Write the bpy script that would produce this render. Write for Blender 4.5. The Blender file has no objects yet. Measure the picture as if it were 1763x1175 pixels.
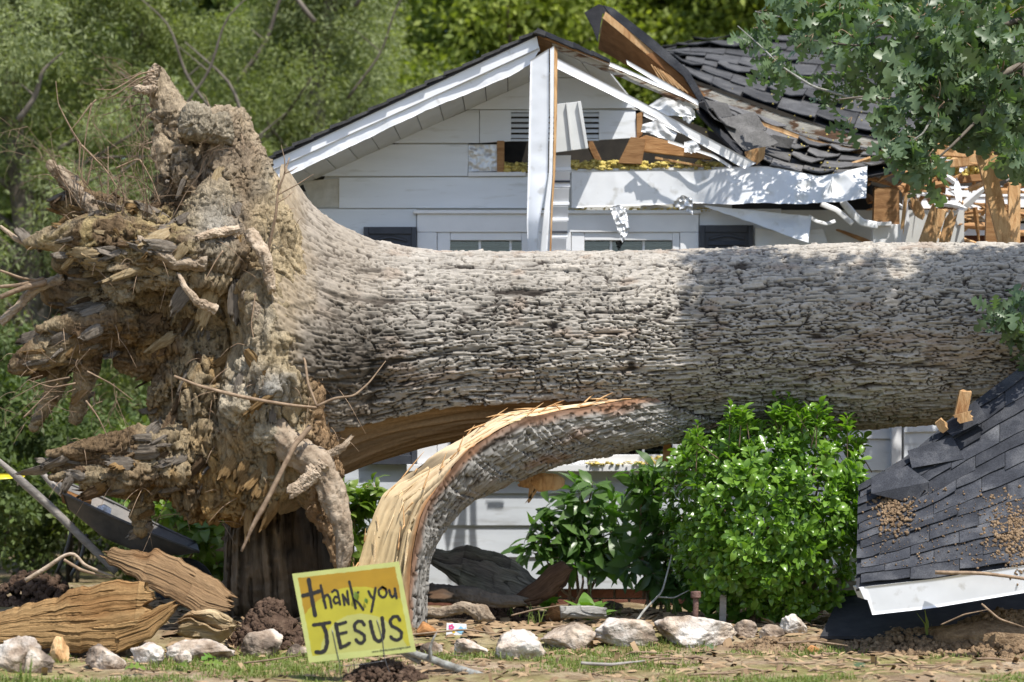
import bpy, bmesh, math, random
import numpy as np
from mathutils import Vector, Matrix, Quaternion

C = bpy.context.scene
R = math.radians

# ------------------------------------------------------------------ camera, sky, sun, exposure
F, CX, HY, CH = 4620.0, 881.5, 830.0, 1.05          # focal length in photo pixels, principal column, horizon row, eye height
cam_d = bpy.data.cameras.new('camera')
cam = bpy.data.objects.new('camera', cam_d)
C.collection.objects.link(cam)
C.camera = cam
cam.location = (0, 0, CH)
cam.rotation_euler = (R(90), 0, 0)
cam_d.sensor_width = 36.0
cam_d.lens = 36.0 * F / 1763.0
cam_d.shift_y = (HY - 587.5) / 1763.0
cam_d.clip_start = 0.5
cam_d.clip_end = 2000
cam_d.dof.use_dof = True
cam_d.dof.focus_distance = 17.1
cam_d.dof.aperture_fstop = 2.0

SUN = Vector((0.25, -0.37, 0.89)).normalized()       # towards the sun: high, behind the camera, a little to its right
SUN_EL = math.asin(SUN.z)
world = bpy.data.worlds.new('World')
C.world = world
world.use_nodes = True
wn = world.node_tree.nodes
sky = wn.new('ShaderNodeTexSky')
sky.sky_type = 'NISHITA'
sky.sun_disc = False
sky.sun_elevation = SUN_EL
sky.sun_rotation = math.atan2(SUN.x, SUN.y)
sky.air_density = 1.0
sky.dust_density = 1.2
wn['Background'].inputs['Strength'].default_value = 0.15
world.node_tree.links.new(sky.outputs[0], wn['Background'].inputs['Color'])
sl = bpy.data.lights.new('sun', 'SUN')
sl.energy = 4.6
sl.angle = R(0.53)
sl.color = (1.0, 0.955, 0.88)
so = bpy.data.objects.new('sun', sl)
C.collection.objects.link(so)
so.rotation_euler = SUN.to_track_quat('Z', 'Y').to_euler()
so.location = (4, -6, 14)
C.view_settings.view_transform = 'Standard'
C.view_settings.look = 'None'
C.view_settings.gamma = 1.0
C.view_settings.exposure = 0.48
C.view_settings.use_curve_mapping = False
C.render.engine = 'CYCLES'
C.cycles.use_denoising = True
C.cycles.max_bounces = 8
C.cycles.transparent_max_bounces = 8
C.cycles.caustics_reflective = False
C.cycles.caustics_refractive = False

# ------------------------------------------------------------------ helpers
rng = np.random.default_rng(11)
random.seed(5)

def P(px, py, Y):
    return Vector(((px - CX) * Y / F, Y, CH + (HY - py) * Y / F))

def PX(V):
    """photo pixel of world points (N,3)"""
    return CX + F * V[:, 0] / V[:, 1], HY - F * (V[:, 2] - CH) / V[:, 1]

def lin(r, g, b):
    def f(c):
        c /= 255.0
        return c / 12.92 if c <= 0.04045 else ((c + 0.055) / 1.055) ** 2.4
    return (f(r), f(g), f(b))

def _h(ix, iy, iz, seed):
    h = (ix.astype(np.uint32) * np.uint32(374761393) + iy.astype(np.uint32) * np.uint32(668265263)
         + iz.astype(np.uint32) * np.uint32(2246822519) + np.uint32((seed * 3266489917) & 0xffffffff))
    h = (h ^ (h >> np.uint32(13))) * np.uint32(1274126177)
    h = (h ^ (h >> np.uint32(16))) * np.uint32(2654435761)
    h = h ^ (h >> np.uint32(15))
    return h.astype(np.float64) / 4294967295.0

def vnoise(p, seed=0):
    p = np.asarray(p, float)
    i = np.floor(p).astype(np.int64)
    f = p - i
    f = f * f * (3 - 2 * f)
    out = 0
    for dx in (0, 1):
        wx = f[:, 0] if dx else 1 - f[:, 0]
        for dy in (0, 1):
            wy = f[:, 1] if dy else 1 - f[:, 1]
            for dz in (0, 1):
                wz = f[:, 2] if dz else 1 - f[:, 2]
                out = out + wx * wy * wz * _h(i[:, 0] + dx, i[:, 1] + dy, i[:, 2] + dz, seed)
    return out * 2 - 1

def fbm(p, octv=4, seed=0, gain=0.5):
    p = np.asarray(p, float)
    a, s, o = 1.0, 0.0, 0.0
    for k in range(octv):
        o = o + a * vnoise(p * (2.0 ** k) + 17.3 * k, seed + k)
        s += a
        a *= gain
    return o / s

def ridged(p, octv=3, seed=0):
    p = np.asarray(p, float)
    a, s, o = 1.0, 0.0, 0.0
    for k in range(octv):
        o = o + a * (1 - np.abs(vnoise(p * (2.0 ** k) + 9.1 * k, seed + k)) * 2)
        s += a
        a *= 0.5
    return o / s

def voronoi(u, v, seed=0):
    iu, iv = np.floor(u).astype(np.int64), np.floor(v).astype(np.int64)
    f1 = np.full(u.shape, 9.0); f2 = np.full(u.shape, 9.0); cid = np.zeros(u.shape)
    du1 = np.zeros(u.shape); dv1 = np.zeros(u.shape)
    z = np.zeros_like(iu)
    for a in (-1, 0, 1):
        for b in (-1, 0, 1):
            cu, cv = iu + a, iv + b
            x = cu + 0.08 + 0.84 * _h(cu, cv, z, seed)
            y = cv + 0.08 + 0.84 * _h(cu, cv, z + 1, seed)
            d = np.hypot(u - x, v - y)
            near = d < f1
            f2 = np.where(near, f1, np.minimum(f2, d))
            cid = np.where(near, _h(cu, cv, z + 2, seed), cid)
            du1 = np.where(near, u - x, du1); dv1 = np.where(near, v - y, dv1)
            f1 = np.where(near, d, f1)
    return f1, f2 - f1, cid, du1, dv1

def sstep(a, b, x):
    t = np.clip((x - a) / (b - a), 0, 1)
    return t * t * (3 - 2 * t)

W = {}           # world matrices of what has been linked, by name

def _reg(o, m):
    W[o.name] = m.copy()

def tag(o, label=None, cat=None, group=None, kind=None):
    if label: o['label'] = label
    if cat: o['category'] = cat
    if group: o['group'] = group
    if kind: o['kind'] = kind
    return o

def thing(name, loc, label, cat, group=None):
    o = bpy.data.objects.new(name, None)
    o.empty_display_size = 0.1
    C.collection.objects.link(o)
    o.location = loc
    _reg(o, Matrix.Translation(loc))
    return tag(o, label, cat, group)

def piece(name, mesh, M, parent=None):
    """link a (possibly shared) mesh with world matrix M under parent"""
    o = bpy.data.objects.new(name, mesh)
    C.collection.objects.link(o)
    o.matrix_basis = M
    _reg(o, M)
    if parent is not None:
        o.parent = parent
        o.matrix_parent_inverse = W[parent.name].inverted()
    return o

def npmesh(name, V, Fc, mat=None, smooth=True, attrs=None, uv=None, center=True):
    """mesh from numpy verts and equal-length faces; returns mesh and origin"""
    V = np.asarray(V, float)
    Fc = np.asarray(Fc, np.int32)
    if center:
        o = np.array([(V[:, 0].min() + V[:, 0].max()) / 2, (V[:, 1].min() + V[:, 1].max()) / 2, V[:, 2].min()])
    else:
        o = np.zeros(3)
    me = bpy.data.meshes.new(name)
    k = Fc.shape[1]
    me.vertices.add(len(V)); me.loops.add(Fc.size); me.polygons.add(len(Fc))
    me.vertices.foreach_set('co', (V - o).astype(np.float32).ravel())
    me.loops.foreach_set('vertex_index', Fc.ravel())
    me.polygons.foreach_set('loop_start', np.arange(0, Fc.size, k, dtype=np.int32))
    me.polygons.foreach_set('use_smooth', np.full(len(Fc), bool(smooth)))
    if attrs:
        for an, av in attrs.items():
            av = np.asarray(av, np.float32)
            if av.ndim == 1:
                a = me.attributes.new(an, 'FLOAT', 'POINT'); a.data.foreach_set('value', av)
            elif av.shape[1] == 3:
                a = me.attributes.new(an, 'FLOAT_VECTOR', 'POINT'); a.data.foreach_set('vector', av.ravel())
    me.update(calc_edges=True)
    me.validate()
    if mat:
        for m in (mat if isinstance(mat, (list, tuple)) else [mat]):
            me.materials.append(m)
    return me, o

def add(name, V, Fc, mat, parent=None, smooth=True, attrs=None):
    me, o = npmesh(name, V, Fc, mat, smooth, attrs)
    return piece(name, me, Matrix.Translation(o), parent)

def frame_of(d, n):
    d = Vector(d).normalized(); n = Vector(n)
    n = n - d * n.dot(d)
    if n.length < 1e-5: n = d.orthogonal()
    n.normalize()
    y = n.cross(d)
    return Matrix(((d.x, y.x, n.x), (d.y, y.y, n.y), (d.z, y.z, n.z)))

def bm_add(name, bm, mat, parent=None, smooth=False, bevel=0.0):
    if bevel > 0:
        bmesh.ops.bevel(bm, geom=list(bm.edges), offset=bevel, segments=1, affect='EDGES', clamp_overlap=True)
    bmesh.ops.recalc_face_normals(bm, faces=bm.faces)
    co = [v.co for v in bm.verts]
    o = Vector(((min(c.x for c in co) + max(c.x for c in co)) / 2, (min(c.y for c in co) + max(c.y for c in co)) / 2, min(c.z for c in co)))
    bmesh.ops.translate(bm, verts=bm.verts, vec=-o)
    me = bpy.data.meshes.new(name)
    bm.to_mesh(me); bm.free()
    for p in me.polygons: p.use_smooth = smooth
    if mat: me.materials.append(mat)
    return piece(name, me, Matrix.Translation(o), parent)

def prism(name, poly, Y, depth, mat, parent=None, bevel=0.0, Ys=None, wob=0.0):
    """polygon given in photo pixels, standing at distance Y (or Ys per corner), running depth metres back"""
    bm = bmesh.new()
    fr = [bm.verts.new(P(x, y, (Ys[i] if Ys else Y)) + (Vector((random.uniform(-wob, wob), 0, random.uniform(-wob, wob))) if wob else Vector())) for i, (x, y) in enumerate(poly)]
    bk = [bm.verts.new(v.co + Vector((0, depth, 0))) for v in fr]
    n = len(fr)
    bm.faces.new(fr); bm.faces.new(bk[::-1])
    for i in range(n):
        bm.faces.new((fr[i], bk[i], bk[(i + 1) % n], fr[(i + 1) % n]))
    return bm_add(name, bm, mat, parent, False, bevel)

def beam(name, p0, p1, w, h, mat, parent=None, up=(0, 0, 1), bevel=0.003, jag=0.0, seed=0):
    """squared timber from p0 to p1; jag splinters its ends"""
    rnd = random.Random(seed)
    p0, p1 = Vector(p0), Vector(p1)
    M = frame_of(p1 - p0, up)
    L = (p1 - p0).length
    bm = bmesh.new()
    ns = 4 if jag else 1
    def ring(x, jx):
        out = []
        pts = [(-w/2, -h/2), (w/2, -h/2), (w/2, h/2), (-w/2, h/2)] if ns == 1 else \
              [(-w/2, -h/2), (-w/6, -h/2), (w/6, -h/2), (w/2, -h/2), (w/2, h/2), (w/6, h/2), (-w/6, h/2), (-w/2, h/2)]
        for (a, b) in pts:
            xx = x + (rnd.uniform(-jag, jag) if jx else 0)
            out.append(bm.verts.new(p0 + M @ Vector((xx, a, b))))
        return out
    rings = [ring(0, jag > 0), ring(L * 0.5, False), ring(L, jag > 0)]
    n = len(rings[0])
    for a, b in zip(rings, rings[1:]):
        for i in range(n):
            bm.faces.new((a[i], a[(i + 1) % n], b[(i + 1) % n], b[i]))
    if n == 4:
        bm.faces.new(rings[0][::-1]); bm.faces.new(rings[-1])
    else:
        for r_ in (rings[0], rings[-1]):
            for i in range(3):
                bm.faces.new((r_[i], r_[i + 1], r_[6 - i], r_[7 - i]))
    return bm_add(name, bm, mat, parent, False, 0 if jag else bevel)

def resample(pts, n):
    pts = np.asarray(pts, float)
    d = np.r_[0, np.cumsum(np.linalg.norm(np.diff(pts, axis=0), axis=1))]
    t = np.linspace(0, d[-1], n)
    # smooth (Catmull-Rom like) interpolation through a fine linear resample and a small box blur
    out = np.stack([np.interp(t, d, pts[:, k]) for k in range(pts.shape[1])], 1)
    if n > 8:
        for _ in range(max(1, n // (len(pts) * 3))):
            out[1:-1] = (out[:-2] + 2 * out[1:-1] + out[2:]) / 4
    return out

def tube_arrays(pts, rad, ns=7, n=None, rough=0.0, seed=0, flat=1.0):
    pts = np.asarray(pts, float)
    rad = np.asarray(rad, float)
    if n is None: n = max(len(pts) * 3, 6)
    A = resample(np.c_[pts, rad], n)
    pts, rad = A[:, :3], A[:, 3]
    tan = np.gradient(pts, axis=0)
    tan /= np.linalg.norm(tan, axis=1)[:, None] + 1e-9
    up = np.array([0.0, -1.0, 0.15])
    e1 = np.cross(tan, up); nn = np.linalg.norm(e1, axis=1)
    bad = nn < 0.15
    e1[bad] = np.cross(tan[bad], np.array([0.3, 0.1, 1.0]))
    e1 /= np.linalg.norm(e1, axis=1)[:, None]
    e2 = np.cross(tan, e1)
    th = np.linspace(0, 2 * np.pi, ns, endpoint=False)
    r = rad[:, None] * np.ones((1, ns))
    if rough:
        q = np.stack([np.repeat(np.arange(n)[:, None] * 0.35, ns, 1), np.cos(th)[None, :] * 1.3 + 0 * r, np.sin(th)[None, :] * 1.3 + 0 * r], -1).reshape(-1, 3)
        r = r * (1 + rough * fbm(q, 3, seed).reshape(n, ns))
    V = pts[:, None, :] + r[..., None] * (np.cos(th)[None, :, None] * e1[:, None, :] + flat * np.sin(th)[None, :, None] * e2[:, None, :])
    V = V.reshape(-1, 3)
    Fc = []
    for i in range(n - 1):
        a = i * ns; b = a + ns
        for j in range(ns):
            k = (j + 1) % ns
            Fc.append((a + j, a + k, b + k, b + j))
    # cap the ends with a point each
    V = np.vstack([V, pts[0], pts[-1]])
    c0, c1 = len(V) - 2, len(V) - 1
    for j in range(ns):
        k = (j + 1) % ns
        Fc.append((c0, c0, k, j)); Fc.append((c1, c1, (n - 1) * ns + j, (n - 1) * ns + k))
    return V, np.array(Fc, np.int32)

def fix_tris(V, Fc):
    """split quads with a doubled first vertex into clean triangles (all faces become triangles)"""
    q = Fc[Fc[:, 0] != Fc[:, 1]]; t = Fc[Fc[:, 0] == Fc[:, 1]][:, 1:]
    return np.vstack([q[:, [0, 1, 2]], q[:, [0, 2, 3]], t]) if len(t) else np.vstack([q[:, [0, 1, 2]], q[:, [0, 2, 3]]])

def tube(name, pts, rad, mat, parent=None, ns=7, n=None, rough=0.0, seed=0, flat=1.0):
    V, Fc = tube_arrays([tuple(p) for p in pts], rad, ns, n, rough, seed, flat)
    L = np.zeros(len(V))
    return add(name, V, fix_tris(V, Fc), mat, parent, True)

def tubes(name, lst, mat, parent=None, ns=5, rough=0.0):
    """several tubes joined into one mesh"""
    Vs, Fs, off = [], [], 0
    for i, (pts, rad) in enumerate(lst):
        V, Fc = tube_arrays([tuple(p) for p in pts], rad, ns, None, rough, i)
        Fs.append(fix_tris(V, Fc) + off); Vs.append(V); off += len(V)
    return add(name, np.vstack(Vs), np.vstack(Fs), mat, parent, True)

def grid_faces(nu, nv):
    i = np.arange(nu - 1)[:, None]; j = np.arange(nv - 1)[None, :]
    a = (i * nv + j).ravel()
    return np.stack([a, a + nv, a + nv + 1, a + 1], 1).astype(np.int32)

def bark_relief(u, v, seed=0):
    """layered oak bark: flakes that overlap in terraces, long furrows, short cross cracks (u along the trunk, v round it, metres)"""
    u = u / 1.4; v = v / .82
    z = np.zeros_like(u)
    S3 = lambda a, b, k=0: np.stack([a, b, z + k], -1)
    u1 = u + .07 * fbm(S3(u * 2.2, v * 5), 3, seed + 1); v1 = v + .035 * fbm(S3(u * 2.6, v * 6), 3, seed + 2) + .006 * fbm(S3(u * 11, v * 24), 3, seed + 3)
    A = fbm(S3(u1 / .20, v1 / .048), 3, seed + 4, .55) * 3.4 + 20
    lv = np.floor(A); t = A - lv
    lh = _h(lv.astype(np.int64), np.floor(u1 / .3 + .5 * np.sin(v1 * 9)).astype(np.int64), z.astype(np.int64), seed + 5)
    edge1 = np.minimum(t, 1 - t)
    c1 = 1 - sstep(.02, .12, edge1)
    f1, e1, cid, du, dv = voronoi(u1 / .105, (v1 + .02 * fbm(S3(u * 7, v * 15), 2, seed + 6)) / .029, seed + 7)
    gate = sstep(-.25, .15, fbm(S3(u * 5, v * 11), 2, seed + 8))
    c2 = .95 * (1 - sstep(.02, .14, e1)) * gate
    Cn = np.abs(vnoise(S3(u1 / .42, v1 / .040), seed + 9))
    c3 = .85 * (1 - sstep(.02, .11, Cn)) * sstep(-.3, .1, fbm(S3(u * 3, v * 7), 2, seed + 10))
    cr = np.clip(np.maximum(np.maximum(c1 * .9, c2), c3), 0, 1)
    h = .012 * lh + .008 * t + .011 * cid - dv * .013 - .020 * cr
    h = h + .0035 * fbm(S3(u * 30, v * 70), 3, seed + 11) + .004 * ridged(S3(u * 6, v * 40), 2, seed + 12)
    return h, cr, cid, lh

# ------------------------------------------------------------------ materials
def mat(name, ramp, scale=8.0, rough=0.8, bump=0.0, bscale=40.0, stretch=(1, 1, 1), spec=0.3, detail=6.0,
        vary=0.0, coord='Object', attr=None, attr_mix=1.0, dist=0.0, metal=0.0, bdist=0.01, noise2=None, bstretch=None, island=False, coat=0.0):
    m = bpy.data.materials.new(name)
    m.use_nodes = True
    nt = m.node_tree; N = nt.nodes; L = nt.links
    b = N['Principled BSDF']
    b.inputs['Roughness'].default_value = rough
    b.inputs['Specular IOR Level'].default_value = spec
    b.inputs['Metallic'].default_value = metal
    b.inputs['Coat Weight'].default_value = coat
    if coord == 'attr':
        tc = N.new('ShaderNodeAttribute'); tc.attribute_name = 'tex'; out = tc.outputs['Vector']
    else:
        tc = N.new('ShaderNodeTexCoord'); out = tc.outputs[coord]
    mp = N.new('ShaderNodeMapping'); mp.inputs['Scale'].default_value = stretch
    L.new(out, mp.inputs['Vector'])
    vec = mp.outputs['Vector']
    if vary:
        oi = N.new('ShaderNodeObjectInfo')
        va = N.new('ShaderNodeVectorMath'); va.operation = 'SCALE'; va.inputs['Scale'].default_value = 37.0
        cx = N.new('ShaderNodeCombineXYZ'); L.new(oi.outputs['Random'], cx.inputs[0]); L.new(oi.outputs['Random'], cx.inputs[2])
        L.new(cx.outputs[0], va.inputs[0])
        vd = N.new('ShaderNodeVectorMath'); vd.operation = 'ADD'
        L.new(vec, vd.inputs[0]); L.new(va.outputs[0], vd.inputs[1]); vec = vd.outputs[0]
    nz = N.new('ShaderNodeTexNoise'); nz.inputs['Scale'].default_value = scale; nz.inputs['Detail'].default_value = detail
    nz.inputs['Roughness'].default_value = 0.62; nz.inputs['Distortion'].default_value = dist
    L.new(vec, nz.inputs['Vector'])
    cr = N.new('ShaderNodeValToRGB')
    el = cr.color_ramp.elements
    while len(el) < len(ramp): el.new(0.5)
    for e, (p, c) in zip(el, ramp):
        e.position = p; e.color = (*c, 1)
    L.new(nz.outputs[0], cr.inputs[0])
    col = cr.outputs[0]
    if noise2:
        s2, ramp2 = noise2
        n2 = N.new('ShaderNodeTexNoise'); n2.inputs['Scale'].default_value = s2; n2.inputs['Detail'].default_value = 5
        L.new(vec, n2.inputs['Vector'])
        c2 = N.new('ShaderNodeValToRGB')
        e2 = c2.color_ramp.elements
        while len(e2) < len(ramp2): e2.new(0.5)
        for e, (p, c) in zip(e2, ramp2):
            e.position = p; e.color = (*c, 1)
        L.new(n2.outputs[0], c2.inputs[0])
        mx = N.new('ShaderNodeMix'); mx.data_type = 'RGBA'; mx.blend_type = 'MULTIPLY'; mx.inputs[0].default_value = 1
        L.new(col, mx.inputs[6]); L.new(c2.outputs[0], mx.inputs[7]); col = mx.outputs[2]
    if attr:
        at = N.new('ShaderNodeAttribute'); at.attribute_name = attr
        mx = N.new('ShaderNodeMix'); mx.data_type = 'RGBA'; mx.blend_type = 'MULTIPLY'; mx.inputs[0].default_value = attr_mix
        L.new(col, mx.inputs[6]); L.new(at.outputs['Vector'], mx.inputs[7]); col = mx.outputs[2]
    if vary or island:
        hs = N.new('ShaderNodeHueSaturation')
        mr = N.new('ShaderNodeMapRange')
        vv = vary or 0.25
        mr.inputs[3].default_value = 1 - vv; mr.inputs[4].default_value = 1 + vv
        if island:
            gi = N.new('ShaderNodeNewGeometry'); L.new(gi.outputs['Random Per Island'], mr.inputs[0])
        else:
            L.new(oi.outputs['Random'], mr.inputs[0])
        L.new(mr.outputs[0], hs.inputs['Value']); L.new(col, hs.inputs['Color']); col = hs.outputs[0]
    L.new(col, b.inputs['Base Color'])
    if bump:
        bn = N.new('ShaderNodeTexNoise'); bn.inputs['Scale'].default_value = bscale; bn.inputs['Detail'].default_value = 6
        bv = vec
        if bstretch:
            m2 = N.new('ShaderNodeMapping'); m2.inputs['Scale'].default_value = bstretch; L.new(out, m2.inputs['Vector']); bv = m2.outputs['Vector']
        L.new(bv, bn.inputs['Vector'])
        bp = N.new('ShaderNodeBump'); bp.inputs['Strength'].default_value = bump; bp.inputs['Distance'].default_value = bdist
        L.new(bn.outputs[0], bp.inputs['Height']); L.new(bp.outputs[0], b.inputs['Normal'])
    return m

def leafmat(name, c1, c2, rough=0.45, spec=0.4, trans=0.35, vary=0.35, tcol=None, scale=3.0, shared=False):
    """leaf: principled face with some light let through; colour varies per leaf"""
    m = bpy.data.materials.new(name); m.use_nodes = True
    nt = m.node_tree; N = nt.nodes; L = nt.links
    b = N['Principled BSDF']; b.inputs['Roughness'].default_value = rough; b.inputs['Specular IOR Level'].default_value = spec
    gi = N.new('ShaderNodeNewGeometry')
    oi = N.new('ShaderNodeObjectInfo')
    ad = N.new('ShaderNodeMath'); ad.operation = 'ADD'
    L.new(gi.outputs['Random Per Island'], ad.inputs[0]); L.new(oi.outputs['Random'], ad.inputs[1])
    fr = N.new('ShaderNodeMath'); fr.operation = 'FRACT'; L.new(ad.outputs[0], fr.inputs[0])
    tc = N.new('ShaderNodeTexCoord')
    nz = N.new('ShaderNodeTexNoise'); nz.inputs['Scale'].default_value = scale; nz.inputs['Detail'].default_value = 2
    L.new(tc.outputs['Object'], nz.inputs['Vector'])
    mm = N.new('ShaderNodeMath'); mm.operation = 'MULTIPLY_ADD'; mm.inputs[1].default_value = 0.6
    L.new(fr.outputs[0], mm.inputs[0])
    sc = N.new('ShaderNodeMath'); sc.operation = 'MULTIPLY'; sc.inputs[1].default_value = 0.5; L.new(nz.outputs[0], sc.inputs[0])
    L.new(sc.outputs[0], mm.inputs[2])
    mx = N.new('ShaderNodeMix'); mx.data_type = 'RGBA'
    mx.inputs[6].default_value = (*c1, 1); mx.inputs[7].default_value = (*c2, 1)
    L.new(mm.outputs[0], mx.inputs[0])
    L.new(mx.outputs[2], b.inputs['Base Color'])
    tr = N.new('ShaderNodeBsdfTranslucent')
    g = N.new('ShaderNodeMix'); g.data_type = 'RGBA'; g.blend_type = 'MULTIPLY'; g.inputs[0].default_value = 1
    L.new(mx.outputs[2], g.inputs[6]); g.inputs[7].default_value = (*(tcol or (1.25, 1.35, 0.5)), 1)
    L.new(g.outputs[2], tr.inputs['Color'])
    ms = N.new('ShaderNodeMixShader'); ms.inputs[0].default_value = trans
    L.new(b.outputs[0], ms.inputs[1]); L.new(tr.outputs[0], ms.inputs[2])
    L.new(ms.outputs[0], N['Material Output'].inputs['Surface'])
    return m

def attr_mat(name, col_attr, rough=0.85, bump=0.6, bscale=60.0, spec=0.2, bstretch=(1, 1, 1), tex=None, var=0.35, vscale=14.0, bdist=0.012, stretch=(1, 1, 1)):
    """material whose pigment is stored per vertex (soil, clay, wood), with grain from noise"""
    m = bpy.data.materials.new(name); m.use_nodes = True
    nt = m.node_tree; N = nt.nodes; L = nt.links
    b = N['Principled BSDF']; b.inputs['Roughness'].default_value = rough; b.inputs['Specular IOR Level'].default_value = spec
    at = N.new('ShaderNodeAttribute'); at.attribute_name = col_attr
    if tex:
        tc = N.new('ShaderNodeAttribute'); tc.attribute_name = tex; out = tc.outputs['Vector']
    else:
        tc = N.new('ShaderNodeTexCoord'); out = tc.outputs['Object']
    mp = N.new('ShaderNodeMapping'); mp.inputs['Scale'].default_value = stretch; L.new(out, mp.inputs[0])
    nz = N.new('ShaderNodeTexNoise'); nz.inputs['Scale'].default_value = vscale; nz.inputs['Detail'].default_value = 8; nz.inputs['Roughness'].default_value = 0.7
    L.new(mp.outputs[0], nz.inputs['Vector'])
    mr = N.new('ShaderNodeMapRange'); mr.inputs[1].default_value = 0.25; mr.inputs[2].default_value = 0.75
    mr.inputs[3].default_value = 1 - var; mr.inputs[4].default_value = 1 + var
    L.new(nz.outputs[0], mr.inputs[0])
    mx = N.new('ShaderNodeVectorMath'); mx.operation = 'SCALE'
    L.new(at.outputs['Vector'], mx.inputs[0]); L.new(mr.outputs[0], mx.inputs['Scale'])
    L.new(mx.outputs[0], b.inputs['Base Color'])
    m2 = N.new('ShaderNodeMapping'); m2.inputs['Scale'].default_value = bstretch; L.new(out, m2.inputs[0])
    bn = N.new('ShaderNodeTexNoise'); bn.inputs['Scale'].default_value = bscale; bn.inputs['Detail'].default_value = 8; bn.inputs['Roughness'].default_value = 0.65
    L.new(m2.outputs[0], bn.inputs['Vector'])
    bp = N.new('ShaderNodeBump'); bp.inputs['Strength'].default_value = bump; bp.inputs['Distance'].default_value = bdist
    L.new(bn.outputs[0], bp.inputs['Height']); L.new(bp.outputs[0], b.inputs['Normal'])
    return m

M = {}
M['white'] = mat('white_painted_siding', [(0.3, (0.68, 0.715, 0.755)), (0.6, (0.75, 0.785, 0.825)), (0.8, (0.79, 0.825, 0.865))], 2.2, 0.5, 0.12, 60, (0.5, 1, 3), 0.35, vary=0.04,
                 noise2=(7.0, [(0.28, (0.8, 0.79, 0.76)), (0.42, (1, 1, 1))]), bdist=0.004)
M['white_shaded'] = mat('shade_toned_siding', [(0.3, (0.46, 0.49, 0.53)), (0.6, (0.56, 0.595, 0.64)), (0.8, (0.60, 0.635, 0.68))], 2.2, 0.55, 0.12, 60, (0.5, 1, 3), 0.3, vary=0.05,
                 noise2=(5.0, [(0.30, (0.72, 0.70, 0.66)), (0.46, (1, 1, 1))]), bdist=0.004)  # blue-grey base puts shade into the colour of the lower boards, plus blotchy stains
M['metal'] = mat('white_sheet_aluminium', [(0.35, (0.74, 0.76, 0.79)), (0.7, (0.82, 0.84, 0.87))], 3.0, 0.32, 0.1, 9, (1, 1, 1), 0.5, vary=0.02,
                 noise2=(11.0, [(0.26, (0.72, 0.70, 0.66)), (0.40, (1, 1, 1))]), bdist=0.01)
M['vinyl'] = mat('grey_white_vinyl', [(0.35, (0.52, 0.53, 0.52)), (0.7, (0.60, 0.61, 0.60))], 6, 0.45, 0.05, 40, vary=0.05)
M['trim'] = mat('white_trim_paint', [(0.35, (0.74, 0.75, 0.77)), (0.7, (0.82, 0.83, 0.85))], 5, 0.4, 0.08, 70, vary=0.03, bdist=0.003)
M['shingle'] = mat('black_asphalt_shingle', [(0.3, (0.026, 0.028, 0.034)), (0.5, (0.048, 0.051, 0.060)), (0.72, (0.12, 0.122, 0.13))], 4, 0.95, 0.8, 260, vary=0.14, spec=0.15,
                   noise2=(160.0, [(0.3, (0.55, 0.55, 0.55)), (0.7, (1.35, 1.35, 1.35))]), bdist=0.004)
M['shingle_grey'] = mat('weathered_grey_shingle', [(0.3, (0.045, 0.045, 0.047)), (0.55, (0.075, 0.075, 0.077)), (0.8, (0.125, 0.123, 0.12))], 7, 0.95, 0.8, 240, vary=0.3, spec=0.12,
                   noise2=(150.0, [(0.3, (0.6, 0.6, 0.6)), (0.7, (1.3, 1.3, 1.3))]), bdist=0.004)
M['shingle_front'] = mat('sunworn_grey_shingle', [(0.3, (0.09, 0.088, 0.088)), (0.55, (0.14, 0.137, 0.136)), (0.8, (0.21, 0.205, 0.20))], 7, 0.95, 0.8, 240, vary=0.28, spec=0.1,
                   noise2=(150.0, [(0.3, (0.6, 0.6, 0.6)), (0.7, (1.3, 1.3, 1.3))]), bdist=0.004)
M['felt'] = mat('black_roofing_felt', [(0.3, (0.025, 0.026, 0.03)), (0.7, (0.05, 0.05, 0.055))], 10, 0.85, 0.4, 120, spec=0.2)
M['lumber'] = mat('brown_framing_lumber', [(0.3, (0.20, 0.095, 0.035)), (0.5, (0.32, 0.17, 0.07)), (0.75, (0.44, 0.26, 0.12))], 10, 0.7, 0.3, 50, (0.5, 3, 3), vary=0.2, dist=0.6)
M['rawwood'] = mat('fresh_split_wood', [(0.28, (0.28, 0.13, 0.045)), (0.5, (0.50, 0.30, 0.14)), (0.75, (0.64, 0.44, 0.24))], 9, 0.75, 0.5, 60, (2.5, 2.5, 0.5), vary=0.18, dist=0.8)
M['plywood'] = mat('brown_roof_sheathing', [(0.3, (0.17, 0.075, 0.025)), (0.55, (0.27, 0.13, 0.05)), (0.8, (0.36, 0.19, 0.08))], 6, 0.75, 0.2, 60, (0.6, 2, 2), vary=0.12, dist=0.5)
M['peel'] = mat('peeling_painted_beam', [(0.40, (0.10, 0.055, 0.03)), (0.47, (0.17, 0.10, 0.06)), (0.52, (0.38, 0.36, 0.31)), (0.8, (0.47, 0.45, 0.40))], 7, 0.8, 0.5, 40, (0.7, 2, 2.5), dist=0.6)
M['shutter'] = mat('dark_grey_shutter', [(0.3, (0.040, 0.045, 0.058)), (0.7, (0.062, 0.068, 0.084))], 8, 0.5, 0.1, 80, vary=0.08)
M['wool'] = mat('yellow_insulation', [(0.3, (0.50, 0.38, 0.08)), (0.55, (0.70, 0.58, 0.20)), (0.8, (0.78, 0.68, 0.32))], 25, 0.95, 1.0, 70, spec=0.05, bdist=0.02)
M['foil'] = mat('crinkled_foil', [(0.35, (0.55, 0.56, 0.57)), (0.7, (0.72, 0.73, 0.74))], 14, 0.38, 0.5, 22, spec=0.6, metal=0.5, bdist=0.015)
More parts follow.
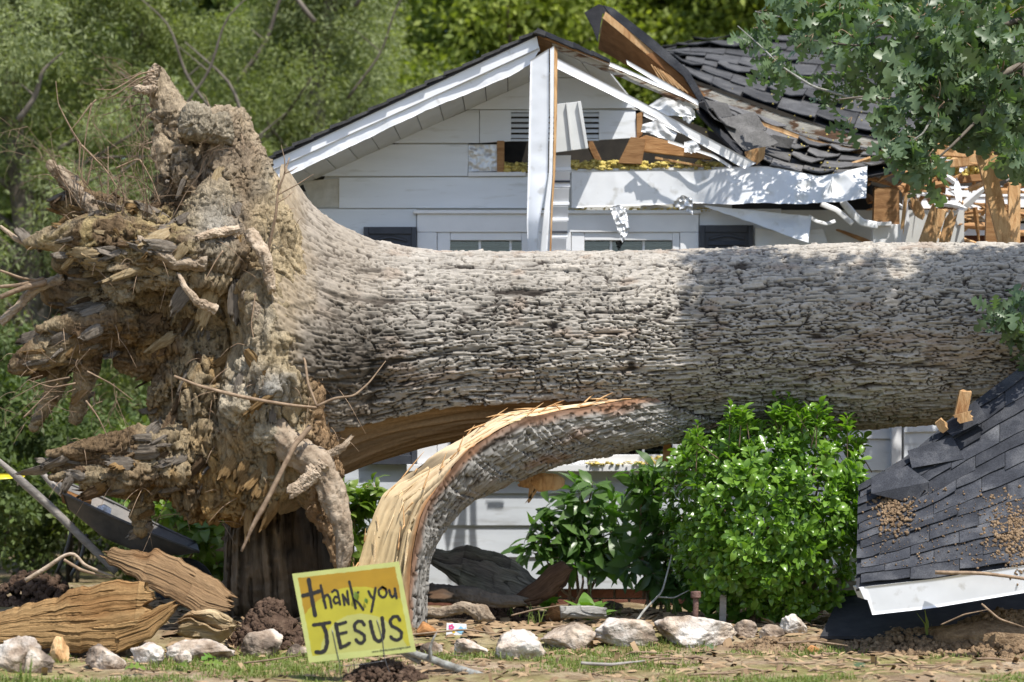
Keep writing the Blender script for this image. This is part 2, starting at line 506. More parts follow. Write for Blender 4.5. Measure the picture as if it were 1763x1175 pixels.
M['kraft'] = mat('stained_kraft_paper', [(0.35, (0.44, 0.43, 0.38)), (0.6, (0.56, 0.55, 0.50)), (0.75, (0.60, 0.54, 0.36))], 10, 0.5, 0.5, 20, (1, 1, 1), 0.4, bdist=0.01)
M['brick'] = mat('red_brick', [(0.3, (0.10, 0.045, 0.032)), (0.7, (0.17, 0.075, 0.052))], 20, 0.9, 0.5, 90, vary=0.25, spec=0.15)
M['mortar'] = mat('brick_mortar', [(0.3, (0.10, 0.095, 0.085)), (0.7, (0.16, 0.15, 0.14))], 30, 0.95, 0.5, 90)
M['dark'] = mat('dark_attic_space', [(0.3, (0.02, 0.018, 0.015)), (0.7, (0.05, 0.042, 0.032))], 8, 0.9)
M['blind'] = mat('window_blind', [(0.3, (0.40, 0.42, 0.43)), (0.7, (0.5, 0.52, 0.53))], 5, 0.6)
M['iron'] = mat('rusty_iron', [(0.3, (0.10, 0.055, 0.04)), (0.6, (0.20, 0.12, 0.10)), (0.8, (0.28, 0.20, 0.17))], 25, 0.8, 0.5, 90)
M['steel'] = mat('worn_barrow_steel', [(0.3, (0.05, 0.048, 0.048)), (0.55, (0.10, 0.095, 0.09)), (0.8, (0.16, 0.13, 0.11))], 6, 0.55, 0.2, 50, spec=0.4, metal=0.2)
M['greywood'] = mat('weathered_grey_wood', [(0.3, (0.22, 0.20, 0.18)), (0.7, (0.38, 0.35, 0.32))], 14, 0.8, 0.4, 70, (0.5, 3, 3))
M['wire'] = mat('sign_wire', [(0.3, (0.10, 0.10, 0.11)), (0.7, (0.25, 0.25, 0.26))], 30, 0.4, metal=0.8)
M['ink'] = mat('black_lettering', [(0.3, (0.018, 0.017, 0.017)), (0.7, (0.03, 0.028, 0.027))], 30, 0.55)
M['tape'] = mat('yellow_tape', [(0.3, (0.75, 0.62, 0.02)), (0.7, (0.85, 0.75, 0.05))], 8, 0.4, spec=0.5)
M['root'] = mat('dirty_root_bark', [(0.28, (0.17, 0.12, 0.08)), (0.5, (0.33, 0.26, 0.19)), (0.75, (0.47, 0.39, 0.30))], 14, 0.9, 0.9, 45, (1, 1, 1), vary=0.25, spec=0.1, bdist=0.01)
M['twig'] = mat('brown_twig', [(0.3, (0.15, 0.10, 0.065)), (0.7, (0.33, 0.24, 0.16))], 20, 0.85, 0.3, 60, vary=0.25)
M['limb'] = mat('grey_brown_limb', [(0.3, (0.09, 0.075, 0.06)), (0.6, (0.17, 0.145, 0.12)), (0.8, (0.26, 0.23, 0.2))], 8, 0.9, 0.8, 30, (1, 1, 0.4), vary=0.2)
M['lichen'] = mat('lichen_grey_twig', [(0.3, (0.14, 0.13, 0.11)), (0.55, (0.28, 0.28, 0.26)), (0.8, (0.42, 0.45, 0.42))], 22, 0.9, 0.6, 60, vary=0.15)
M['stone'] = mat('white_quartz_stone', [(0.28, (0.15, 0.12, 0.095)), (0.42, (0.36, 0.31, 0.265)), (0.56, (0.61, 0.57, 0.52)), (0.8, (0.71, 0.68, 0.645))], 7.0, 0.8, 1.0, 30, vary=0.09, spec=0.25,
                 noise2=(3.6, [(0.38, (0.26, 0.22, 0.19)), (0.48, (0.78, 0.68, 0.58)), (0.57, (1, 0.985, 0.97))]), bdist=0.02)
M['soil'] = mat('dark_crumbly_soil', [(0.3, (0.045, 0.028, 0.02)), (0.55, (0.10, 0.065, 0.045)), (0.8, (0.17, 0.12, 0.085))], 24, 0.95, 1.0, 60, spec=0.1, bdist=0.02)
M['tansoil'] = mat('tan_crumbly_soil', [(0.3, (0.13, 0.085, 0.05)), (0.55, (0.26, 0.18, 0.11)), (0.8, (0.38, 0.28, 0.18))], 18, 0.95, 1.0, 60, spec=0.1, bdist=0.02)
# ------------------------------------------------------------------ ground
def gz(x, y):
    x = np.asarray(x, float); y = np.asarray(y, float)
    z = 0.13 * sstep(16.15, 16.9, y) - 0.02 * sstep(15.6, 14, y)
    z = z + 0.10 * sstep(17.5, 19.0, y) * sstep(-1.0, -2.5, x) * sstep(24, 21, y)
    p = np.stack([x, y, np.zeros_like(x)], -1).reshape(-1, 3)
    n = fbm(p * 1.3, 3, 3).reshape(x.shape) * 0.035 + fbm(p * 7, 3, 8).reshape(x.shape) * 0.014 + fbm(p * 25, 2, 21).reshape(x.shape) * 0.006
    return z + n * sstep(45, 25, y)

def gz1(x, y):
    return float(gz(np.array([x]), np.array([y]))[0])

xs = np.r_[-400, -200, -90, -40, -20, -12, -8, np.arange(-4.6, 4.6, 0.034), 5.6, 8, 12, 20, 40, 90, 200, 400]
ys = np.r_[-60, -20, -4, 4, 8, 10.5, 12, 12.8, np.arange(13.2, 19.0, 0.034), np.arange(19.0, 26, 0.12), 27, 30, 36, 48, 70, 110, 200, 400, 900]
GX, GY = np.meshgrid(xs, ys, indexing='ij')
GZ = gz(GX, GY)
gV = np.stack([GX, GY, GZ], -1).reshape(-1, 3)
M['ground'] = mat('bare_dirt_and_thatch', [(0.26, (0.10, 0.068, 0.042)), (0.45, (0.215, 0.155, 0.10)), (0.6, (0.33, 0.255, 0.175)), (0.8, (0.42, 0.345, 0.25))], 5.0, 0.95, 0.9, 45, spec=0.1, detail=10,
                  noise2=(1.3, [(0.42, (1, 1, 1)), (0.62, (0.72, 0.86, 0.52))]), bdist=0.02)
me_g, _o = npmesh('ground', gV, grid_faces(len(xs), len(ys)), M['ground'], True, center=False)
ground = piece('ground', me_g, Matrix.Identity(4))
tag(ground, kind='structure')

# ------------------------------------------------------------------ trees behind the house
def leaf_cloud(cent, rad, per, size, rs, thin=0.5, droop=0.3, squash=0.75):
    """cent (K,3) clump centres, rad (K,) radii -> quads of leaf-sized rhombi through each clump"""
    K = len(cent)
    n = K * per
    base = np.repeat(np.arange(K), per)
    d = rs.normal(size=(n, 3)); d /= np.linalg.norm(d, axis=1)[:, None]
    rr = rs.random(n) ** 0.45
    pos = cent[base] + d * (rr * rad[base])[:, None] * np.array([1, 1, squash])
    ax = d * 0.7 + rs.normal(size=(n, 3)) * 0.8; ax[:, 2] -= droop
    ax /= np.linalg.norm(ax, axis=1)[:, None]
    nr = rs.normal(size=(n, 3)) + np.array([0, 0, 0.9]) + d * 0.6
    sd = np.cross(nr, ax); sd /= np.linalg.norm(sd, axis=1)[:, None] + 1e-9
    s = size * (0.6 + 0.8 * rs.random(n))
    a = pos; b = pos + ax * (s * 0.45)[:, None] + sd * (s * thin * 0.5)[:, None]
    c = pos + ax * s[:, None]; e = pos + ax * (s * 0.45)[:, None] - sd * (s * thin * 0.5)[:, None]
    V = np.stack([a, b, c, e], 1).reshape(-1, 3)
    Fc = np.arange(n * 4, dtype=np.int32).reshape(-1, 4)
    return V, Fc

def make_tree(name, label, x, y, h, w, lm, seed, nl=55, per=700, size=0.085, thin=0.5, low=0.08, trunk_r=0.16, droop=0.3, group=None, clump=(0.35, 0.75)):
    rs = np.random.default_rng(seed)
    z0 = gz1(x, y) - 0.05
    root = thing(name, (x, y, z0), label, 'tree', group)
    top = np.array([x + rs.normal() * 0.3, y + rs.normal() * 0.3, z0 + h * 0.95])
    tp = [np.array([x, y, z0]), np.array([x + rs.normal() * .12, y, z0 + h * .35]), np.array([x + rs.normal() * .25, y, z0 + h * .65]), top]
    tube('trunk', tp, [trunk_r * 1.25, trunk_r, trunk_r * .6, trunk_r * .15], M['limb'], root, 10, 24, 0.25, seed)
    cent, rad = [], []
    limbs = []
    for i in range(nl):
        t = low + (0.97 - low) * (i + rs.random()) / nl
        prof = (math.sin(math.pi * min(1, 0.28 + 0.78 * t)) ** 0.7)
        a = rs.random() * 2 * math.pi
        rl = w * prof * (0.55 + 0.5 * rs.random())
        st = np.array([np.interp(t * .85, [0, .35, .65, 1], [q[k] for q in tp]) for k in range(3)])
        en = st + np.array([math.cos(a) * rl, math.sin(a) * rl, rl * (0.15 + 0.45 * rs.random()) + h * 0.04])
        mid = (st + en) / 2 + rs.normal(size=3) * 0.12 * rl + np.array([0, 0, 0.06 * rl])
        limbs.append(([st, mid, en], [trunk_r * .34 * (1 - .6 * t), trunk_r * .2 * (1 - .5 * t), 0.008]))
        for f in (0.35, 0.6, 0.82, 1.0):
            q = (1 - f) ** 2 * st + 2 * f * (1 - f) * mid + f * f * en
            cent.append(q + rs.normal(size=3) * 0.2); rad.append(clump[0] + (clump[1] - clump[0]) * rs.random())
    for k, l in enumerate(limbs[:40]):
        tube('limb', l[0], l[1], M['limb'], root, 5, 9, 0.2, k)
    if name == 'cedar_tree':
        for k in range(9):
            z1 = z0 + h * (.18 + .72 * rs.random()); x1 = x + rs.normal() * w * .5
            a = np.array([x1, y - w * .55, z1]); L_ = rs.uniform(.5, 1.3); sg = rs.choice([-1, 1])
            pts = [a, a + np.array([sg * L_ * .35, -.05, L_ * .45]), a + np.array([sg * L_ * .5, -.1, L_ * .95]), a + np.array([sg * L_ * .9, -.1, L_ * 1.3])]
            r_ = rs.uniform(.016, .034)
            tube('limb', pts, [r_, r_ * .8, r_ * .55, r_ * .2], M['limb'], root, 6, 14, .2, 70 + k)
            tube('limb', [pts[1], pts[1] + np.array([-sg * L_ * .3, -.05, L_ * .25])], [r_ * .5, r_ * .15], M['limb'], root, 5, 8, .2, 90 + k)
    V, Fc = leaf_cloud(np.array(cent), np.array(rad), per, size, rs, thin, droop)
    keep = V.reshape(-1, 4, 3)[:, :, 2].min(1) > z0 + 0.03
    V = V.reshape(-1, 4, 3)[keep].reshape(-1, 3); Fc = np.arange(len(V), dtype=np.int32).reshape(-1, 4)
    cr = add('crown', V, Fc, lm, root, False)
    tag(cr, kind='stuff')
    return root

M['leaf_cedar'] = leafmat('cedar_foliage', (0.088, 0.125, 0.05), (0.32, 0.36, 0.14), 0.6, 0.25, 0.40, scale=0.8)
M['leaf_grey'] = leafmat('grey_green_foliage', (0.10, 0.135, 0.07), (0.36, 0.40, 0.195), 0.6, 0.25, 0.38, scale=0.8)
M['leaf_bright'] = leafmat('bright_leaf', (0.07, 0.12, 0.02), (0.36, 0.41, 0.085), 0.5, 0.3, 0.42, scale=0.6)
M['leaf_mid'] = leafmat('mid_green_leaf', (0.055, 0.10, 0.025), (0.24, 0.30, 0.07), 0.5, 0.3, 0.4, scale=0.7)
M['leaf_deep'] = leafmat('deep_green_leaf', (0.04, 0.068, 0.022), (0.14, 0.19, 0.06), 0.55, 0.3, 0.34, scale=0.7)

G = 'trees in the woods behind the house'
specs = [
  # name, label, px, Y, h, w, material, seed, nl, per, size, thin, low, droop
  ('cedar_tree', 'feathery grey green tree filling the far left edge of the woods', 60, 27.5, 8.2, 1.9, 'leaf_grey', 1, 64, 430, 0.066, 0.24, 0.02, 0.5),
  ('cedar_tree', 'feathery green tree rising behind the tip of the uprooted roots', 330, 28.5, 8.6, 2.0, 'leaf_cedar', 2, 66, 430, 0.066, 0.24, 0.02, 0.5),
  ('cedar_tree', 'feathery light green tree reaching over the white left eave', 560, 29.5, 8.4, 1.8, 'leaf_grey', 3, 62, 430, 0.066, 0.24, 0.03, 0.5),
  ('leafy_tree', 'yellow green broadleaf tree directly behind the roof peak', 830, 33.0, 10.5, 2.4, 'leaf_bright', 4, 60, 330, 0.10, 0.55, 0.10, 0.3),
  ('leafy_tree', 'dark green broadleaf tree behind the upturned roof slab', 1080, 35.0, 11.0, 2.4, 'leaf_mid', 5, 60, 330, 0.10, 0.55, 0.10, 0.3),
  ('leafy_tree', 'bright yellow green broadleaf tree above the black sagging roof', 1310, 33.5, 10.5, 2.4, 'leaf_bright', 6, 60, 330, 0.10, 0.55, 0.10, 0.3),
  ('leafy_tree', 'mid green broadleaf tree behind the hanging oak leaves', 1600, 34.0, 10.5, 2.6, 'leaf_mid', 7, 60, 156, 0.158, 0.6, 0.10, 0.3),
  ('leafy_tree', 'deep green tree in the gap between the feathery trees', 200, 35.0, 11.0, 2.6, 'leaf_mid', 8, 60, 156, 0.158, 0.6, 0.03, 0.3),
  ('leafy_tree', 'deep green tree between the feathery trees and the roof peak', 690, 37.5, 12.0, 2.8, 'leaf_mid', 9, 64, 156, 0.172, 0.6, 0.05, 0.3),
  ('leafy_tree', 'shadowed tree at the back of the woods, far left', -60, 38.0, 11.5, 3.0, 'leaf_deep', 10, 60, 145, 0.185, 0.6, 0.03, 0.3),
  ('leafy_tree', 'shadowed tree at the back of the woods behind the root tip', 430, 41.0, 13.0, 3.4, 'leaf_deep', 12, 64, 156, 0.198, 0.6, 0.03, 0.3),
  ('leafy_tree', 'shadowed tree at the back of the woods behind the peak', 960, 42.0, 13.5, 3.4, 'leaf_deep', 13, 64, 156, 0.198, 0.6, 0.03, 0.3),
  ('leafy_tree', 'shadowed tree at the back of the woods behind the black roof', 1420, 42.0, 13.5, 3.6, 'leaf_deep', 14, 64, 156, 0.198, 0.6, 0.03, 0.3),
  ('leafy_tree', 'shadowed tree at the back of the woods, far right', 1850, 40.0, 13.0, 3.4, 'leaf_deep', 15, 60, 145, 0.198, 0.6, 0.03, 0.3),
]
for (nm, lb, px, Y, h, w, lm, sd, nl, per, sz, th, lo, dr) in specs:
    make_tree(nm, lb, (px - CX) * Y / F, Y, h, w, M[lm], sd, nl, per, sz, th, lo, 0.17 if nm == 'cedar_tree' else 0.2, dr, G,
              (0.22, 0.5) if nm == 'cedar_tree' else (0.35, 0.75))
# far wood closing the view behind them
rs = np.random.default_rng(77)
cent = np.stack([rs.uniform(-26, 26, 420), rs.uniform(50, 58, 420), rs.uniform(0.5, 13, 420)], 1)
V, Fc = leaf_cloud(cent, rs.uniform(0.9, 1.8, 420), 110, 0.42, rs, 0.6)
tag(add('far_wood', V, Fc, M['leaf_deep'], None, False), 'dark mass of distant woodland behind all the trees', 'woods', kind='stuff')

# shaded understorey along the left, each shrub its own
def shrub(name, label, x, y, h, w, lm, seed, n=34, per=260, size=0.07, thin=0.5, group=None, stems=5):
    rs = np.random.default_rng(seed)
    z0 = gz1(x, y)
    root = thing(name, (x, y, z0), label, 'shrub', group)
    cent = np.stack([x + rs.normal(size=n) * w * .45, y + rs.normal(size=n) * w * .4, z0 + h * (0.12 + 0.8 * rs.random(n))], 1)
    for k in range(stems):
        e = cent[rs.integers(n)]
        tube('stem', [(x + rs.normal() * .05, y, z0 - .03), (np.array([x, y, z0]) + e) / 2 + rs.normal(size=3) * .06, e], [.02, .014, .005], M['limb'], root, 5, 8)
    V, Fc = leaf_cloud(cent, rs.uniform(.16, .34, n), per, size, rs, thin)
    keep = V.reshape(-1, 4, 3)[:, :, 2].min(1) > z0 + 0.01
    V = V.reshape(-1, 4, 3)[keep].reshape(-1, 3); Fc = np.arange(len(V), dtype=np.int32).reshape(-1, 4)
    tag(add('foliage', V, Fc, lm, root, False), kind='stuff')
    return root
US = 'shrubs under the trees at the left'
for i, (px, Y, h, w, lm, lb) in enumerate([
    (-40, 22.5, 1.9, 1.0, 'leaf_deep', 'dark shaded shrub at the left edge behind the wheelbarrow handle'),
    (120, 23.5, 1.7, 1.0, 'leaf_deep', 'dark shaded shrub directly behind the wheelbarrow tray'),
    (290, 23.0, 1.6, 0.9, 'leaf_mid', 'dark green shrub behind the hanging root ledge'),
    (60, 25.0, 2.6, 1.1, 'leaf_deep', 'tall dark shrub left of the uprooted root tips'),
    (230, 25.5, 2.6, 1.1, 'leaf_cedar', 'tall green shrub seen between the hanging roots'),
    (430, 24.5, 2.2, 1.0, 'leaf_deep', 'tall dark shrub behind the root plate and stump')]):
    shrub('woodland_shrub', lb, (px - CX) * Y / F, Y, h, w, M[lm], 200 + i, group=US)
# ------------------------------------------------------------------ more builders
def sheet(name, top, bot, matl, parent=None, nu=60, nv=12, amp=0.01, freq=6.0, thick=0.003, seed=0, ampf=None, crease=True, edge=0.0, solid=True):
    """metal or board sheet between an upper and a lower rail given as (px, py, Y); dented with noise, with real thickness"""
    A = resample([tuple(P(*p)) for p in top], nu); B = resample([tuple(P(*p)) for p in bot], nu)
    v = np.linspace(0, 1, nv)
    V = A[:, None, :] * (1 - v)[None, :, None] + B[:, None, :] * v[None, :, None]
    q = V.reshape(-1, 3) * freq
    q[:, 1] = seed * 3.7
    n = (ridged(q, 2, seed) - 0.3) if crease else fbm(q, 3, seed)
    n = n * 0.7 + 0.5 * fbm(q * 0.5, 2, seed + 5)
    n = n + .35 * fbm(q * 2.3, 2, seed + 8)
    am = amp * np.ones(nu) if ampf is None else np.array([ampf(t) for t in np.linspace(0, 1, nu)])
    V[..., 1] -= (n.reshape(nu, nv) * am[:, None])
    if edge:
        e = fbm(np.stack([np.linspace(0, nu * .35, nu), np.full(nu, seed), np.zeros(nu)], 1), 3, seed + 2)
        V[:, -1, 2] += edge * e; V[:, 0, 2] += edge * .5 * e[::-1]
    F0 = grid_faces(nu, nv)
    V0 = V.reshape(-1, 3)
    V1 = V0 + np.array([0, thick, 0])
    n0 = len(V0)
    Fs = [F0, F0[:, ::-1] + n0]
    idx = np.arange(nu * nv).reshape(nu, nv)
    for ring in (idx[:, 0], idx[:, -1][::-1], idx[0, ::-1], idx[-1, :]):
        a, b = ring[:-1], ring[1:]
        Fs.append(np.stack([a, b, b + n0, a + n0], 1))
    return add(name, np.vstack([V0, V1]), np.vstack(Fs).astype(np.int32), matl, parent, True)

def siding(name, poly, Y, matl, parent, lap=0.016, top=0.004, thick=0.012):
    """lap board: the polygon's lower edge stands out, its upper edge tucks in"""
    ys_ = [p[1] for p in poly]; lo, hi = max(ys_), min(ys_)
    bm = bmesh.new(); fr = []; bk = []
    for (x, y) in poly:
        t = (y - hi) / max(1e-6, lo - hi)
        p = P(x, y, Y)
        fr.append(bm.verts.new(p + Vector((0, -(top + (lap - top) * t), 0))))
        bk.append(bm.verts.new(p + Vector((0, -(top + (lap - top) * t) + thick, 0))))
    n = len(fr)
    bm.faces.new(fr); bm.faces.new(bk[::-1])
    for i in range(n):
        bm.faces.new((fr[i], bk[i], bk[(i + 1) % n], fr[(i + 1) % n]))
    return bm_add(name, bm, matl, parent, False, 0.0015)

def slab(name, top, bot, matl, parent=None, flat=0.6, jagl=3.0, *, nu=90, nv=26, bulge=0.06, depth=0.08, rough=0.012, seed=0, grain=(3, 40), col=None, edge=0.012, attrs=True, fine=0.004, layers=1.0):
    """split lump of wood or bark between an upper and a lower outline (px, py, Y): bulged front, closed back"""
    A = resample([tuple(P(*p)) for p in top], nu); B = resample([tuple(P(*p)) for p in bot], nu)
    v = np.linspace(0, 1, nv)
    V = A[:, None, :] * (1 - v)[None, :, None] + B[:, None, :] * v[None, :, None]
    u = np.linspace(0, 1, nu)
    L = np.linalg.norm(np.diff(A, axis=0), axis=1).sum()
    Wd = np.linalg.norm(A - B, axis=1).mean()
    tex = np.stack([np.repeat(u[:, None] * L, nv, 1), np.repeat(v[None, :] * Wd, nu, 0), np.full((nu, nv), seed * 1.3)], -1)
    prof = np.sin(np.pi * np.clip(v, 0, 1)) ** flat
    q = tex.reshape(-1, 3)
    wob = fbm(q * np.array([1.2, 2.0, 1]), 2, seed + 40)[:, None] * 0.08
    n = ridged((q + wob) * np.array([grain[0], grain[1], 1]), 3, seed).reshape(nu, nv)
    n2 = fbm(q * np.array([6, 9, 1]), 3, seed + 3).reshape(nu, nv)
    # torn layers: terraces that run with the grain
    ql = (q + .5 * wob) * np.array([grain[0] * .30, grain[1] * .40, 1])
    A_t = fbm(ql, 3, seed + 60) * 4.0 + 30
    fr_ = A_t - np.floor(A_t)
    lay = _h(np.floor(A_t).astype(np.int64), np.floor(q[:, 0] * 3).astype(np.int64), np.zeros(len(q), np.int64), seed + 61) + .6 * fr_ - .35 * (1 - sstep(.0, .10, np.minimum(fr_, 1 - fr_)))
    n = n * (.55 if layers else 1.0) + layers * (lay.reshape(nu, nv) - .5) * 1.1
    endp = np.clip(np.minimum(u, 1 - u) * 12, 0, 1) ** 0.5 if flat > .4 else np.clip(np.minimum(u, 1 - u) * 60, 0, 1) ** .3
    front = V.copy(); back = V.copy()
    ed = fbm(np.stack([u * L * 14, np.full(nu, seed * 2.1), np.zeros(nu)], 1), 4, seed + 7) * edge
    front[:, :, 2] += ed[:, None] * (1 - 2 * v)[None, :]; back[:, :, 2] += ed[:, None] * (1 - 2 * v)[None, :]
    jag = fbm(np.stack([v * Wd * 30, np.full(nv, seed * 1.7), np.zeros(nv)], 1), 3, seed + 9) * edge * jagl
    dirv = (A[-1] - A[0]) / np.linalg.norm(A[-1] - A[0])
    for e_, s_ in ((0, 1), (-1, 1)):
        for k_ in range(10 if flat <= .4 else 1):
            ee = e_ + k_ if e_ == 0 else e_ - k_
            front[ee] += (jag[:, None] * dirv[None, :]) * (1 - k_ / 10); back[ee] += (jag[:, None] * dirv[None, :]) * (1 - k_ / 10)
    front[..., 1] -= bulge * prof[None, :] * endp[:, None] + (rough * n + rough * 1.4 * n2) * np.minimum(1, prof * 2)[None, :]
    back[..., 1] += depth * prof[None, :] * endp[:, None] + 0.004
    V0, V1 = front.reshape(-1, 3), back.reshape(-1, 3)
    n0 = len(V0)
    F0 = grid_faces(nu, nv)
    Fs = [F0, F0[:, ::-1] + n0]
    idx = np.arange(nu * nv).reshape(nu, nv)
    for ring in (idx[:, 0], idx[:, -1][::-1], idx[0, ::-1], idx[-1, :]):
        a, b = ring[:-1], ring[1:]
        Fs.append(np.stack([a, b, b + n0, a + n0], 1))
    at = {'tex': np.vstack([q, q + np.array([0, 0, 0.5])])}
    if col is not None:
        cc = col(tex[..., 0].ravel() / L, tex[..., 1].ravel() / Wd, n.ravel(), n2.ravel(), q)
        at['col'] = np.vstack([cc, cc * 0.9])
    return add(name, np.vstack([V0, V1]), np.vstack(Fs).astype(np.int32), matl, parent, True, at)

def lumps(name, pts, matl, parent=None, rs=None, sub=2, rough=0.35):
    """heap of soft lumps joined into one mesh; pts: (position, radius)"""
    Vs, Fs, off = [], [], 0
    bm = bmesh.new(); bmesh.ops.create_icosphere(bm, subdivisions=sub, radius=1)
    base = np.array([v.co[:] for v in bm.verts]); bm.verts.ensure_lookup_table()
    fc = np.array([[v.index for v in f.verts] for f in bm.faces]); bm.free()
    for i, (p, r) in enumerate(pts):
        r3 = np.array([r, r, r]) if np.isscalar(r) else np.array(r)
        n = fbm(base * 1.7 + i * 5.1, 3, i) * rough + fbm(base * 5 + i * 2.1, 2, i) * rough * 0.4
        Vs.append(np.asarray(p)[None, :] + base * (1 + n)[:, None] * r3[None, :]); Fs.append(fc + off); off += len(base)
    return add(name, np.vstack(Vs), np.vstack(Fs).astype(np.int32), matl, parent, True)

def shingles(parent, lo, up, rows, wid, matl, lift=0.006, thick=0.005, jit=0.004, skip=(), expo=1.55, seed=0, sag=None, curl=0.0, drop=0.0, gap=0.006):
    """courses of shingle tabs on the surface between a lower and an upper rail of 3D points; each tab an object"""
    rs = random.Random(seed)
    lo = np.array([tuple(p) for p in lo]); up = np.array([tuple(p) for p in up])
    NN = 80
    lo, up = resample(lo, NN), resample(up, NN)
    tt = np.linspace(0, 1, NN)
    def surf(t, r):
        t = min(max(t, 0), 1)
        a = np.array([np.interp(t, tt, lo[:, k]) for k in range(3)]); b = np.array([np.interp(t, tt, up[:, k]) for k in range(3)])
        return a + (b - a) * r
    L = np.linalg.norm(np.diff((lo + up) / 2, axis=0), axis=1).sum()
    nt = max(2, int(round(L / wid)))
    out = []
    for i in range(rows):
        r0 = i / rows; r1 = min((i + expo) / rows, 1.0)
        off = (i % 2) * 0.5 + rs.uniform(-.1, .1)
        for j in range(-1, nt + 1):
            t0 = (j + off) / nt; t1 = (j + 1 + off) / nt - gap / L
            t0, t1 = max(t0, 0), min(t1, 1)
            if t1 - t0 < 0.15 / nt: continue
            if rs.random() < drop: continue
            bm = bmesh.new()
            bj = rs.uniform(-jit, jit) * 2; cl = curl * rs.random() ** 2
            pts_lo, pts_hi = [], []
            K = 4
            for k in range(K):
                t = t0 + (t1 - t0) * k / (K - 1)
                c = surf(t, (r0 + r1) / 2)
                eu = surf(min(t + .02, 1), r0) - surf(max(t - .02, 0), r0); ev = surf(t, r1) - surf(t, r0)
                nr = np.cross(eu, ev); nr /= np.linalg.norm(nr) + 1e-9
                if nr[2] < 0: nr = -nr
                en = ev / (np.linalg.norm(ev) + 1e-9)
                wb = 0.5 * jit * math.sin(k * 2.1 + j * 1.7 + i)
                pts_lo.append(surf(t, r0) + nr * (lift + thick + cl * (0.4 + abs(k - 1.5))) + en * (bj + wb)); pts_hi.append(surf(t, r1) + nr * lift * 0.15)
            vs = [[bm.verts.new(p) for p in pts_lo], [bm.verts.new(p) for p in pts_hi]]
            nrv = Vector(nr) * thick
            vb = [[bm.verts.new(v.co - nrv) for v in row] for row in vs]
            for k in range(K - 1):
                bm.faces.new((vs[0][k], vs[0][k + 1], vs[1][k + 1], vs[1][k]))
                bm.faces.new((vb[0][k + 1], vb[0][k], vb[1][k], vb[1][k + 1]))
                bm.faces.new((vb[0][k], vb[0][k + 1], vs[0][k + 1], vs[0][k]))
                bm.faces.new((vs[1][k], vs[1][k + 1], vb[1][k + 1], vb[1][k]))
            bm.faces.new((vs[0][0], vs[1][0], vb[1][0], vb[0][0]))
            bm.faces.new((vs[0][-1], vb[0][-1], vb[1][-1], vs[1][-1]))
            out.append(bm_add('shingle', bm, matl, parent))
    return out

def patch(name, lo, up, matl, parent, thick=0.02, nu=24):
    """decking under a run of shingles"""
    A = resample([tuple(p) for p in lo], nu); B = resample([tuple(p) for p in up], nu)
    V0 = np.stack([A, B], 1).reshape(-1, 3)
    n = np.cross(A[nu // 2 + 1] - A[nu // 2 - 1], B[nu // 2] - A[nu // 2]); n /= np.linalg.norm(n)
    if n[2] < 0: n = -n
    V1 = V0 - n * thick
    F0 = grid_faces(nu, 2); n0 = len(V0)
    Fs = [F0, F0[:, ::-1] + n0]
    idx = np.arange(nu * 2).reshape(nu, 2)
    for ring in (idx[:, 0], idx[:, 1][::-1], idx[0, ::-1], idx[-1, :]):
        a, b = ring[:-1], ring[1:]
        Fs.append(np.stack([a, b, b + n0, a + n0], 1))
    return add(name, np.vstack([V0, V1]), np.vstack(Fs).astype(np.int32), matl, parent, False)

# ------------------------------------------------------------------ the house
YW = 20.0
hx = (920 - CX) * YW / F
house = thing('house', (hx, YW + 1.5, gz1(hx, YW)), 'white clapboard house with crushed gable behind the fallen trunk', 'house')
# wall panels behind the boards (the window hole stays open)
wl, wr = 522, 1345
for poly in ([(wl, 362), (718, 362), (718, 1013), (wl, 1013)], [(1203, 362), (1660, 362), (1660, 1013), (1203, 1013)],
             [(718, 362), (1203, 362), (1203, 404), (718, 404)], [(718, 798), (1203, 798), (1203, 1013), (718, 1013)],
             [(560, 304), (690, 246), (806, 246), (806, 362), (524, 362)], [(806, 298), (1260, 298), (1260, 362), (806, 362)],
             [(680, 246), (910, 142), (960, 120), (1130, 205), (1130, 196), (1130, 190), (806, 190), (806, 246)]):
    prism('wall_panel', poly, YW + 0.012, 0.09, M['vinyl'], house)
prism('side_wall', [(wl, 330), (wl + 12, 330), (wl + 12, 1013), (wl, 1013)], YW + 0.11, 3.6, M['white'], house)
prism('foundation_wall', [(wl + 6, 1013), (1660, 1013), (1660, 1095), (wl + 6, 1095)], YW + 0.03, 0.2, M['mortar'], house)
for r_ in range(4):
    y0 = 1015 + r_ * 17.5
    for k in range(28):
        x0 = 560 + k * 50 - (r_ % 2) * 25
        if x0 > 1640: continue
        prism('brick', [(x0, y0), (x0 + 46, y0), (x0 + 46, y0 + 14.5), (x0, y0 + 14.5)], YW + 0.012 + random.uniform(-.003, .003), 0.08, M['brick'], house, 0.003)
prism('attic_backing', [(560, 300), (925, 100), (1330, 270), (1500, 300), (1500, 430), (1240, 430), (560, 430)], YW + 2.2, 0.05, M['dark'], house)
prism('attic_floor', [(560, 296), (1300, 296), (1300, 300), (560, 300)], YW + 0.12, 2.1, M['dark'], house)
prism('room_backing', [(700, 380), (1220, 380), (1220, 830), (700, 830)], YW + 0.9, 0.05, M['dark'], house)

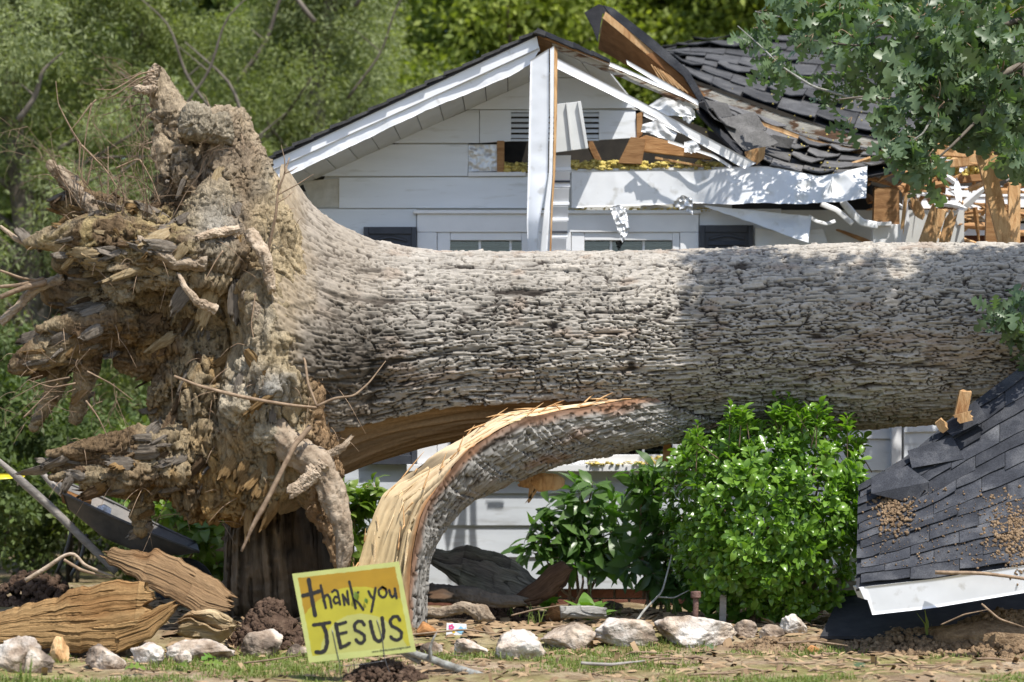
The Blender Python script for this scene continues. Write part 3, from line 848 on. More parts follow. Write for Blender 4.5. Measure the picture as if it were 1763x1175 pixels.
# gable boards
SB = lambda poly, dy=0.0, lap=0.018, m_='white': siding('siding_board', poly, YW + dy, M[m_], house, lap)
SB([(806, 189), (912, 141), (955, 141), (955, 189)])
SB([(958, 101), (1016, 134), (958, 134)])
SB([(958, 135), (1018, 135), (1104, 186), (1060, 187), (958, 188)])
SB([(674, 247), (806, 190), (825, 190), (825, 247)])
SB([(826, 190), (880, 190), (880, 244), (826, 247)])
SB([(1031, 190), (1094, 191), (1096, 238), (1031, 242)])
SB([(880, 190), (1031, 190), (1031, 194), (880, 194)], 0, .012)
SB([(880, 240), (1031, 239), (1031, 243), (880, 244)])
SB([(548, 304), (674, 249), (807, 249), (805, 304)])
SB([(584, 306), (946, 305), (946, 359), (584, 359)])
kp = sheet('kraft_paper', [(520, 313, 20), (584, 307, 20)], [(538, 358, 20), (584, 358, 20)], M['kraft'], house, 20, 14, 0.008, 9)
fp = sheet('foil_sheet', [(806, 249, 19.99), (856, 249, 19.99)], [(806, 297, 19.99), (856, 295, 19.99)], M['foil'], house, 30, 26, 0.014, 22)
beam('stud', P(862, 299, 20.02), P(862, 244, 20.02), .055, .09, M['lumber'], house, (0, 1, 0))
beam('stud', P(1040, 299, 20.9), P(1000, 215, 20.9), .05, .09, M['lumber'], house, (0, 1, 0))
prism('ledge', [(806, 297), (905, 296), (905, 303), (806, 304)], YW - 0.03, 0.05, M['trim'], house, 0.002)
prism('ledge', [(958, 292), (1270, 287), (1270, 296), (958, 298)], YW - 0.03, 0.06, M['trim'], house, 0.002)
# gable vent: dark backing with louvre slats
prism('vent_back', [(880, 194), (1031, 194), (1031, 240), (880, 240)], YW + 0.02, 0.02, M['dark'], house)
for k in range(5):
    y0 = 195 + k * 9.2
    siding('vent_slat', [(880, y0), (1031, y0), (1031, y0 + 6.6), (880, y0 + 6.6)], YW, M['white'], house, 0.016, -0.008, 0.004)
# left rake: roof courses, two-step fascia, soffit panels
sl_ = (57 - 274) / (924 - 462.0)
for k in range(15):
    a = 438 + (926 - 438) * k / 15; b = a + (926 - 438) / 15 + 4
    ya = 274 + (a - 462) * sl_; yb = 274 + (b - 462) * sl_
    j = random.uniform(-1.2, 1.2)
    prism('roof_course', [(a, ya - 7 + j), (b, yb - 3), (b, yb + 1.5), (a, ya - 1 + j)], 19.315 + random.uniform(-.008, .008), 3.9, M['shingle_grey'], house)
prism('roof_deck', [(440, 285.5), (924, 58), (924, 62), (440, 290)], 19.335, 3.8, M['felt'], house)
prism('fascia_board', [(440, 290), (924, 62.5), (928, 83), (440, 306)], 19.35, 0.02, M['metal'], house, 0.002)
sheet('fascia_cover', [(440, 307, 19.372), (700, 186.5, 19.372), (930, 84, 19.372)], [(440, 330, 19.372), (668, 222, 19.372), (730, 192, 19.372), (881, 130, 19.372), (916, 108, 19.372)], M['metal'], house, 120, 12, 0.013, 5, 0.004, 3, None, False, 0.006)
prism('fascia_groove', [(440, 303), (928, 80), (930, 88), (440, 312)], 19.385, 0.012, M['metal'], house)
for k in range(12):
    t0, t1 = k / 12, (k + 1) / 12 - .003
    f = lambda t: P(442 + (914 - 442) * t, 327 + (105 - 327) * t, 19.40)
    w_ = lambda t: P(470 + (912 - 470) * t, 342 + (141 - 342) * t, 20.0)
    bm = bmesh.new()
    q = [f(t0), f(t1), w_(t1), w_(t0)]
    s = random.uniform(-.002, .002)
    lo_ = [bm.verts.new(p + Vector((0, 0, s))) for p in q]; hi_ = [bm.verts.new(p + Vector((0, 0, .012))) for p in q]
    bm.faces.new(lo_); bm.faces.new(hi_[::-1])
    for i in range(4): bm.faces.new((lo_[i], lo_[(i + 1) % 4], hi_[(i + 1) % 4], hi_[i]))
    bm_add('soffit_panel', bm, M['vinyl'], house)
# right rake: cover torn away, bare board edges and hanging soffit
sheet('rake_board', [(950, 71, 19.4), (1060, 118, 19.42), (1203, 181, 19.45)], [(950, 84, 19.4), (1060, 130, 19.42), (1203, 191, 19.45)], M['peel'], house, 60, 6, .004, 9, .02, 4, None, False, .006)
sheet('rake_edging', [(953, 66, 19.37), (1060, 111, 19.39), (1200, 172, 19.42)], [(953, 72, 19.37), (1060, 118, 19.39), (1203, 180, 19.42)], M['trim'], house, 60, 4, .004, 9, .01, 5, None, False, .004)
for k in range(2):
    t0, t1 = k / 5, (k + 1) / 5 - .004
    f = lambda t: P(950 + 250 * t, 84 + (190 - 84) * t, 19.43)
    w_ = lambda t: P(958 + 320 * t, 101 + (276 - 101) * t, 19.98)
    bm = bmesh.new(); q = [f(t0), f(t1), w_(t1), w_(t0)]
    lo_ = [bm.verts.new(p + Vector((0, 0, random.uniform(-.004, .004)))) for p in q]; hi_ = [bm.verts.new(p + Vector((0, 0, .016))) for p in q]
    bm.faces.new(lo_); bm.faces.new(hi_[::-1])
    for i in range(4): bm.faces.new((lo_[i], lo_[(i + 1) % 4], hi_[(i + 1) % 4], hi_[i]))
    bm_add('soffit_panel', bm, M['vinyl'], house)
sheet('frieze_trim', [(957, 99, 19.28), (1110, 178, 19.28), (1200, 227, 19.30), (1302, 281, 19.36)], [(957, 117, 19.28), (1110, 192, 19.28), (1190, 239, 19.30), (1282, 291, 19.36)], M['trim'], house, 60, 5, .006, 6, .02, 6, None, False, .003)
prism('roof_deck', [(926, 57), (1044, 102), (1050, 110), (926, 63)], 19.36, 1.4, M['lumber'], house)
for k in range(4):
    a = 924 + k * 31; b = a + 34
    ya = 50 + (a - 924) * .40; yb = 50 + (b - 924) * .40
    prism('roof_course', [(a, ya + random.uniform(-3, 1)), (b, yb + random.uniform(-2, 3)), (b, yb + 8), (a, ya + 6)], 19.30 + random.uniform(-.03, .03), 1.5, M['shingle'], house, 0, None, .006)
prism('ridge_cap', [(917, 56), (925, 50), (940, 55), (938, 62), (925, 57)], 19.25, 3.9, M['shingle_grey'], house)
# windows
prism('head_cap', [(712, 362), (1207, 362), (1207, 368), (712, 368)], YW - 0.06, 0.07, M['trim'], house, 0.003)
prism('head_casing', [(718, 368.5), (1203, 368.5), (1203, 400), (718, 400)], YW - 0.035, 0.05, M['trim'], house, 0.003)
for x0, x1 in ((718, 752), (911, 983), (1171, 1203)):
    prism('side_casing', [(x0, 400.5), (x1, 400.5), (x1, 799), (x0, 799)], YW - 0.035, 0.05, M['trim'], house, 0.003)
prism('window_sill', [(700, 800), (1218, 800), (1218, 812), (700, 812)], YW - 0.09, 0.11, M['trim'], house, 0.004)
M['pane'] = bpy.data.materials.new('window_glass'); M['pane'].use_nodes = True
_nt = M['pane'].node_tree; _N = _nt.nodes
_t = _N.new('ShaderNodeBsdfTransparent'); _t.inputs[0].default_value = (.82, .86, .86, 1)
_g = _N.new('ShaderNodeBsdfGlossy'); _g.inputs['Roughness'].default_value = 0.03
_f = _N.new('ShaderNodeFresnel'); _f.inputs[0].default_value = 1.7
_m = _N.new('ShaderNodeMixShader')
_nt.links.new(_f.outputs[0], _m.inputs[0]); _nt.links.new(_t.outputs[0], _m.inputs[1]); _nt.links.new(_g.outputs[0], _m.inputs[2])
_nt.links.new(_m.outputs[0], _N['Material Output'].inputs['Surface'])
M['blind_dim'] = mat('grey_blind_slat', [(0.3, (0.17, 0.18, 0.18)), (0.7, (0.24, 0.25, 0.25))], 5, 0.6)
for (x0, x1, mun) in ((753, 910, (826, 879)), (984, 1170, (1052, 1108))):
    ft, fb = 400.5, 799
    gx0, gx1, gt, gb = x0 + 22, x1 - 12, 414, 783
    wf = prism('window', [(x0, ft), (gx0, ft), (gx0, fb), (x0, fb)], YW - 0.022, 0.06, M['trim'], house, 0.003)
    prism('frame_stile', [(gx1, ft), (x1, ft), (x1, fb), (gx1, fb)], YW - 0.022, 0.06, M['trim'], wf, 0.003)
    for (ya, yb) in ((ft, gt), (gb, fb), (598, 612)):
        prism('frame_rail', [(gx0 + .3, ya), (gx1 - .3, ya), (gx1 - .3, yb), (gx0 + .3, yb)], YW - 0.018, 0.05, M['trim'], wf, 0.003)
    for xm in mun:
        prism('muntin', [(xm - 2, gt + .3), (xm + 2, gt + .3), (xm + 2, gb - .3), (xm - 2, gb - .3)], YW + 0.012, 0.02, M['trim'], wf)
    prism('pane', [(gx0, gt), (gx1, gt), (gx1, gb), (gx0, gb)], YW + 0.036, 0.004, M['pane'], wf)
    bm = bmesh.new()
    for k in range(44):
        yy = gt + 2 + k * 8.4
        a, b = P(gx0, yy, YW + 0.09), P(gx1, yy, YW + 0.09)
        vs = [bm.verts.new(a), bm.verts.new(b), bm.verts.new(b + Vector((0, .018, .020))), bm.verts.new(a + Vector((0, .018, .020)))]
        bm.faces.new(vs)
    bl = bm_add('blind', bm, M['blind_dim'], wf)
# siding beside and under the windows
for k in range(12):
    yt = 360 + k * 54.5; yb = yt + 54.5
    segs = [(wl + 2, 717), (1204, 1345)] if yb < 815 else [(wl + 2, 1345)]
    if yt < 800 < yb or (yb > 800 and yt < 812):
        segs = [(wl + 2, 699), (1219, 1345)]
    for (xa, xb) in segs:
        SB([(xa, yt), (xb, yt), (xb, yb), (xa, yb)], 0.002, .020, 'white' if yb < 700 else 'white_shaded')
SB([(700, 812), (1218, 812), (1218, 850), (700, 850)], 0.003, .020, 'white_shaded')
# the crushed corner seen between bush and fallen roof
for k in range(5):
    yt = 700 + k * 54.5
    SB([(1352, yt), (1535, yt + 2), (1533, yt + 56), (1352, yt + 54)], -0.02, .02)
    SB([(1556, yt - 10), (1660, yt - 14), (1660, yt + 42), (1556, yt + 45)], -0.06, .02)
prism('corner_board', [(1537, 600), (1553, 600), (1551, 960), (1533, 960)], YW - 0.09, 0.08, M['trim'], house, 0.003)
# shutters with louvres
for (x0, x1, y0) in ((626, 717, 391), (1205, 1297, 388)):
    sh = prism('shutter', [(x0, y0), (x1, y0), (x1, 800), (x0, 800)], YW - 0.052, 0.03, M['shutter'], house, 0.003)
    for ya, yb in ((y0, y0 + 12), (588, 606), (784, 800)):
        prism('rail', [(x0 + 9, ya), (x1 - 9, ya), (x1 - 9, yb), (x0 + 9, yb)], YW - 0.068, 0.016, M['shutter'], sh, 0.002)
    for xa, xb in ((x0, x0 + 8.5), (x1 - 8.5, x1)):
        prism('stile', [(xa, y0), (xb, y0), (xb, 800), (xa, 800)], YW - 0.070, 0.018, M['shutter'], sh, 0.002)
    xm = (x0 + x1) / 2
    sheet('arch', [(x0 + 16, y0 + 21, 19.93), (xm - 16, y0 + 17, 19.93), (xm, y0 + 14, 19.93), (xm + 16, y0 + 17, 19.93), (x1 - 16, y0 + 21, 19.93)],
          [(x0 + 16, y0 + 25, 19.93), (xm - 16, y0 + 22, 19.93), (xm, y0 + 19, 19.93), (xm + 16, y0 + 22, 19.93), (x1 - 16, y0 + 25, 19.93)], M['shutter'], sh, 16, 3, 0, 3, .012)
    for k in range(18):
        yy = y0 + 27 + k * 9.0
        siding('slat', [(x0 + 14, yy), (x1 - 14, yy), (x1 - 14, yy + 7.5), (x0 + 14, yy + 7.5)], YW - 0.056, M['shutter'], sh, 0.014, 0.0, 0.004)
# rafters and insulation in the hole
rf = prism('stud', [(1086, 236), (1112, 239), (1105, 283), (1064, 281)], 19.93, 0.04, M['lumber'], house, 0.002)
prism('stud', [(1096, 196), (1106, 193), (1106, 232), (1096, 240)], 19.97, 0.09, M['lumber'], house, 0.002)
prism('joist', [(1101, 238), (1112, 233), (1224, 262), (1224, 275), (1101, 260)], 19.96, 0.05, M['lumber'], house, 0.002)
prism('joist', [(1128, 270), (1210, 285), (1210, 288), (1128, 274)], 19.85, 0.03, M['rawwood'], house, 0.001)
rs = np.random.default_rng(5)
def fluff(n, fx, fy, fY, r0, r1, flat=.7):
    pts = []
    for _ in range(n):
        r = r0 + (r1 - r0) * rs.random() ** 2
        pts.append((tuple(P(fx(), fy(), fY())), (r * rs.uniform(.7, 1.6), r, r * flat * rs.uniform(.6, 1.3))))
    return tag(lumps('insulation', pts, M['wool'], house, rough=0.7, sub=1), kind='stuff')
U = rs.uniform
fluff(150, lambda: U(868, 908), lambda: U(281, 296), lambda: 19.97 + .5 * rs.random() ** 1.6, .006, .030)
fluff(420, lambda: U(984, 1100), lambda: 292 - 15 * rs.random() ** 1.4, lambda: 19.96 + .5 * rs.random() ** 1.6, .006, .032)
fluff(260, lambda: U(1095, 1245), lambda: 291 - 12 * rs.random() ** 1.4, lambda: 19.94 + .5 * rs.random() ** 1.6, .006, .030)
fluff(160, lambda: U(1010, 1150), lambda: U(795, 801), lambda: 19.92 + U(-.03, .03), .004, .018, .5)
fluff(70, lambda: U(1112, 1150), lambda: U(786, 800), lambda: 19.92, .006, .022)
fluff(30, lambda: U(905, 935), lambda: U(797, 801), lambda: 19.92, .004, .012)
fluff(170, lambda: U(920, 1240), lambda: 361 + U(-3, 3), lambda: 19.975, .004, .018, .5)

# main house wall set back on the right, with split white boards
for (poly, mt) in (([(1578, 322), (1830, 320), (1830, 338), (1578, 341)], 'white'), ([(1585, 342), (1830, 339), (1830, 357), (1580, 360)], 'white'),
                   ([(1600, 376), (1830, 374), (1830, 380), (1600, 383)], 'trim'), ([(1600, 388), (1830, 384), (1830, 406), (1600, 406)], 'white')):
    siding('siding_board', poly, 21.2, M[mt], house, .02)
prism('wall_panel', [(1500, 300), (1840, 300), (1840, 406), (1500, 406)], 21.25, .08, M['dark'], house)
prism('shelf_board', [(1580, 362), (1830, 360), (1830, 374), (1580, 372)], 21.1, .12, M['rawwood'], house, .002)
prism('wall_panel', [(1500, 406), (1840, 406), (1840, 1010), (1500, 1010)], 21.25, .08, M['brick'], house)

# ---- roofs
back = thing('sagging_roof', tuple(P(1400, 120, 23)), 'black shingled main roof sagging behind the gable, oak leaves lying on it', 'roof')
lo = [P(1130, 102, 22.6), P(1200, 135, 22.3), P(1260, 165, 22.0), P(1340, 192, 21.8), P(1480, 228, 21.5), P(1620, 245, 21.3), P(1840, 262, 21.3)]
up = [P(1140, 86, 24.6), P(1190, 70, 24.8), P(1260, 62, 24.8), P(1380, 62, 24.8), P(1500, 62, 24.8), P(1660, 60, 24.8), P(1880, 56, 24.8)]
patch('roof_deck', [p - Vector((0, 0, .03)) for p in lo], [p - Vector((0, 0, .03)) for p in up], M['felt'], back)
shingles(back, lo, up, 7, 0.33, M['shingle_grey'], 0.014, 0.010, 0.03, seed=3, curl=0.03, drop=.03)
rs = np.random.default_rng(14)
pts = []
for k in range(150):
    px = rs.uniform(1180, 1560); py = rs.uniform(150, 300)
    pts.append((tuple(P(px, py, np.interp(py, [90, 150, 215, 240, 300], [24, 22.2, 21.3, 20.4, 19.62]) - .06 * rs.random())), rs.uniform(.003, .009)))
tag(lumps('roof_litter', pts, M['wool'], None, rough=.7, sub=1), 'yellow crumbs of insulation and leaf litter sprinkled over the broken roof', 'litter', kind='stuff')
sheet('broken_beam', [(1188, 140, 21.2), (1260, 168, 21.15), (1350, 200, 21.1), (1470, 232, 21.0), (1560, 250, 21.0)],
      [(1192, 166, 21.2), (1260, 196, 21.15), (1350, 228, 21.1), (1470, 262, 21.0), (1560, 276, 21.0)], M['peel'], back, 80, 8, .02, 5, .12, 8, None, False, .012)
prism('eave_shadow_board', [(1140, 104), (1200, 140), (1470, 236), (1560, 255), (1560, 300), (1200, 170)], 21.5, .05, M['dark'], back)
front = thing('broken_roof_slope', tuple(P(1370, 260, 20.4)), 'grey shingled gable slope torn loose and slumped onto the white fascia', 'roof')
lo = [P(1200, 186, 19.75), P(1240, 228, 19.7), P(1285, 272, 19.66), P(1335, 293, 19.64), P(1405, 306, 19.64), P(1470, 302, 19.7), P(1535, 290, 19.8)]
up = [P(1196, 160, 20.6), P(1245, 178, 20.7), P(1300, 196, 20.8), P(1370, 222, 20.85), P(1430, 240, 20.85), P(1500, 256, 20.85), P(1580, 262, 20.85)]
patch('roof_deck', [p - Vector((0, 0, .025)) for p in lo], [p - Vector((0, 0, .025)) for p in up], M['felt'], front)
shingles(front, lo, up, 5, 0.26, M['shingle_front'], 0.016, 0.009, 0.03, seed=9, curl=0.04, drop=.04)
for (poly, Y) in (([(1238, 205), (1300, 192), (1318, 222), (1262, 238)], 19.9), ([(1262, 238), (1312, 222), (1340, 246), (1288, 268)], 19.8), ([(1212, 172), (1252, 178), (1262, 200), (1222, 204)], 20.0),
                  ([(1330, 232), (1368, 240), (1360, 256), (1322, 250)], 20.0)):
    prism('loose_shingle', poly, Y, .012, M['shingle_front'], front, 0, [Y, Y + .12, Y + .10, Y - .05])
prism('sheathing_scrap', [(1282, 262), (1300, 256), (1318, 253), (1316, 272), (1303, 284), (1284, 270)], 19.62, .02, M['rawwood'], front)
sheet('broken_edge_board', [(1300, 205, 20.5), (1400, 240, 20.55), (1480, 258, 20.6), (1560, 268, 20.6)], [(1300, 212, 20.5), (1400, 248, 20.55), (1480, 266, 20.6), (1560, 274, 20.6)], M['rawwood'], front, 50, 4, .01, 9, .05, 4, None, False, .01)

ur = thing('upturned_roof_panel', tuple(P(1120, 100, 20)), 'brown sheathing panel of roof flipped up on end beside the gable peak', 'roof panel')
prism('sheathing', [(1040, 24), (1064, 40), (1130, 96), (1205, 165), (1196, 180), (1030, 84), (1034, 48)], 20.20, .02, M['plywood'], ur, 0.002, [19.95, 19.95, 19.97, 20.00, 20.08, 20.45, 20.30])
prism('felt_layer', [(1006, 22), (1030, 7), (1052, 14), (1112, 60), (1182, 120), (1220, 184), (1207, 178), (1170, 130), (1106, 70), (1064, 40), (1038, 22), (1030, 72), (1020, 46)], 20.56, .03, M['felt'], ur, 0, None, .004)
prism('shingle_layer', [(1040, 8), (1056, 14), (1120, 64), (1186, 122), (1224, 186), (1214, 190), (1178, 132), (1112, 76), (1050, 24)], 19.92, .05, M['shingle'], ur, 0, None, .006)
beam('batten', P(1042, 28, 19.92), P(1140, 108, 19.95), .02, .05, M['rawwood'], ur, jag=.02, seed=3)
beam('batten', P(1120, 92, 19.94), P(1206, 166, 20.00), .03, .06, M['plywood'], ur, jag=.03, seed=4)
for k in range(7):
    x0 = 1122 + k * 5
    beam('splinter', P(x0, 112 + k * 3, 19.93), P(x0 + 14 + k * 3, 136 + k * 4, 19.92), .005, .008, M['rawwood'], ur, jag=.01, seed=k)
# ---- loose strips and scraps on the gable
t = thing('white_trim_strip', tuple(P(1140, 142, 19.2)), 'long narrow white strip lying slanted against the upturned brown panel', 'trim strip')
sheet('strip', [(1078, 103, 19.25), (1140, 138, 19.22), (1202, 174, 19.2)], [(1080, 111, 19.25), (1140, 148, 19.22), (1202, 182, 19.2)], M['trim'], t, 24, 4, .004, 8, .006, 2)
for i, (tp, bt, nm, lb) in enumerate([
    ([(1112, 184, 19.5), (1140, 166, 19.5), (1172, 168, 19.5), (1196, 192, 19.5)], [(1128, 200, 19.5), (1150, 198, 19.5), (1180, 200, 19.5), (1198, 203, 19.5)], 'torn_soffit_sheet', 'crumpled white sheet curling up from the right rake of the gable'),
    ([(1106, 214, 19.7), (1130, 206, 19.7), (1166, 230, 19.7)], [(1104, 226, 19.7), (1135, 236, 19.7), (1160, 243, 19.7)], 'torn_soffit_sheet', 'torn white sheet lying on the brown joist under the rake'),
    ([(1178, 245, 19.66), (1196, 240, 19.66), (1206, 256, 19.66)], [(1178, 262, 19.66), (1192, 264, 19.66), (1205, 258, 19.66)], 'torn_soffit_sheet', 'small crumpled white scrap wedged beside the end of the joist'),
    ([(1170, 188, 19.55), (1190, 196, 19.55), (1196, 192, 19.55)], [(1176, 206, 19.55), (1186, 214, 19.55), (1194, 206, 19.55)], 'torn_soffit_sheet', 'small ragged white scrap at the foot of the slanted strip'),
]):
    tag(sheet(nm, tp, bt, M['metal'], None, 26, 14, .03, 14, .003, 30 + i, None, True, .012), lb, 'metal scrap')
tag(sheet('white_lath', [(1108, 194, 19.72), (1200, 236, 19.66), (1285, 282, 19.6)], [(1108, 200, 19.72), (1200, 243, 19.66), (1282, 288, 19.6)], M['trim'], None, 40, 4, .006, 7, .008, 31),
    'thin white lath running beneath the sagging right rake', 'trim strip')
tag(sheet('white_lath', [(1150, 240, 19.8), (1230, 266, 19.72), (1260, 286, 19.7)], [(1150, 246, 19.8), (1230, 272, 19.72), (1258, 291, 19.7)], M['trim'], None, 30, 4, .006, 7, .008, 33),
    'thin white lath resting on the insulation under the rake', 'trim strip')
# hanging fascia: folded aluminium with its board, hanging from the peak
hf = thing('hanging_fascia', tuple(P(930, 84, 19.1)), 'bent white fascia hanging straight down from the gable peak in front of the wall', 'fascia')
def fold(x_edge):
    return x_edge
left_r = [(913, 104, 19.10), (911, 200, 19.10), (909, 300, 19.10), (907, 380, 19.08), (909, 440, 19.10), (910, 540, 19.15)]
mid_r = [(945, 84, 19.05), (945, 200, 19.05), (943, 300, 19.06), (934, 352, 19.02), (929, 380, 18.99), (924, 440, 19.02), (922, 540, 19.12)]
rib_r = [(947, 84, 19.055), (947, 200, 19.055), (945, 300, 19.065), (938, 352, 19.03), (935, 380, 19.0), (930, 440, 19.03), (928, 540, 19.12)]
right_r = [(954, 79, 19.09), (953, 200, 19.10), (951, 300, 19.10), (947, 352, 19.09), (946, 380, 19.09), (942, 440, 19.10), (940, 540, 19.15)]
sheet('cover_face', left_r, mid_r, M['metal'], hf, 100, 8, .010, 5, .003, 41, None, False)
sheet('cover_lip', rib_r, right_r, M['metal'], hf, 100, 5, .008, 6, .003, 42, None, False)
sheet('board', [(954, 80, 19.10), (954, 200, 19.10), (952, 300, 19.11), (949, 352, 19.11), (946, 440, 19.12), (945, 540, 19.15)],
      [(960, 86, 19.12), (959, 200, 19.12), (956, 300, 19.13), (952, 352, 19.13), (949, 440, 19.14), (948, 540, 19.17)], M['rawwood'], hf, 60, 4, .004, 20, .04, 43, None, True, .004)
# hanging soffit: chain of short vented panels
hs = thing('hanging_soffit', tuple(P(968, 262, 19.35)), 'string of short grey soffit panels dangling in front of the windows', 'soffit')
yy = 268.0
for k in range(8):
    sh_ = -k * 1.15; h = 27 + (k % 3) * 2
    x0, x1 = 953 + sh_, 983 + sh_ - (0.4 * k)
    pn = prism('panel', [(x0, yy + random.uniform(-1, 1)), (x1, yy + random.uniform(-1, 1)), (x1 - .8, yy + h - 3), (x0 - .8, yy + h - 3)], 19.33, .008, M['trim'], hs, .001,
               [19.30, 19.30, 19.34, 19.34])
    prism('lip', [(x0 - 1, yy + h - 6), (x1 + .5, yy + h - 6.5), (x1 + .5, yy + h - 1.5), (x0 - 1, yy + h - 1)], 19.325, .016, M['trim'], pn, .002)
    if k in (1, 4):
        prism('vent_strip', [(x0, yy + h - 13), (x1, yy + h - 13), (x1, yy + h - 9.5), (x0, yy + h - 9.5)], 19.318, .014, M['shutter'], pn)
    yy += h
sp = thing('soffit_scrap', tuple(P(982, 262, 19.2)), 'tilted grey soffit panel with two ribs stuck beside the hanging fascia', 'soffit')
prism('panel', [(954, 180), (998, 175), (1010, 256), (956, 263)], 19.22, .012, M['vinyl'], sp, .002)
for (a, b, c, d) in (((974, 177), (977, 177), (986, 258), (983, 259)), ((994, 175), (1000, 174), (1013, 255), (1008, 256.5))):
    prism('rib', [a, b, c, d], 19.19, .03, M['vinyl'], sp, .002)
# crumpled fascia sheets across the wall
tag(sheet('crumpled_fascia', [(984, 295, 19.90), (1130, 293, 19.88), (1200, 294, 19.84), (1260, 288, 19.72), (1320, 286, 19.62), (1370, 295, 19.58), (1410, 304, 19.58), (1450, 297, 19.55), (1495, 284, 19.50)],
      [(984, 358, 19.90), (1130, 353, 19.88), (1200, 350, 19.84), (1260, 352, 19.62), (1320, 349, 19.46), (1370, 352, 19.42), (1410, 349, 19.42), (1450, 347, 19.38), (1490, 342, 19.32)], M['metal'], None, 200, 22, .02, 4.2, .004, 50,
      lambda t: .004 + .13 * max(0, t - .30), True, .004), 'long white fascia sheet crumpled at its right end under the yellow insulation', 'fascia')
tag(sheet('crumpled_siding', [(1211, 354, 19.8), (1290, 362, 19.66), (1398, 372, 19.62)], [(1216, 357, 19.8), (1310, 389, 19.60), (1391, 419, 19.46)], M['metal'], None, 70, 22, .03, 6, .004, 52, lambda t: .01 + .05 * t, True, .004),
    'triangular crumpled white sheet over the right hand shutter', 'siding sheet')
tag(sheet('torn_siding', [(1300, 392, 19.95), (1360, 402, 19.93), (1418, 392, 19.9)], [(1300, 440, 19.95), (1360, 446, 19.93), (1432, 444, 19.9)], M['white'], None, 40, 16, .02, 8, .006, 54), 'torn white board between the shutter and the dark hole', 'siding sheet')
for i, (tp, bt, lb) in enumerate([
    ([(1049, 357, 19.75), (1066, 353, 19.75), (1078, 358, 19.75)], [(1062, 392, 19.7), (1072, 420, 19.68), (1084, 395, 19.7)], 'foil scrap dangling like an icicle over the right window'),
    ([(1160, 347, 19.6), (1174, 337, 19.6), (1192, 342, 19.6)], [(1163, 358, 19.6), (1180, 363, 19.6), (1193, 369, 19.6)], 'crumpled foil scrap stuck to the long white fascia'),
]):
    tag(sheet('foil_scrap', tp, bt, M['foil'], None, 26, 26, .03, 26, .002, 60 + i, None, True, .012), lb, 'foil scrap')
for i, (pts_, r_, lb) in enumerate([
    ([(1413, 351, 19.7), (1440, 362, 19.68), (1468, 386, 19.7)], .022, 'short white metal strip hanging straight into the dark hole'),
    ([(1450, 346, 19.62), (1466, 366, 19.6), (1484, 384, 19.6), (1512, 389, 19.6)], .028, 'curled white metal strip bending towards the broken post'),
    ([(1392, 372, 19.75), (1406, 382, 19.72), (1424, 386, 19.72), (1438, 381, 19.75)], .014, 'thin curl of white metal lowest in the dark hole')]):
    tag(tube('metal_strip', [P(*p) for p in pts_], [r_] * len(pts_), M['metal'], None, 8, 24, .15, i, .22), lb, 'metal strip')
# splintered timbers on the right
tag(sheet('broken_post', [(1506, 322, 19.82), (1548, 324, 19.82)], [(1504, 386, 19.80), (1549, 386, 19.80)], M['lumber'], None, 18, 18, .004, 12, .09, 70, None, False, .012), 'squared brown post standing snapped in the dark hole', 'post')
wp = thing('white_post_wrap', tuple(P(1532, 430, 19.75)), 'torn white post wrap with a pale sliver standing above the trunk', 'post')
prism('wrap', [(1503, 388), (1558, 386), (1557, 440), (1503, 440)], 19.74, .1, M['trim'], wp, .003)
prism('cap', [(1500, 383), (1535, 382), (1535, 389), (1500, 390)], 19.7, .14, M['trim'], wp, .003)
prism('sliver', [(1554, 345), (1562, 340), (1566, 386), (1557, 424), (1552, 424)], 19.7, .012, M['trim'], wp, .001)
for i, (a, b, w_, h_, lb) in enumerate([
    ((1691, 255, 19.3), (1735, 430, 19.25), .11, .05, 'long pale board leaning left, splintered at its top end'),
    ((1708, 290, 19.6), (1706, 430, 19.6), .085, .05, 'brown upright board half hidden by the leaning pale board'),
    ((1746, 318, 19.55), (1745, 432, 19.5), .085, .05, 'upright board with bark standing nearest the right edge'),
    ((1616, 362, 19.5), (1592, 430, 19.45), .12, .06, 'short chunk of split timber leaning among the splinters'),
    ((1638, 372, 19.48), (1622, 432, 19.45), .075, .05, 'short pointed pale timber next to the split chunk'),
    ((1572, 345, 19.6), (1586, 372, 19.6), .07, .05, 'stubby splinter of raw wood above the white post wrap'),
    ((1600, 262, 20.2), (1700, 268, 20.2), .05, .05, 'broken rafter end lying level under the black roof edge'),
    ((1610, 285, 20.1), (1720, 274, 20.1), .06, .05, 'splintered orange rafter lying level below the roof edge'),
    ((1625, 312, 20.4), (1760, 300, 20.4), .05, .05, 'dark brown rafter lying across behind the leaning board'),
    ((1560, 336, 19.5), (1553, 395, 19.5), .025, .02, 'thin reddish splinter leaning on the white post wrap'),
]):
    tag(beam('splintered_board', P(*a), P(*b), w_, h_, M['rawwood'] if i not in (1, 8) else M['lumber'], None, (0, -1, 0.1), jag=.05, seed=i + 20), lb, 'broken board', 'splintered boards on the right of the house')
rs = np.random.default_rng(8)
pts = [(tuple(P(rs.uniform(1600, 1710), rs.uniform(262, 310), 20.5 + rs.uniform(-.1, .2))), rs.uniform(.01, .04)) for k in range(160)]
tag(lumps('insulation_heap', pts, M['wool'], None, rough=0.5), 'heap of dirty yellow insulation under the right roof edge', 'insulation')
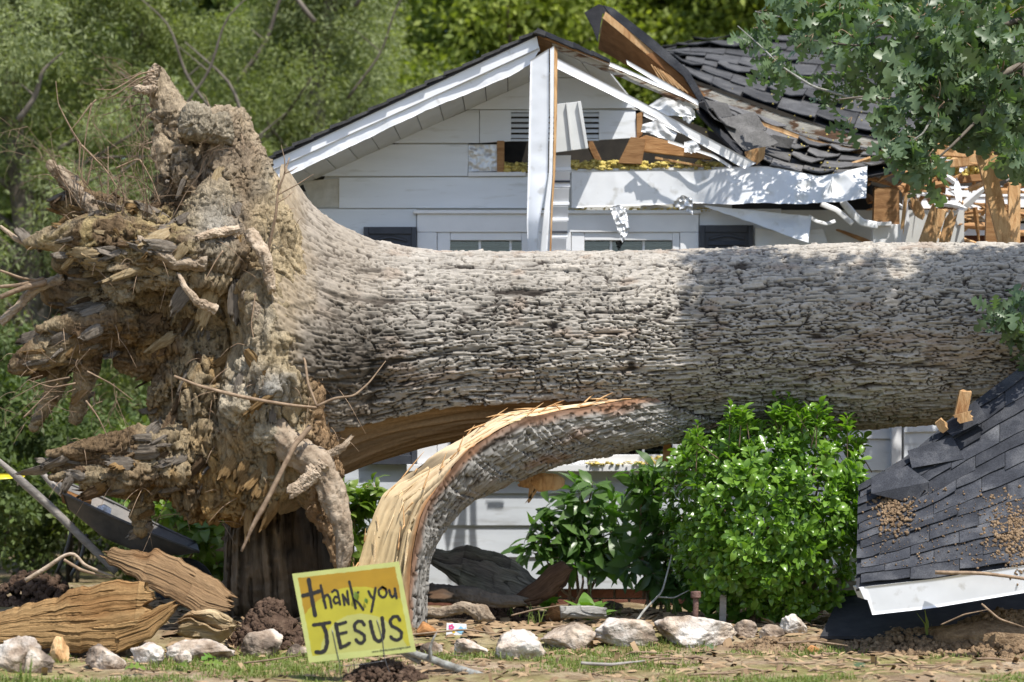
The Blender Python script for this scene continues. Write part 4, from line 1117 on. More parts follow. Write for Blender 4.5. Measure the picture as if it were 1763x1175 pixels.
for m_, cnt, lb in (('rawwood', 46, 'tangle of pale torn timber splinters in the wrecked right corner'), ('lumber', 46, 'tangle of dark brown timber splinters in the wrecked right corner'), ('trim', 22, 'scatter of narrow white painted splinters in the wrecked right corner')):
    Vs, Fs, off = [], [], 0
    for k in range(cnt):
        x, y = rs.uniform(1490, 1790), rs.uniform(245, 428)
        p = P(x, y, 20.3 + rs.uniform(-.4, .5)); d = Vector((rs.normal(), rs.normal() * .5, rs.normal() * .4)).normalized() * rs.uniform(.08, .5)
        V, Fc = tube_arrays([p, p + d * .5 + Vector((0, 0, .01)), p + d], [rs.uniform(.006, .035), rs.uniform(.01, .03), .004], 4, 4, .4, k, .5)
        Fs.append(fix_tris(V, Fc) + off); Vs.append(V); off += len(V)
    tag(add('timber_splinters', np.vstack(Vs), np.vstack(Fs), M[m_], None, False), lb, 'splinters', kind='stuff')
# ------------------------------------------------------------------ the fallen oak
def terr(p, k, sd):
    A = fbm(p, 3, sd) * k + 40
    l = np.floor(A); t = A - l
    return _h(l.astype(np.int64), l.astype(np.int64) * 0, l.astype(np.int64) * 0, sd + 1) + .7 * t - .9 * (1 - sstep(0, .12, np.minimum(t, 1 - t)))

def rough_limb(nm, pts, rad_, m, parent, seed=0):
    """thick root or limb: fibrous relief along it, torn end"""
    nn_, ms = 120, 40
    Vr, Fr_ = tube_arrays([tuple(p) for p in pts], rad_, ms, nn_, 0, seed)
    ce = Vr[:nn_ * ms].reshape(nn_, ms, 3).mean(1, keepdims=True)
    rel = Vr[:nn_ * ms].reshape(nn_, ms, 3) - ce
    th_ = np.linspace(0, 2 * np.pi, ms, endpoint=False)
    g_ = np.stack([np.repeat(np.arange(nn_)[:, None] * .09, ms, 1), np.tile(np.cos(th_) * 1.5, (nn_, 1)), np.tile(np.sin(th_) * 1.5, (nn_, 1))], -1).reshape(-1, 3) + seed * 7.7
    k_ = 1 + .42 * fbm(g_ * np.array([.8, 1, 1]), 3, seed) + .20 * (terr(g_ * np.array([.5, 1.3, 1.3]), 3.0, seed + 3) - .5) + .16 * ridged(g_ * np.array([.7, 2.6, 2.6]), 2, seed + 5) - .08
    V2 = Vr.copy(); V2[:nn_ * ms] = (ce + rel * k_.reshape(nn_, ms, 1)).reshape(-1, 3)
    tn = np.array(pts[-1]) - np.array(pts[-2]); tn /= np.linalg.norm(tn)
    e_ = fbm(np.stack([th_ * 2, th_ * 0, th_ * 0 + seed], -1), 2, seed) * rad_[-1] * 2
    V2[(nn_ - 1) * ms:nn_ * ms] += tn[None] * e_[:, None]
    return add(nm, V2, fix_tris(V2, Fr_), m, parent, True)

YT = 17.75
tree = thing('fallen_oak', tuple(P(620, 1000, YT)), 'huge uprooted oak lying across the house with its root plate in the air', 'fallen tree')
prof = np.array([  # px, top row, bottom row of the round trunk
    (440, 250, 910), (480, 292, 895), (520, 352, 872), (560, 384, 852), (600, 405, 838), (650, 423, 815), (720, 433, 792), (800, 436, 774),
    (900, 435, 766), (1000, 433, 764), (1150, 430, 757), (1300, 427, 746), (1500, 422, 736), (1763, 418, 726), (2000, 416, 716), (2250, 416, 706)], float)
NU, NV = 900, 400
pxs = np.r_[np.linspace(488, 1790, NU - 40), np.linspace(1800, 2250, 40)]
cen = np.interp(pxs, prof[:, 0], (prof[:, 1] + prof[:, 2]) / 2)
rad = np.interp(pxs, prof[:, 0], (prof[:, 2] - prof[:, 1]) / 2)
k_ = np.ones(31) / 31
padn = 15
sm = lambda a: np.convolve(np.pad(a, padn, mode='edge'), k_, 'valid')
cen, rad = sm(cen), sm(rad)
ax_x = (pxs - CX) * YT / F; ax_z = CH + (HY - cen) * YT / F; rr = rad * YT / F
# denser columns on the side that faces the camera
th = np.r_[np.linspace(-0.15 * np.pi, 1.15 * np.pi, 390), np.linspace(1.15 * np.pi, 1.85 * np.pi, 52)[1:-1]]
NV = len(th)
# th = 0 is top?  angle measured so that direction = (0, -sin, cos)
T_, U_ = np.meshgrid(th, np.arange(NU))
s_len = np.repeat(ax_x[:, None], NV, 1)
arc = (T_ - 1.57) * .60 + .94
flare = np.clip((rr - 0.63) / 0.3, 0, 2)[:, None]
q = np.stack([s_len, arc, np.zeros_like(arc)], -1).reshape(-1, 3)
h, crk, c1, lvh = bark_relief(q[:, 0], q[:, 1], 100)
fine = fbm(q * np.array([25, 60, 1]), 3, 120)
crk = crk.reshape(NU, NV); lvh = lvh.reshape(NU, NV)
h = h.reshape(NU, NV)
big = fbm(np.stack([s_len * 0.9, np.sin(T_) * 0.9, np.cos(T_) * 0.9], -1).reshape(-1, 3), 3, 130).reshape(NU, NV)
Rr = rr[:, None] * (1 + 0.035 * big) - 0.018
# flare buttresses near the base
Rr = Rr * (1 + 0.06 * flare * np.sin(T_ * 5 + 0.6) )
# knobbly burl below the flare
bump = np.exp(-(((s_len - (625 - CX) * YT / F) / 0.30) ** 2 + ((T_ - 1.60) / 0.40) ** 2))
rough_base = np.clip(flare * 0.5 + bump, 0, 1)
h = h * (1 - 0.1 * np.clip(flare, 0, 1)) + (0.03 * rough_base + .05 * bump) * fbm(np.stack([s_len * 9, arc * 9, arc * 0], -1).reshape(-1, 3), 4, 140).reshape(NU, NV)
# old scar lines along the top
for (xa, xb, t0, dep) in ((720, 1010, .62, .02), (900, 1120, .55, .015)):
    xm = (s_len / YT * F + CX)
    h -= dep * np.exp(-((T_ - t0 - .00035 * (xm - xa)) / .018) ** 2) * sstep(xa, xa + 40, xm) * sstep(xb, xb - 40, xm)
Rtot = Rr + h
fy = np.minimum(1.0, (.66 + .17 * sstep(660, 500, pxs)) / rr)[:, None] * np.where(np.sin(T_) > 0, 1.0, .9)
Vx = s_len; Vy = YT - np.sin(T_) * Rtot * fy; Vz = ax_z[:, None] + np.cos(T_) * Rtot
pxm = CX + F * Vx / Vy; pym = HY - F * (Vz - CH) / Vy
# torn lower side: bark gone below the tear line, heartwood exposed, bottom split away
tear = np.array([(440, 900), (535, 815), (560, 800), (580, 790), (610, 770), (650, 745), (690, 730), (720, 712), (800, 704), (880, 706), (950, 698), (1000, 694), (1075, 688), (1110, 690), (1125, 800), (2300, 900)], float)
jag = fbm(np.stack([s_len * 12, arc * 3, arc * 0], -1).reshape(-1, 3), 4, 150).reshape(NU, NV)
ty = np.interp(pxm, tear[:, 0], tear[:, 1]) + jag * 16
wood = ((pym > ty) & (np.sin(T_) > -0.3) | ((T_ > 2.2) & (T_ < 4.4))) & (pxm < 1112) & (pxm > 545)
wood = wood & (np.cos(T_) < 0.1)
grain = ridged(np.stack([s_len * 1.1 + .1 * big, arc * 16, arc * 0], -1).reshape(-1, 3), 3, 160).reshape(NU, NV)
Rw = Rr * 0.955 - 0.035 + 0.014 * grain + 0.006 * fbm(np.stack([s_len * 4, arc * 60, arc * 0], -1).reshape(-1, 3), 2, 161).reshape(NU, NV)
Rtot = np.where(wood, Rw, Rtot)
Vy = YT - np.sin(T_) * Rtot * fy; Vz = ax_z[:, None] + np.cos(T_) * Rtot
cutp = np.array([(440, 900), (545, 872), (570, 846), (600, 832), (650, 806), (700, 786), (760, 768), (830, 748), (900, 730), (1000, 712), (1080, 700), (1112, 720), (1125, 900), (2300, 980)], float)
zc = CH + (HY - np.interp(pxs, cutp[:, 0], cutp[:, 1])) * (YT - .2) / F
lowm = Vz < zc[:, None]
soft = zc[:, None] + 0.10 * (1 - np.exp(-(zc[:, None] - Vz) / 0.25)) + 0.02 * grain
Vz = np.where(lowm & (pxm < 1112), np.maximum(Vz, soft), Vz)
TV = np.stack([Vx, Vy, Vz], -1).reshape(-1, 3)
# pigment: plates pale grey, furrows dark, soil staining near the base, heartwood tan
hp = np.clip(1 - 1.05 * crk, 0, 1) * sstep(-.012, .012, h)
tone = 0.8 + 0.4 * (fbm(q * np.array([1.5, 3, 1]), 3, 170).reshape(NU, NV) * .5 + .5)
tone = tone * (0.84 + 0.18 * c1.reshape(NU, NV) + .16 * lvh) * (1 + .12 * fine.reshape(NU, NV))
plate_c = np.array([0.36, 0.33, 0.288]); furrow_c = np.array([0.045, 0.036, 0.03])
col = furrow_c + (plate_c - furrow_c) * hp[..., None]
col = col * tone[..., None]
redd = sstep(.25, .5, fbm(q * np.array([4, 9, 1]) + 31, 3, 171).reshape(NU, NV)) * .35
col = col * (1 - redd[..., None]) + np.array([.26, .16, .10]) * redd[..., None] * hp[..., None]
pn = pxm + 40 * big + 26 * jag
soil = sstep(740, 560, pn + (pym - 560) * .15 * np.sign(pym - 560) * -1) * .7
col = col * (1 - soil[..., None]) + (np.array([.215, .18, .14]) * (0.55 + .6 * hp[..., None])) * soil[..., None]
tan = sstep(540, 502, pn) * .85
col = col * (1 - tan[..., None]) + np.array([.30, .24, .165]) * (.7 + .5 * (fine.reshape(NU, NV)[..., None] * .5 + .5)) * tan[..., None]
damp = bump * .55
col = col * (1 - damp[..., None] * 1.1)
wc = np.array([.33, .225, .125]) * (0.72 + .5 * grain[..., None] * .5 + .18 * fbm(np.stack([s_len * 2, arc * 30, arc * 0], -1).reshape(-1, 3), 3, 172).reshape(NU, NV)[..., None])
col = np.where(wood[..., None], wc, col)
Ft = grid_faces(NU, NV)
i = np.arange(NU - 1)
Ft = np.vstack([Ft, np.stack([i * NV + NV - 1, (i + 1) * NV + NV - 1, (i + 1) * NV, i * NV], 1)])
M['bark'] = attr_mat('oak_bark_and_heartwood', 'col', 0.88, 0.55, 90, .15, (1, 1, 1), 'tex', .28, 34, .006)
add('trunk', TV, Ft, M['bark'], tree, True, {'col': np.clip(col, 0.01, .9).reshape(-1, 3), 'tex': np.stack([s_len, arc * 1.2, np.zeros_like(arc)], -1).reshape(-1, 3)})

# ---- the long strip that split from the underside and still joins trunk and stump
def loft(rails, n, m, bulges, seed):
    RA = [resample([tuple(P(*p)) for p in r], n) for r in rails]
    return RA
up_px = [(1128, 682), (1060, 688), (958, 700), (890, 709), (863, 716), (822, 738), (788, 760), (754, 779), (720, 806), (686, 833), (659, 853), (646, 880), (632, 913), (624, 950), (608, 1000), (600, 1085)]
mid_px = [(1129, 684), (1060, 692), (993, 704), (907, 718), (873, 733), (839, 753), (804, 776), (785, 797), (768, 822), (751, 843), (735, 866), (724, 893), (717, 922), (711, 955), (706, 1000), (702, 1085)]
low_px = [(1330, 738), (1200, 755), (1061, 767), (993, 772), (907, 790), (882, 802), (839, 818), (806, 845), (788, 862), (768, 884), (748, 908), (731, 935), (723, 962), (718, 990), (715, 1030), (714, 1085)]
yA = [17.26, 17.20, 17.12, 17.09, 17.09, 17.10, 17.12, 17.13, 17.14, 17.15, 17.16, 17.16, 17.16, 17.15, 17.14, 17.13]
yB = [17.25, 17.16, 17.06, 16.97, 16.94, 16.92, 16.90, 16.89, 16.88, 16.88, 16.88, 16.88, 16.88, 16.89, 16.90, 16.90]
yC = [17.60, 17.58, 17.52, 17.46, 17.40, 17.38, 17.34, 17.30, 17.28, 17.25, 17.22, 17.20, 17.19, 17.18, 17.18, 17.18]
rA = [(a, b, y) for (a, b), y in zip(up_px, yA)]
rB = [(a, b, y) for (a, b), y in zip(mid_px, yB)]
rC = [(a, b, y) for (a, b), y in zip(low_px, yC)]
n = 300
A_, B_, C_ = (resample([tuple(P(*p)) for p in r], n) for r in (rA, rB, rC))
_l = np.linspace(0, 16, n)
for _r, _a in ((A_, .012), (B_, .006), (C_, .014)):      # torn, uneven edges
    _k = int(_r[5, 2] * 1000) % 97
    _r[:, 2] += _a * fbm(np.stack([_l, _l * 0 + _k, _l * 0], -1), 4, _k) ; _r[:, 0] += _a * fbm(np.stack([_l, _l * 0 + _k, _l * 0 + 5], -1), 4, _k)
sN = np.r_[0, np.cumsum(np.linalg.norm(np.diff(B_, axis=0), axis=1))]
def strip_face(A, B, m, kind, seed):
    v = np.linspace(0, 1, m)
    V = A[:, None] * (1 - v)[None, :, None] + B[:, None] * v[None, :, None]
    tanv = np.gradient(B, axis=0)[:, None] * np.ones((1, m, 1))
    across = (B - A)[:, None] * np.ones((1, m, 1))
    nr = np.cross(tanv, across); nr /= np.linalg.norm(nr, axis=2)[..., None] + 1e-9
    wd = np.linalg.norm(B - A, axis=1)[:, None]
    arc_ = v[None] * wd
    ss = np.repeat(sN[:, None], m, 1)
    return V, nr, ss, arc_, v
# wood face
m1 = 46
V, nr, ss, ar, v = strip_face(A_, B_, m1, 'wood', 1)
if nr[n // 2, 20, 2] < 0: nr = -nr
q1 = np.stack([ss, ar, ar * 0], -1).reshape(-1, 3)
g = ridged(q1 * np.array([1.2, 26, 1]) + np.array([0, 0, 4]), 3, 181).reshape(n, m1)
g2 = fbm(q1 * np.array([5, 60, 1]), 3, 182).reshape(n, m1)
cr = sstep(.62, .8, ridged(q1 * np.array([1.0, 9, 1]) + 3.1, 2, 183)).reshape(n, m1) * sstep(.9, 1.6, ss)
WV = V + nr * (0.010 * g + .006 * g2 - .02 * cr - .02 * np.sin(np.pi * v)[None])[..., None]
pal = np.array([.72, .565, .37]); yel = np.array([.66, .50, .27]); red = np.array([.46, .24, .11])
t_ = sstep(1.2, 2.4, ss)
cw = pal * (1 - t_[..., None]) + yel * t_[..., None]
cw = cw * (.88 + .15 * g[..., None]) 
edge_ = sstep(.86, .97, v[None] + .05 * g2)
cw = cw * (1 - edge_[..., None]) + red * edge_[..., None]
cw = cw * (1 - .75 * cr[..., None])
base_ = sstep(2.2, 2.6, ss) * .55
cw = cw * (1 - base_[..., None]) + np.array([.36, .25, .13]) * base_[..., None]
blot = sstep(.3, .55, fbm(q1 * np.array([6, 14, 1]) + 9, 3, 185)).reshape(n, m1) * .4
cw = cw * (1 - blot[..., None]) + np.array([.36, .22, .10]) * blot[..., None]
# bark face
m2 = 110
V, nr, ss2, ar2, v2 = strip_face(B_, C_, m2, 'bark', 2)
if nr[n // 2, 50, 1] > 0: nr = -nr
q2 = np.stack([ss2, ar2, ar2 * 0], -1).reshape(-1, 3)
w1_ = fbm(q2 * np.array([6, 9, 1]), 3, 195)
hb, crb, cA, lvb = bark_relief(q2[:, 0], q2[:, 1], 191)
hb = hb.reshape(n, m2); crb = crb.reshape(n, m2)
hb = hb + 0.02 * fbm(q2 * np.array([3, 4, 1]), 3, 193).reshape(n, m2)
prf = np.sin(np.pi * np.clip(v2, 0, 1)) ** .7
wd2 = np.linalg.norm(C_ - B_, axis=1)[:, None]
endz = sstep(0.1, 1.3, sN)[:, None]
BV = V + nr * (prf[None] * wd2 * (.10 + .14 * endz) + hb * np.minimum(1, prf * 3)[None])[..., None]
hpb = np.clip(1 - 1.05 * crb, 0, 1)
cb = np.array([.045, .035, .028]) + (np.array([.30, .285, .26]) - np.array([.045, .035, .028])) * hpb[..., None]
rd = sstep(.2, .45, fbm(q2 * np.array([3, 6, 1]) + 5, 3, 194)).reshape(n, m2) * .5 * sstep(1.9, 1.0, ss2) + sstep(.07, .01, v2 + .03 * w1_.reshape(n, m2))[None].reshape(n, m2) * .8
rd = np.clip(rd, 0, .9)
cb = cb * (1 - rd[..., None]) + np.array([.23, .115, .06]) * (.5 + .6 * hpb[..., None]) * rd[..., None]
# back
V3 = C_[:, None] * (1 - np.linspace(0, 1, 6))[None, :, None] + A_[:, None] * np.linspace(0, 1, 6)[None, :, None]
V3[:, 1:-1, 1] += .04
Vall = np.vstack([WV.reshape(-1, 3), BV.reshape(-1, 3), V3.reshape(-1, 3)])
Fall = np.vstack([grid_faces(n, m1), grid_faces(n, m2) + n * m1, grid_faces(n, 6) + n * (m1 + m2)])
call = np.vstack([cw.reshape(-1, 3), cb.reshape(-1, 3), np.tile([.25, .16, .09], (n * 6, 1))])
tall = np.vstack([q1, q2 + np.array([0, 2, 0]), np.zeros((n * 6, 3))])
M['tornwood'] = attr_mat('torn_oak_strip', 'col', 0.8, 0.4, 60, .15, (.25, 3, 1), 'tex', .2, 22, .004, (.35, 2.2, 1))
add('torn_strip', Vall, Fall, M['tornwood'], tree, True, {'col': np.clip(call, .01, .9), 'tex': tall})
# splinters along the strip and the tear
M['palewood'] = mat('pale_fresh_wood', [(0.3, (.50, .35, .18)), (0.6, (.66, .51, .31)), (.8, (.72, .58, .38))], 8, .75, .4, 60, (3, 3, 3), .15, vary=.12)
rs = np.random.default_rng(31)
lst = []
for k in range(46):
    f = rs.random() * .95; i0 = int(f * (n - 1))
    base = A_[i0] * .3 + B_[i0] * .7 if rs.random() < .6 else A_[i0]
    tv = (B_[max(i0 - 6, 0)] - B_[min(i0 + 6, n - 1)]); tv /= np.linalg.norm(tv)
    d = tv * rs.choice([-1, 1]) + rs.normal(size=3) * .25
    L_ = rs.uniform(.04, .16)
    lst.append(([base, base + d * L_ * .5 + np.array([0, -.01, .01]), base + d * L_ + np.array([0, -.02, .015])], [.006, .005, .001]))
tag(tubes('splinter', lst, M['rawwood'], tree, 4), kind='stuff')

for k in range(26):
    i0 = int(rs.uniform(.12, .9) * (n - 1)); L_ = rs.uniform(.10, .34); vpos = rs.uniform(.1, .95)
    i1 = min(n - 1, i0 + int(L_ / (sN[-1] / n)))
    a = WV[i0, int(vpos * (m1 - 1))]; b = WV[i1, int(np.clip(vpos + rs.normal() * .08, .02, .98) * (m1 - 1))]
    lift_ = np.array([-.2, -.8, .5]) * rs.uniform(.004, .035)
    if rs.random() < .5: a, b = b, a
    tube('sliver', [a - lift_ * .2, (a + b) / 2 + lift_ * .5, b + lift_ * 1.3], [rs.uniform(.006, .014), rs.uniform(.006, .012), .0015], M['palewood'], tree, 6, 12, .3, k, .35)

# ---- the root plate: many swollen roots grown together
Dp = 17.55
nodes = [  # chains of (px, py, Y, radius px)
  [(392, 222, 17.6, 38), (412, 300, 17.5, 50), (446, 420, 17.30, 66), (484, 560, 17.24, 86), (500, 690, 17.24, 80), (520, 790, 17.3, 56), (556, 855, 17.3, 34), (578, 915, 17.3, 24), (590, 965, 17.28, 15)],
  [(392, 226, 17.6, 34), (345, 218, 17.55, 36), (300, 200, 17.5, 28), (280, 160, 17.5, 20), (272, 125, 17.5, 10)],
  [(305, 215, 17.5, 26), (288, 262, 17.45, 18), (292, 300, 17.42, 9)],
  [(412, 310, 17.7, 48), (420, 420, 17.7, 78), (440, 560, 17.75, 120), (440, 700, 17.75, 110), (420, 800, 17.7, 80)],
  [(400, 330, 17.5, 40), (385, 420, 17.35, 58), (370, 480, 17.35, 52), (410, 560, 17.45, 58)],
  [(420, 470, 17.35, 70), (330, 450, 17.12, 54), (240, 430, 17.02, 44), (150, 405, 17.0, 34), (85, 412, 17.05, 19), (50, 420, 17.1, 9)],
  [(400, 440, 17.1, 34), (330, 428, 16.95, 26), (250, 440, 16.9, 22), (180, 452, 16.92, 16), (120, 440, 17.0, 9)],
  [(300, 470, 17.0, 26), (230, 480, 16.95, 20), (190, 470, 17.0, 12)],
  [(260, 405, 17.3, 42), (190, 375, 17.3, 34), (130, 352, 17.3, 26), (100, 352, 17.3, 12)],
  [(170, 372, 17.3, 20), (130, 325, 17.3, 14), (88, 284, 17.3, 9)],
  [(330, 540, 17.5, 70), (240, 520, 17.42, 54), (160, 500, 17.3, 42), (95, 505, 17.3, 24)],
  [(200, 560, 17.25, 42), (130, 585, 17.2, 36), (76, 606, 17.2, 30), (40, 626, 17.2, 20), (24, 634, 17.2, 10)],
  [(320, 768, 17.2, 36), (220, 772, 17.15, 26), (140, 776, 17.1, 16), (84, 782, 17.1, 6)],
  [(300, 800, 17.15, 30), (220, 818, 17.1, 22), (150, 818, 17.1, 14), (90, 822, 17.1, 5)],
  [(180, 560, 17.1, 26), (120, 556, 17.1, 18), (70, 566, 17.1, 8)],
  [(300, 640, 17.28, 24), (276, 670, 17.25, 18), (262, 700, 17.25, 9)],
  [(350, 640, 17.24, 26), (335, 690, 17.2, 20), (325, 740, 17.2, 9)],
  [(390, 760, 17.22, 26), (380, 820, 17.2, 22), (372, 870, 17.2, 12), (370, 895, 17.2, 5)],
  [(130, 540, 17.3, 26), (150, 620, 17.3, 20), (140, 680, 17.35, 14), (130, 720, 17.4, 9)],
  [(110, 600, 17.4, 22), (90, 680, 17.45, 14), (58, 735, 17.5, 7)],
  [(400, 600, 17.5, 78), (330, 600, 17.42, 60), (270, 610, 17.4, 46), (225, 615, 17.4, 30)],
  [(410, 690, 17.5, 80), (340, 690, 17.42, 58), (300, 720, 17.38, 40)],
  [(452, 620, 17.2, 54), (452, 690, 17.12, 60), (442, 760, 17.2, 58), (420, 820, 17.25, 52), (400, 868, 17.28, 26)],
  [(400, 760, 17.45, 76), (360, 810, 17.38, 52), (335, 850, 17.35, 34), (340, 880, 17.35, 16)],
  [(480, 720, 17.25, 66), (470, 800, 17.2, 52), (452, 850, 17.2, 26)],
  [(350, 760, 17.3, 50), (270, 780, 17.25, 42), (190, 790, 17.2, 28), (120, 798, 17.15, 15), (62, 806, 17.1, 5)],
  [(290, 810, 17.4, 40), (230, 825, 17.4, 30), (150, 835, 17.4, 14)],
  [(236, 830, 17.45, 18), (243, 880, 17.45, 11), (242, 912, 17.45, 6)],
  [(330, 350, 17.45, 24), (318, 300, 17.42, 20), (310, 265, 17.45, 16)],
  [(300, 330, 17.6, 30), (290, 380, 17.5, 32), (300, 420, 17.4, 36)],
  [(360, 420, 17.2, 20), (300, 432, 17.05, 14), (240, 412, 17.0, 9)],
  [(352, 250, 17.66, 42), (385, 290, 17.62, 52), (345, 320, 17.6, 46), (325, 275, 17.55, 28)],
  [(320, 500, 17.35, 60), (200, 462, 17.2, 40), (110, 452, 17.2, 22)],
  [(300, 572, 17.4, 50), (200, 552, 17.3, 34), (140, 540, 17.25, 20)],
  [(375, 360, 17.3, 48), (350, 400, 17.25, 50), (400, 420, 17.2, 44)],
  [(455, 500, 17.05, 40), (470, 580, 16.98, 44), (470, 650, 16.98, 48)],
]
bm = bmesh.new()
for ch in nodes:
    A = np.array([(*P(a, b, c), r * c / F) for a, b, c, r in ch])
    d = np.r_[0, np.cumsum(np.linalg.norm(np.diff(A[:, :3], axis=0), axis=1))]
    npt = max(4, int(d[-1] / .035))
    tt = np.linspace(0, d[-1], npt)
    B = np.stack([np.interp(tt, d, A[:, k]) for k in range(4)], 1)
    for x, y, z, r in B:
        bmesh.ops.create_icosphere(bm, subdivisions=2, radius=max(r, .012), matrix=Matrix.Translation((x, y, z)))
# thick in depth: mirror-ish mass behind
for (a, b, c, r) in ((425, 430, 18.1, 76), (450, 560, 18.2, 130), (440, 700, 18.2, 110), (470, 500, 18.6, 90), (460, 640, 18.6, 90), (405, 310, 18.0, 36), (420, 790, 18.1, 60)):
    bmesh.ops.create_icosphere(bm, subdivisions=3, radius=r * c / F, matrix=Matrix.Translation(P(a, b, c)))
tmp = bpy.data.meshes.new('tmp'); bm.to_mesh(tmp); bm.free()
to = bpy.data.objects.new('tmp', tmp); C.collection.objects.link(to)
md = to.modifiers.new('r', 'REMESH'); md.mode = 'VOXEL'; md.voxel_size = 0.0092; md.use_smooth_shade = True
dg = bpy.context.evaluated_depsgraph_get()
ev = to.evaluated_get(dg).to_mesh()
nvt = len(ev.vertices)
RV = np.empty(nvt * 3, np.float32); ev.vertices.foreach_get('co', RV); RV = RV.reshape(-1, 3).astype(float)
RN = np.empty(nvt * 3, np.float32); ev.vertices.foreach_get('normal', RN); RN = RN.reshape(-1, 3).astype(float)
RF = np.empty(len(ev.loops), np.int32); ev.loops.foreach_get('vertex_index', RF); RF = RF.reshape(-1, 4)
bpy.data.objects.remove(to, do_unlink=True); bpy.data.meshes.remove(tmp)
print('root verts', nvt)
rpx, rpy = PX(RV)
warp = np.stack([fbm(RV * 2.2, 3, 201), fbm(RV * 2.2, 3, 202), fbm(RV * 2.2, 3, 203)], 1)
# direction of the shredded fibres: hanging in the middle and below, sideways in the upper left
side = np.clip(sstep(430, 250, rpx) * sstep(560, 420, rpy) + sstep(330, 200, rpx) * .7, 0, 1) * sstep(290, 350, rpy)
face_ = np.exp(-(((rpx - 372) / 42) ** 2 + ((rpy - 385) / 55) ** 2))      # smooth clay-filled hollow
Qd = RV + warp * 0.16
stv = np.stack([Qd[:, 0] * 24, Qd[:, 1] * 24, Qd[:, 2] * 4.5], 1)
sth = np.stack([Qd[:, 0] * 4.5 + Qd[:, 2] * 1.5, Qd[:, 1] * 22, Qd[:, 2] * 24], 1)
fib = ridged(stv, 3, 204) * (1 - side) + ridged(sth, 3, 205) * side
fib2 = fbm(stv * 2.4, 3, 206) * (1 - side) + fbm(sth * 2.4, 3, 207) * side
rim = sstep(405, 470, rpx + 30 * warp[:, 0]) * sstep(255, 330, rpy)           # soil-caked outer rim
clumpn = fbm(Qd * 6, 4, 208)
lay = terr(stv * .42, 4.5, 230) * (1 - side) + terr(sth * .42, 4.5, 232) * side
lay_r = terr(Qd * np.array([9, 9, 2.4]), 3.6, 234)
disp = 0.055 * fbm(Qd * 3.2, 3, 209) + 0.03 * ridged(Qd * 3.5 + 3, 2, 211) - .012
disp = disp + (1 - rim) * (0.030 * fib + 0.016 * fib2 + .042 * (lay - .5)) + rim * (0.016 * clumpn + .026 * (lay_r - .5) + .026 * ridged(stv * .6 + 3, 3, 210) + .010 * fbm(Qd * 34, 3, 216) + .008 * fbm(Qd * 70, 2, 215))
thin_ = np.clip((rpx - 110) / 80, .35, 1) * np.where(rpy < 190, .45, 1)
disp = disp * (1 - .75 * face_)
RV2 = RV + RN * (disp * thin_)[:, None]
RV2[:, 2] -= (1 - rim) * 0.035 * np.clip(fib, 0, 1) * (1 - side) * np.clip(fbm(RV * 7, 2, 216) + .3, 0, 1)
# pigment: caked clay, soil, orange rot, dark hollows of old heartwood
tanc = np.array([.55, .44, .275]); clay = np.array([.43, .395, .335]); org = np.array([.42, .26, .10]); brn = np.array([.21, .14, .08]); grw = np.array([.40, .315, .20]); yel_ = np.array([.46, .36, .18])
n1 = fbm(RV * 3.1, 4, 220); n2 = fbm(RV * 4.7 + 5, 4, 221); n3 = fbm(RV * 9, 4, 222); n4 = fbm(RV * 2.4 + 9, 3, 223)
rc = grw * np.ones((nvt, 1))
def blend(c, k):
    global rc
    rc = rc * (1 - k[:, None]) + c * k[:, None]
blend(brn, np.clip(sstep(-.1, .3, n1) * .9, 0, 1))
blend(org, sstep(.05, .3, n2) * (1 - .7 * rim) * sstep(420, 580, rpy) * sstep(120, 300, rpx) * .8)
blend(org, sstep(700, 800, rpy) * sstep(300, 370, rpx) * sstep(510, 460, rpx) * sstep(-.35, .15, n3) * .9)
blend(yel_, sstep(470, 420, rpy) * sstep(400, 300, rpx) * sstep(320, 380, rpy) * sstep(-.15, .2, n3) * .75)
blend(np.array([.46, .37, .27]), sstep(330, 290, rpy) * .6)
blend(tanc, rim * (.75 + .25 * n3))
blend(clay, sstep(.08, .3, n4) * .6 * rim + np.exp(-(((rpx - 440) / 55) ** 2 + ((rpy - 690) / 60) ** 2)) * sstep(-.3, .1, n3) * .9 + face_ * .9 + np.exp(-(((rpx - 200) / 30) ** 2 + ((rpy - 492) / 26) ** 2)) * .8)
blend(np.array([.33, .19, .10]), rim * sstep(510, 545, rpx + 12 * n3) * .7)
rc = rc * (0.85 + .35 * np.clip(n3, -.6, .6))[:, None]
rc = np.clip(rc, .01, .8)
M['rootmass'] = attr_mat('torn_root_wood_and_clay', 'col', .92, 1.0, 70, .06, (1, 1, .4), None, .6, 30, .035, (1, 1, .4))
add('root_plate', RV2, RF, M['rootmass'], tree, True, {'col': rc})

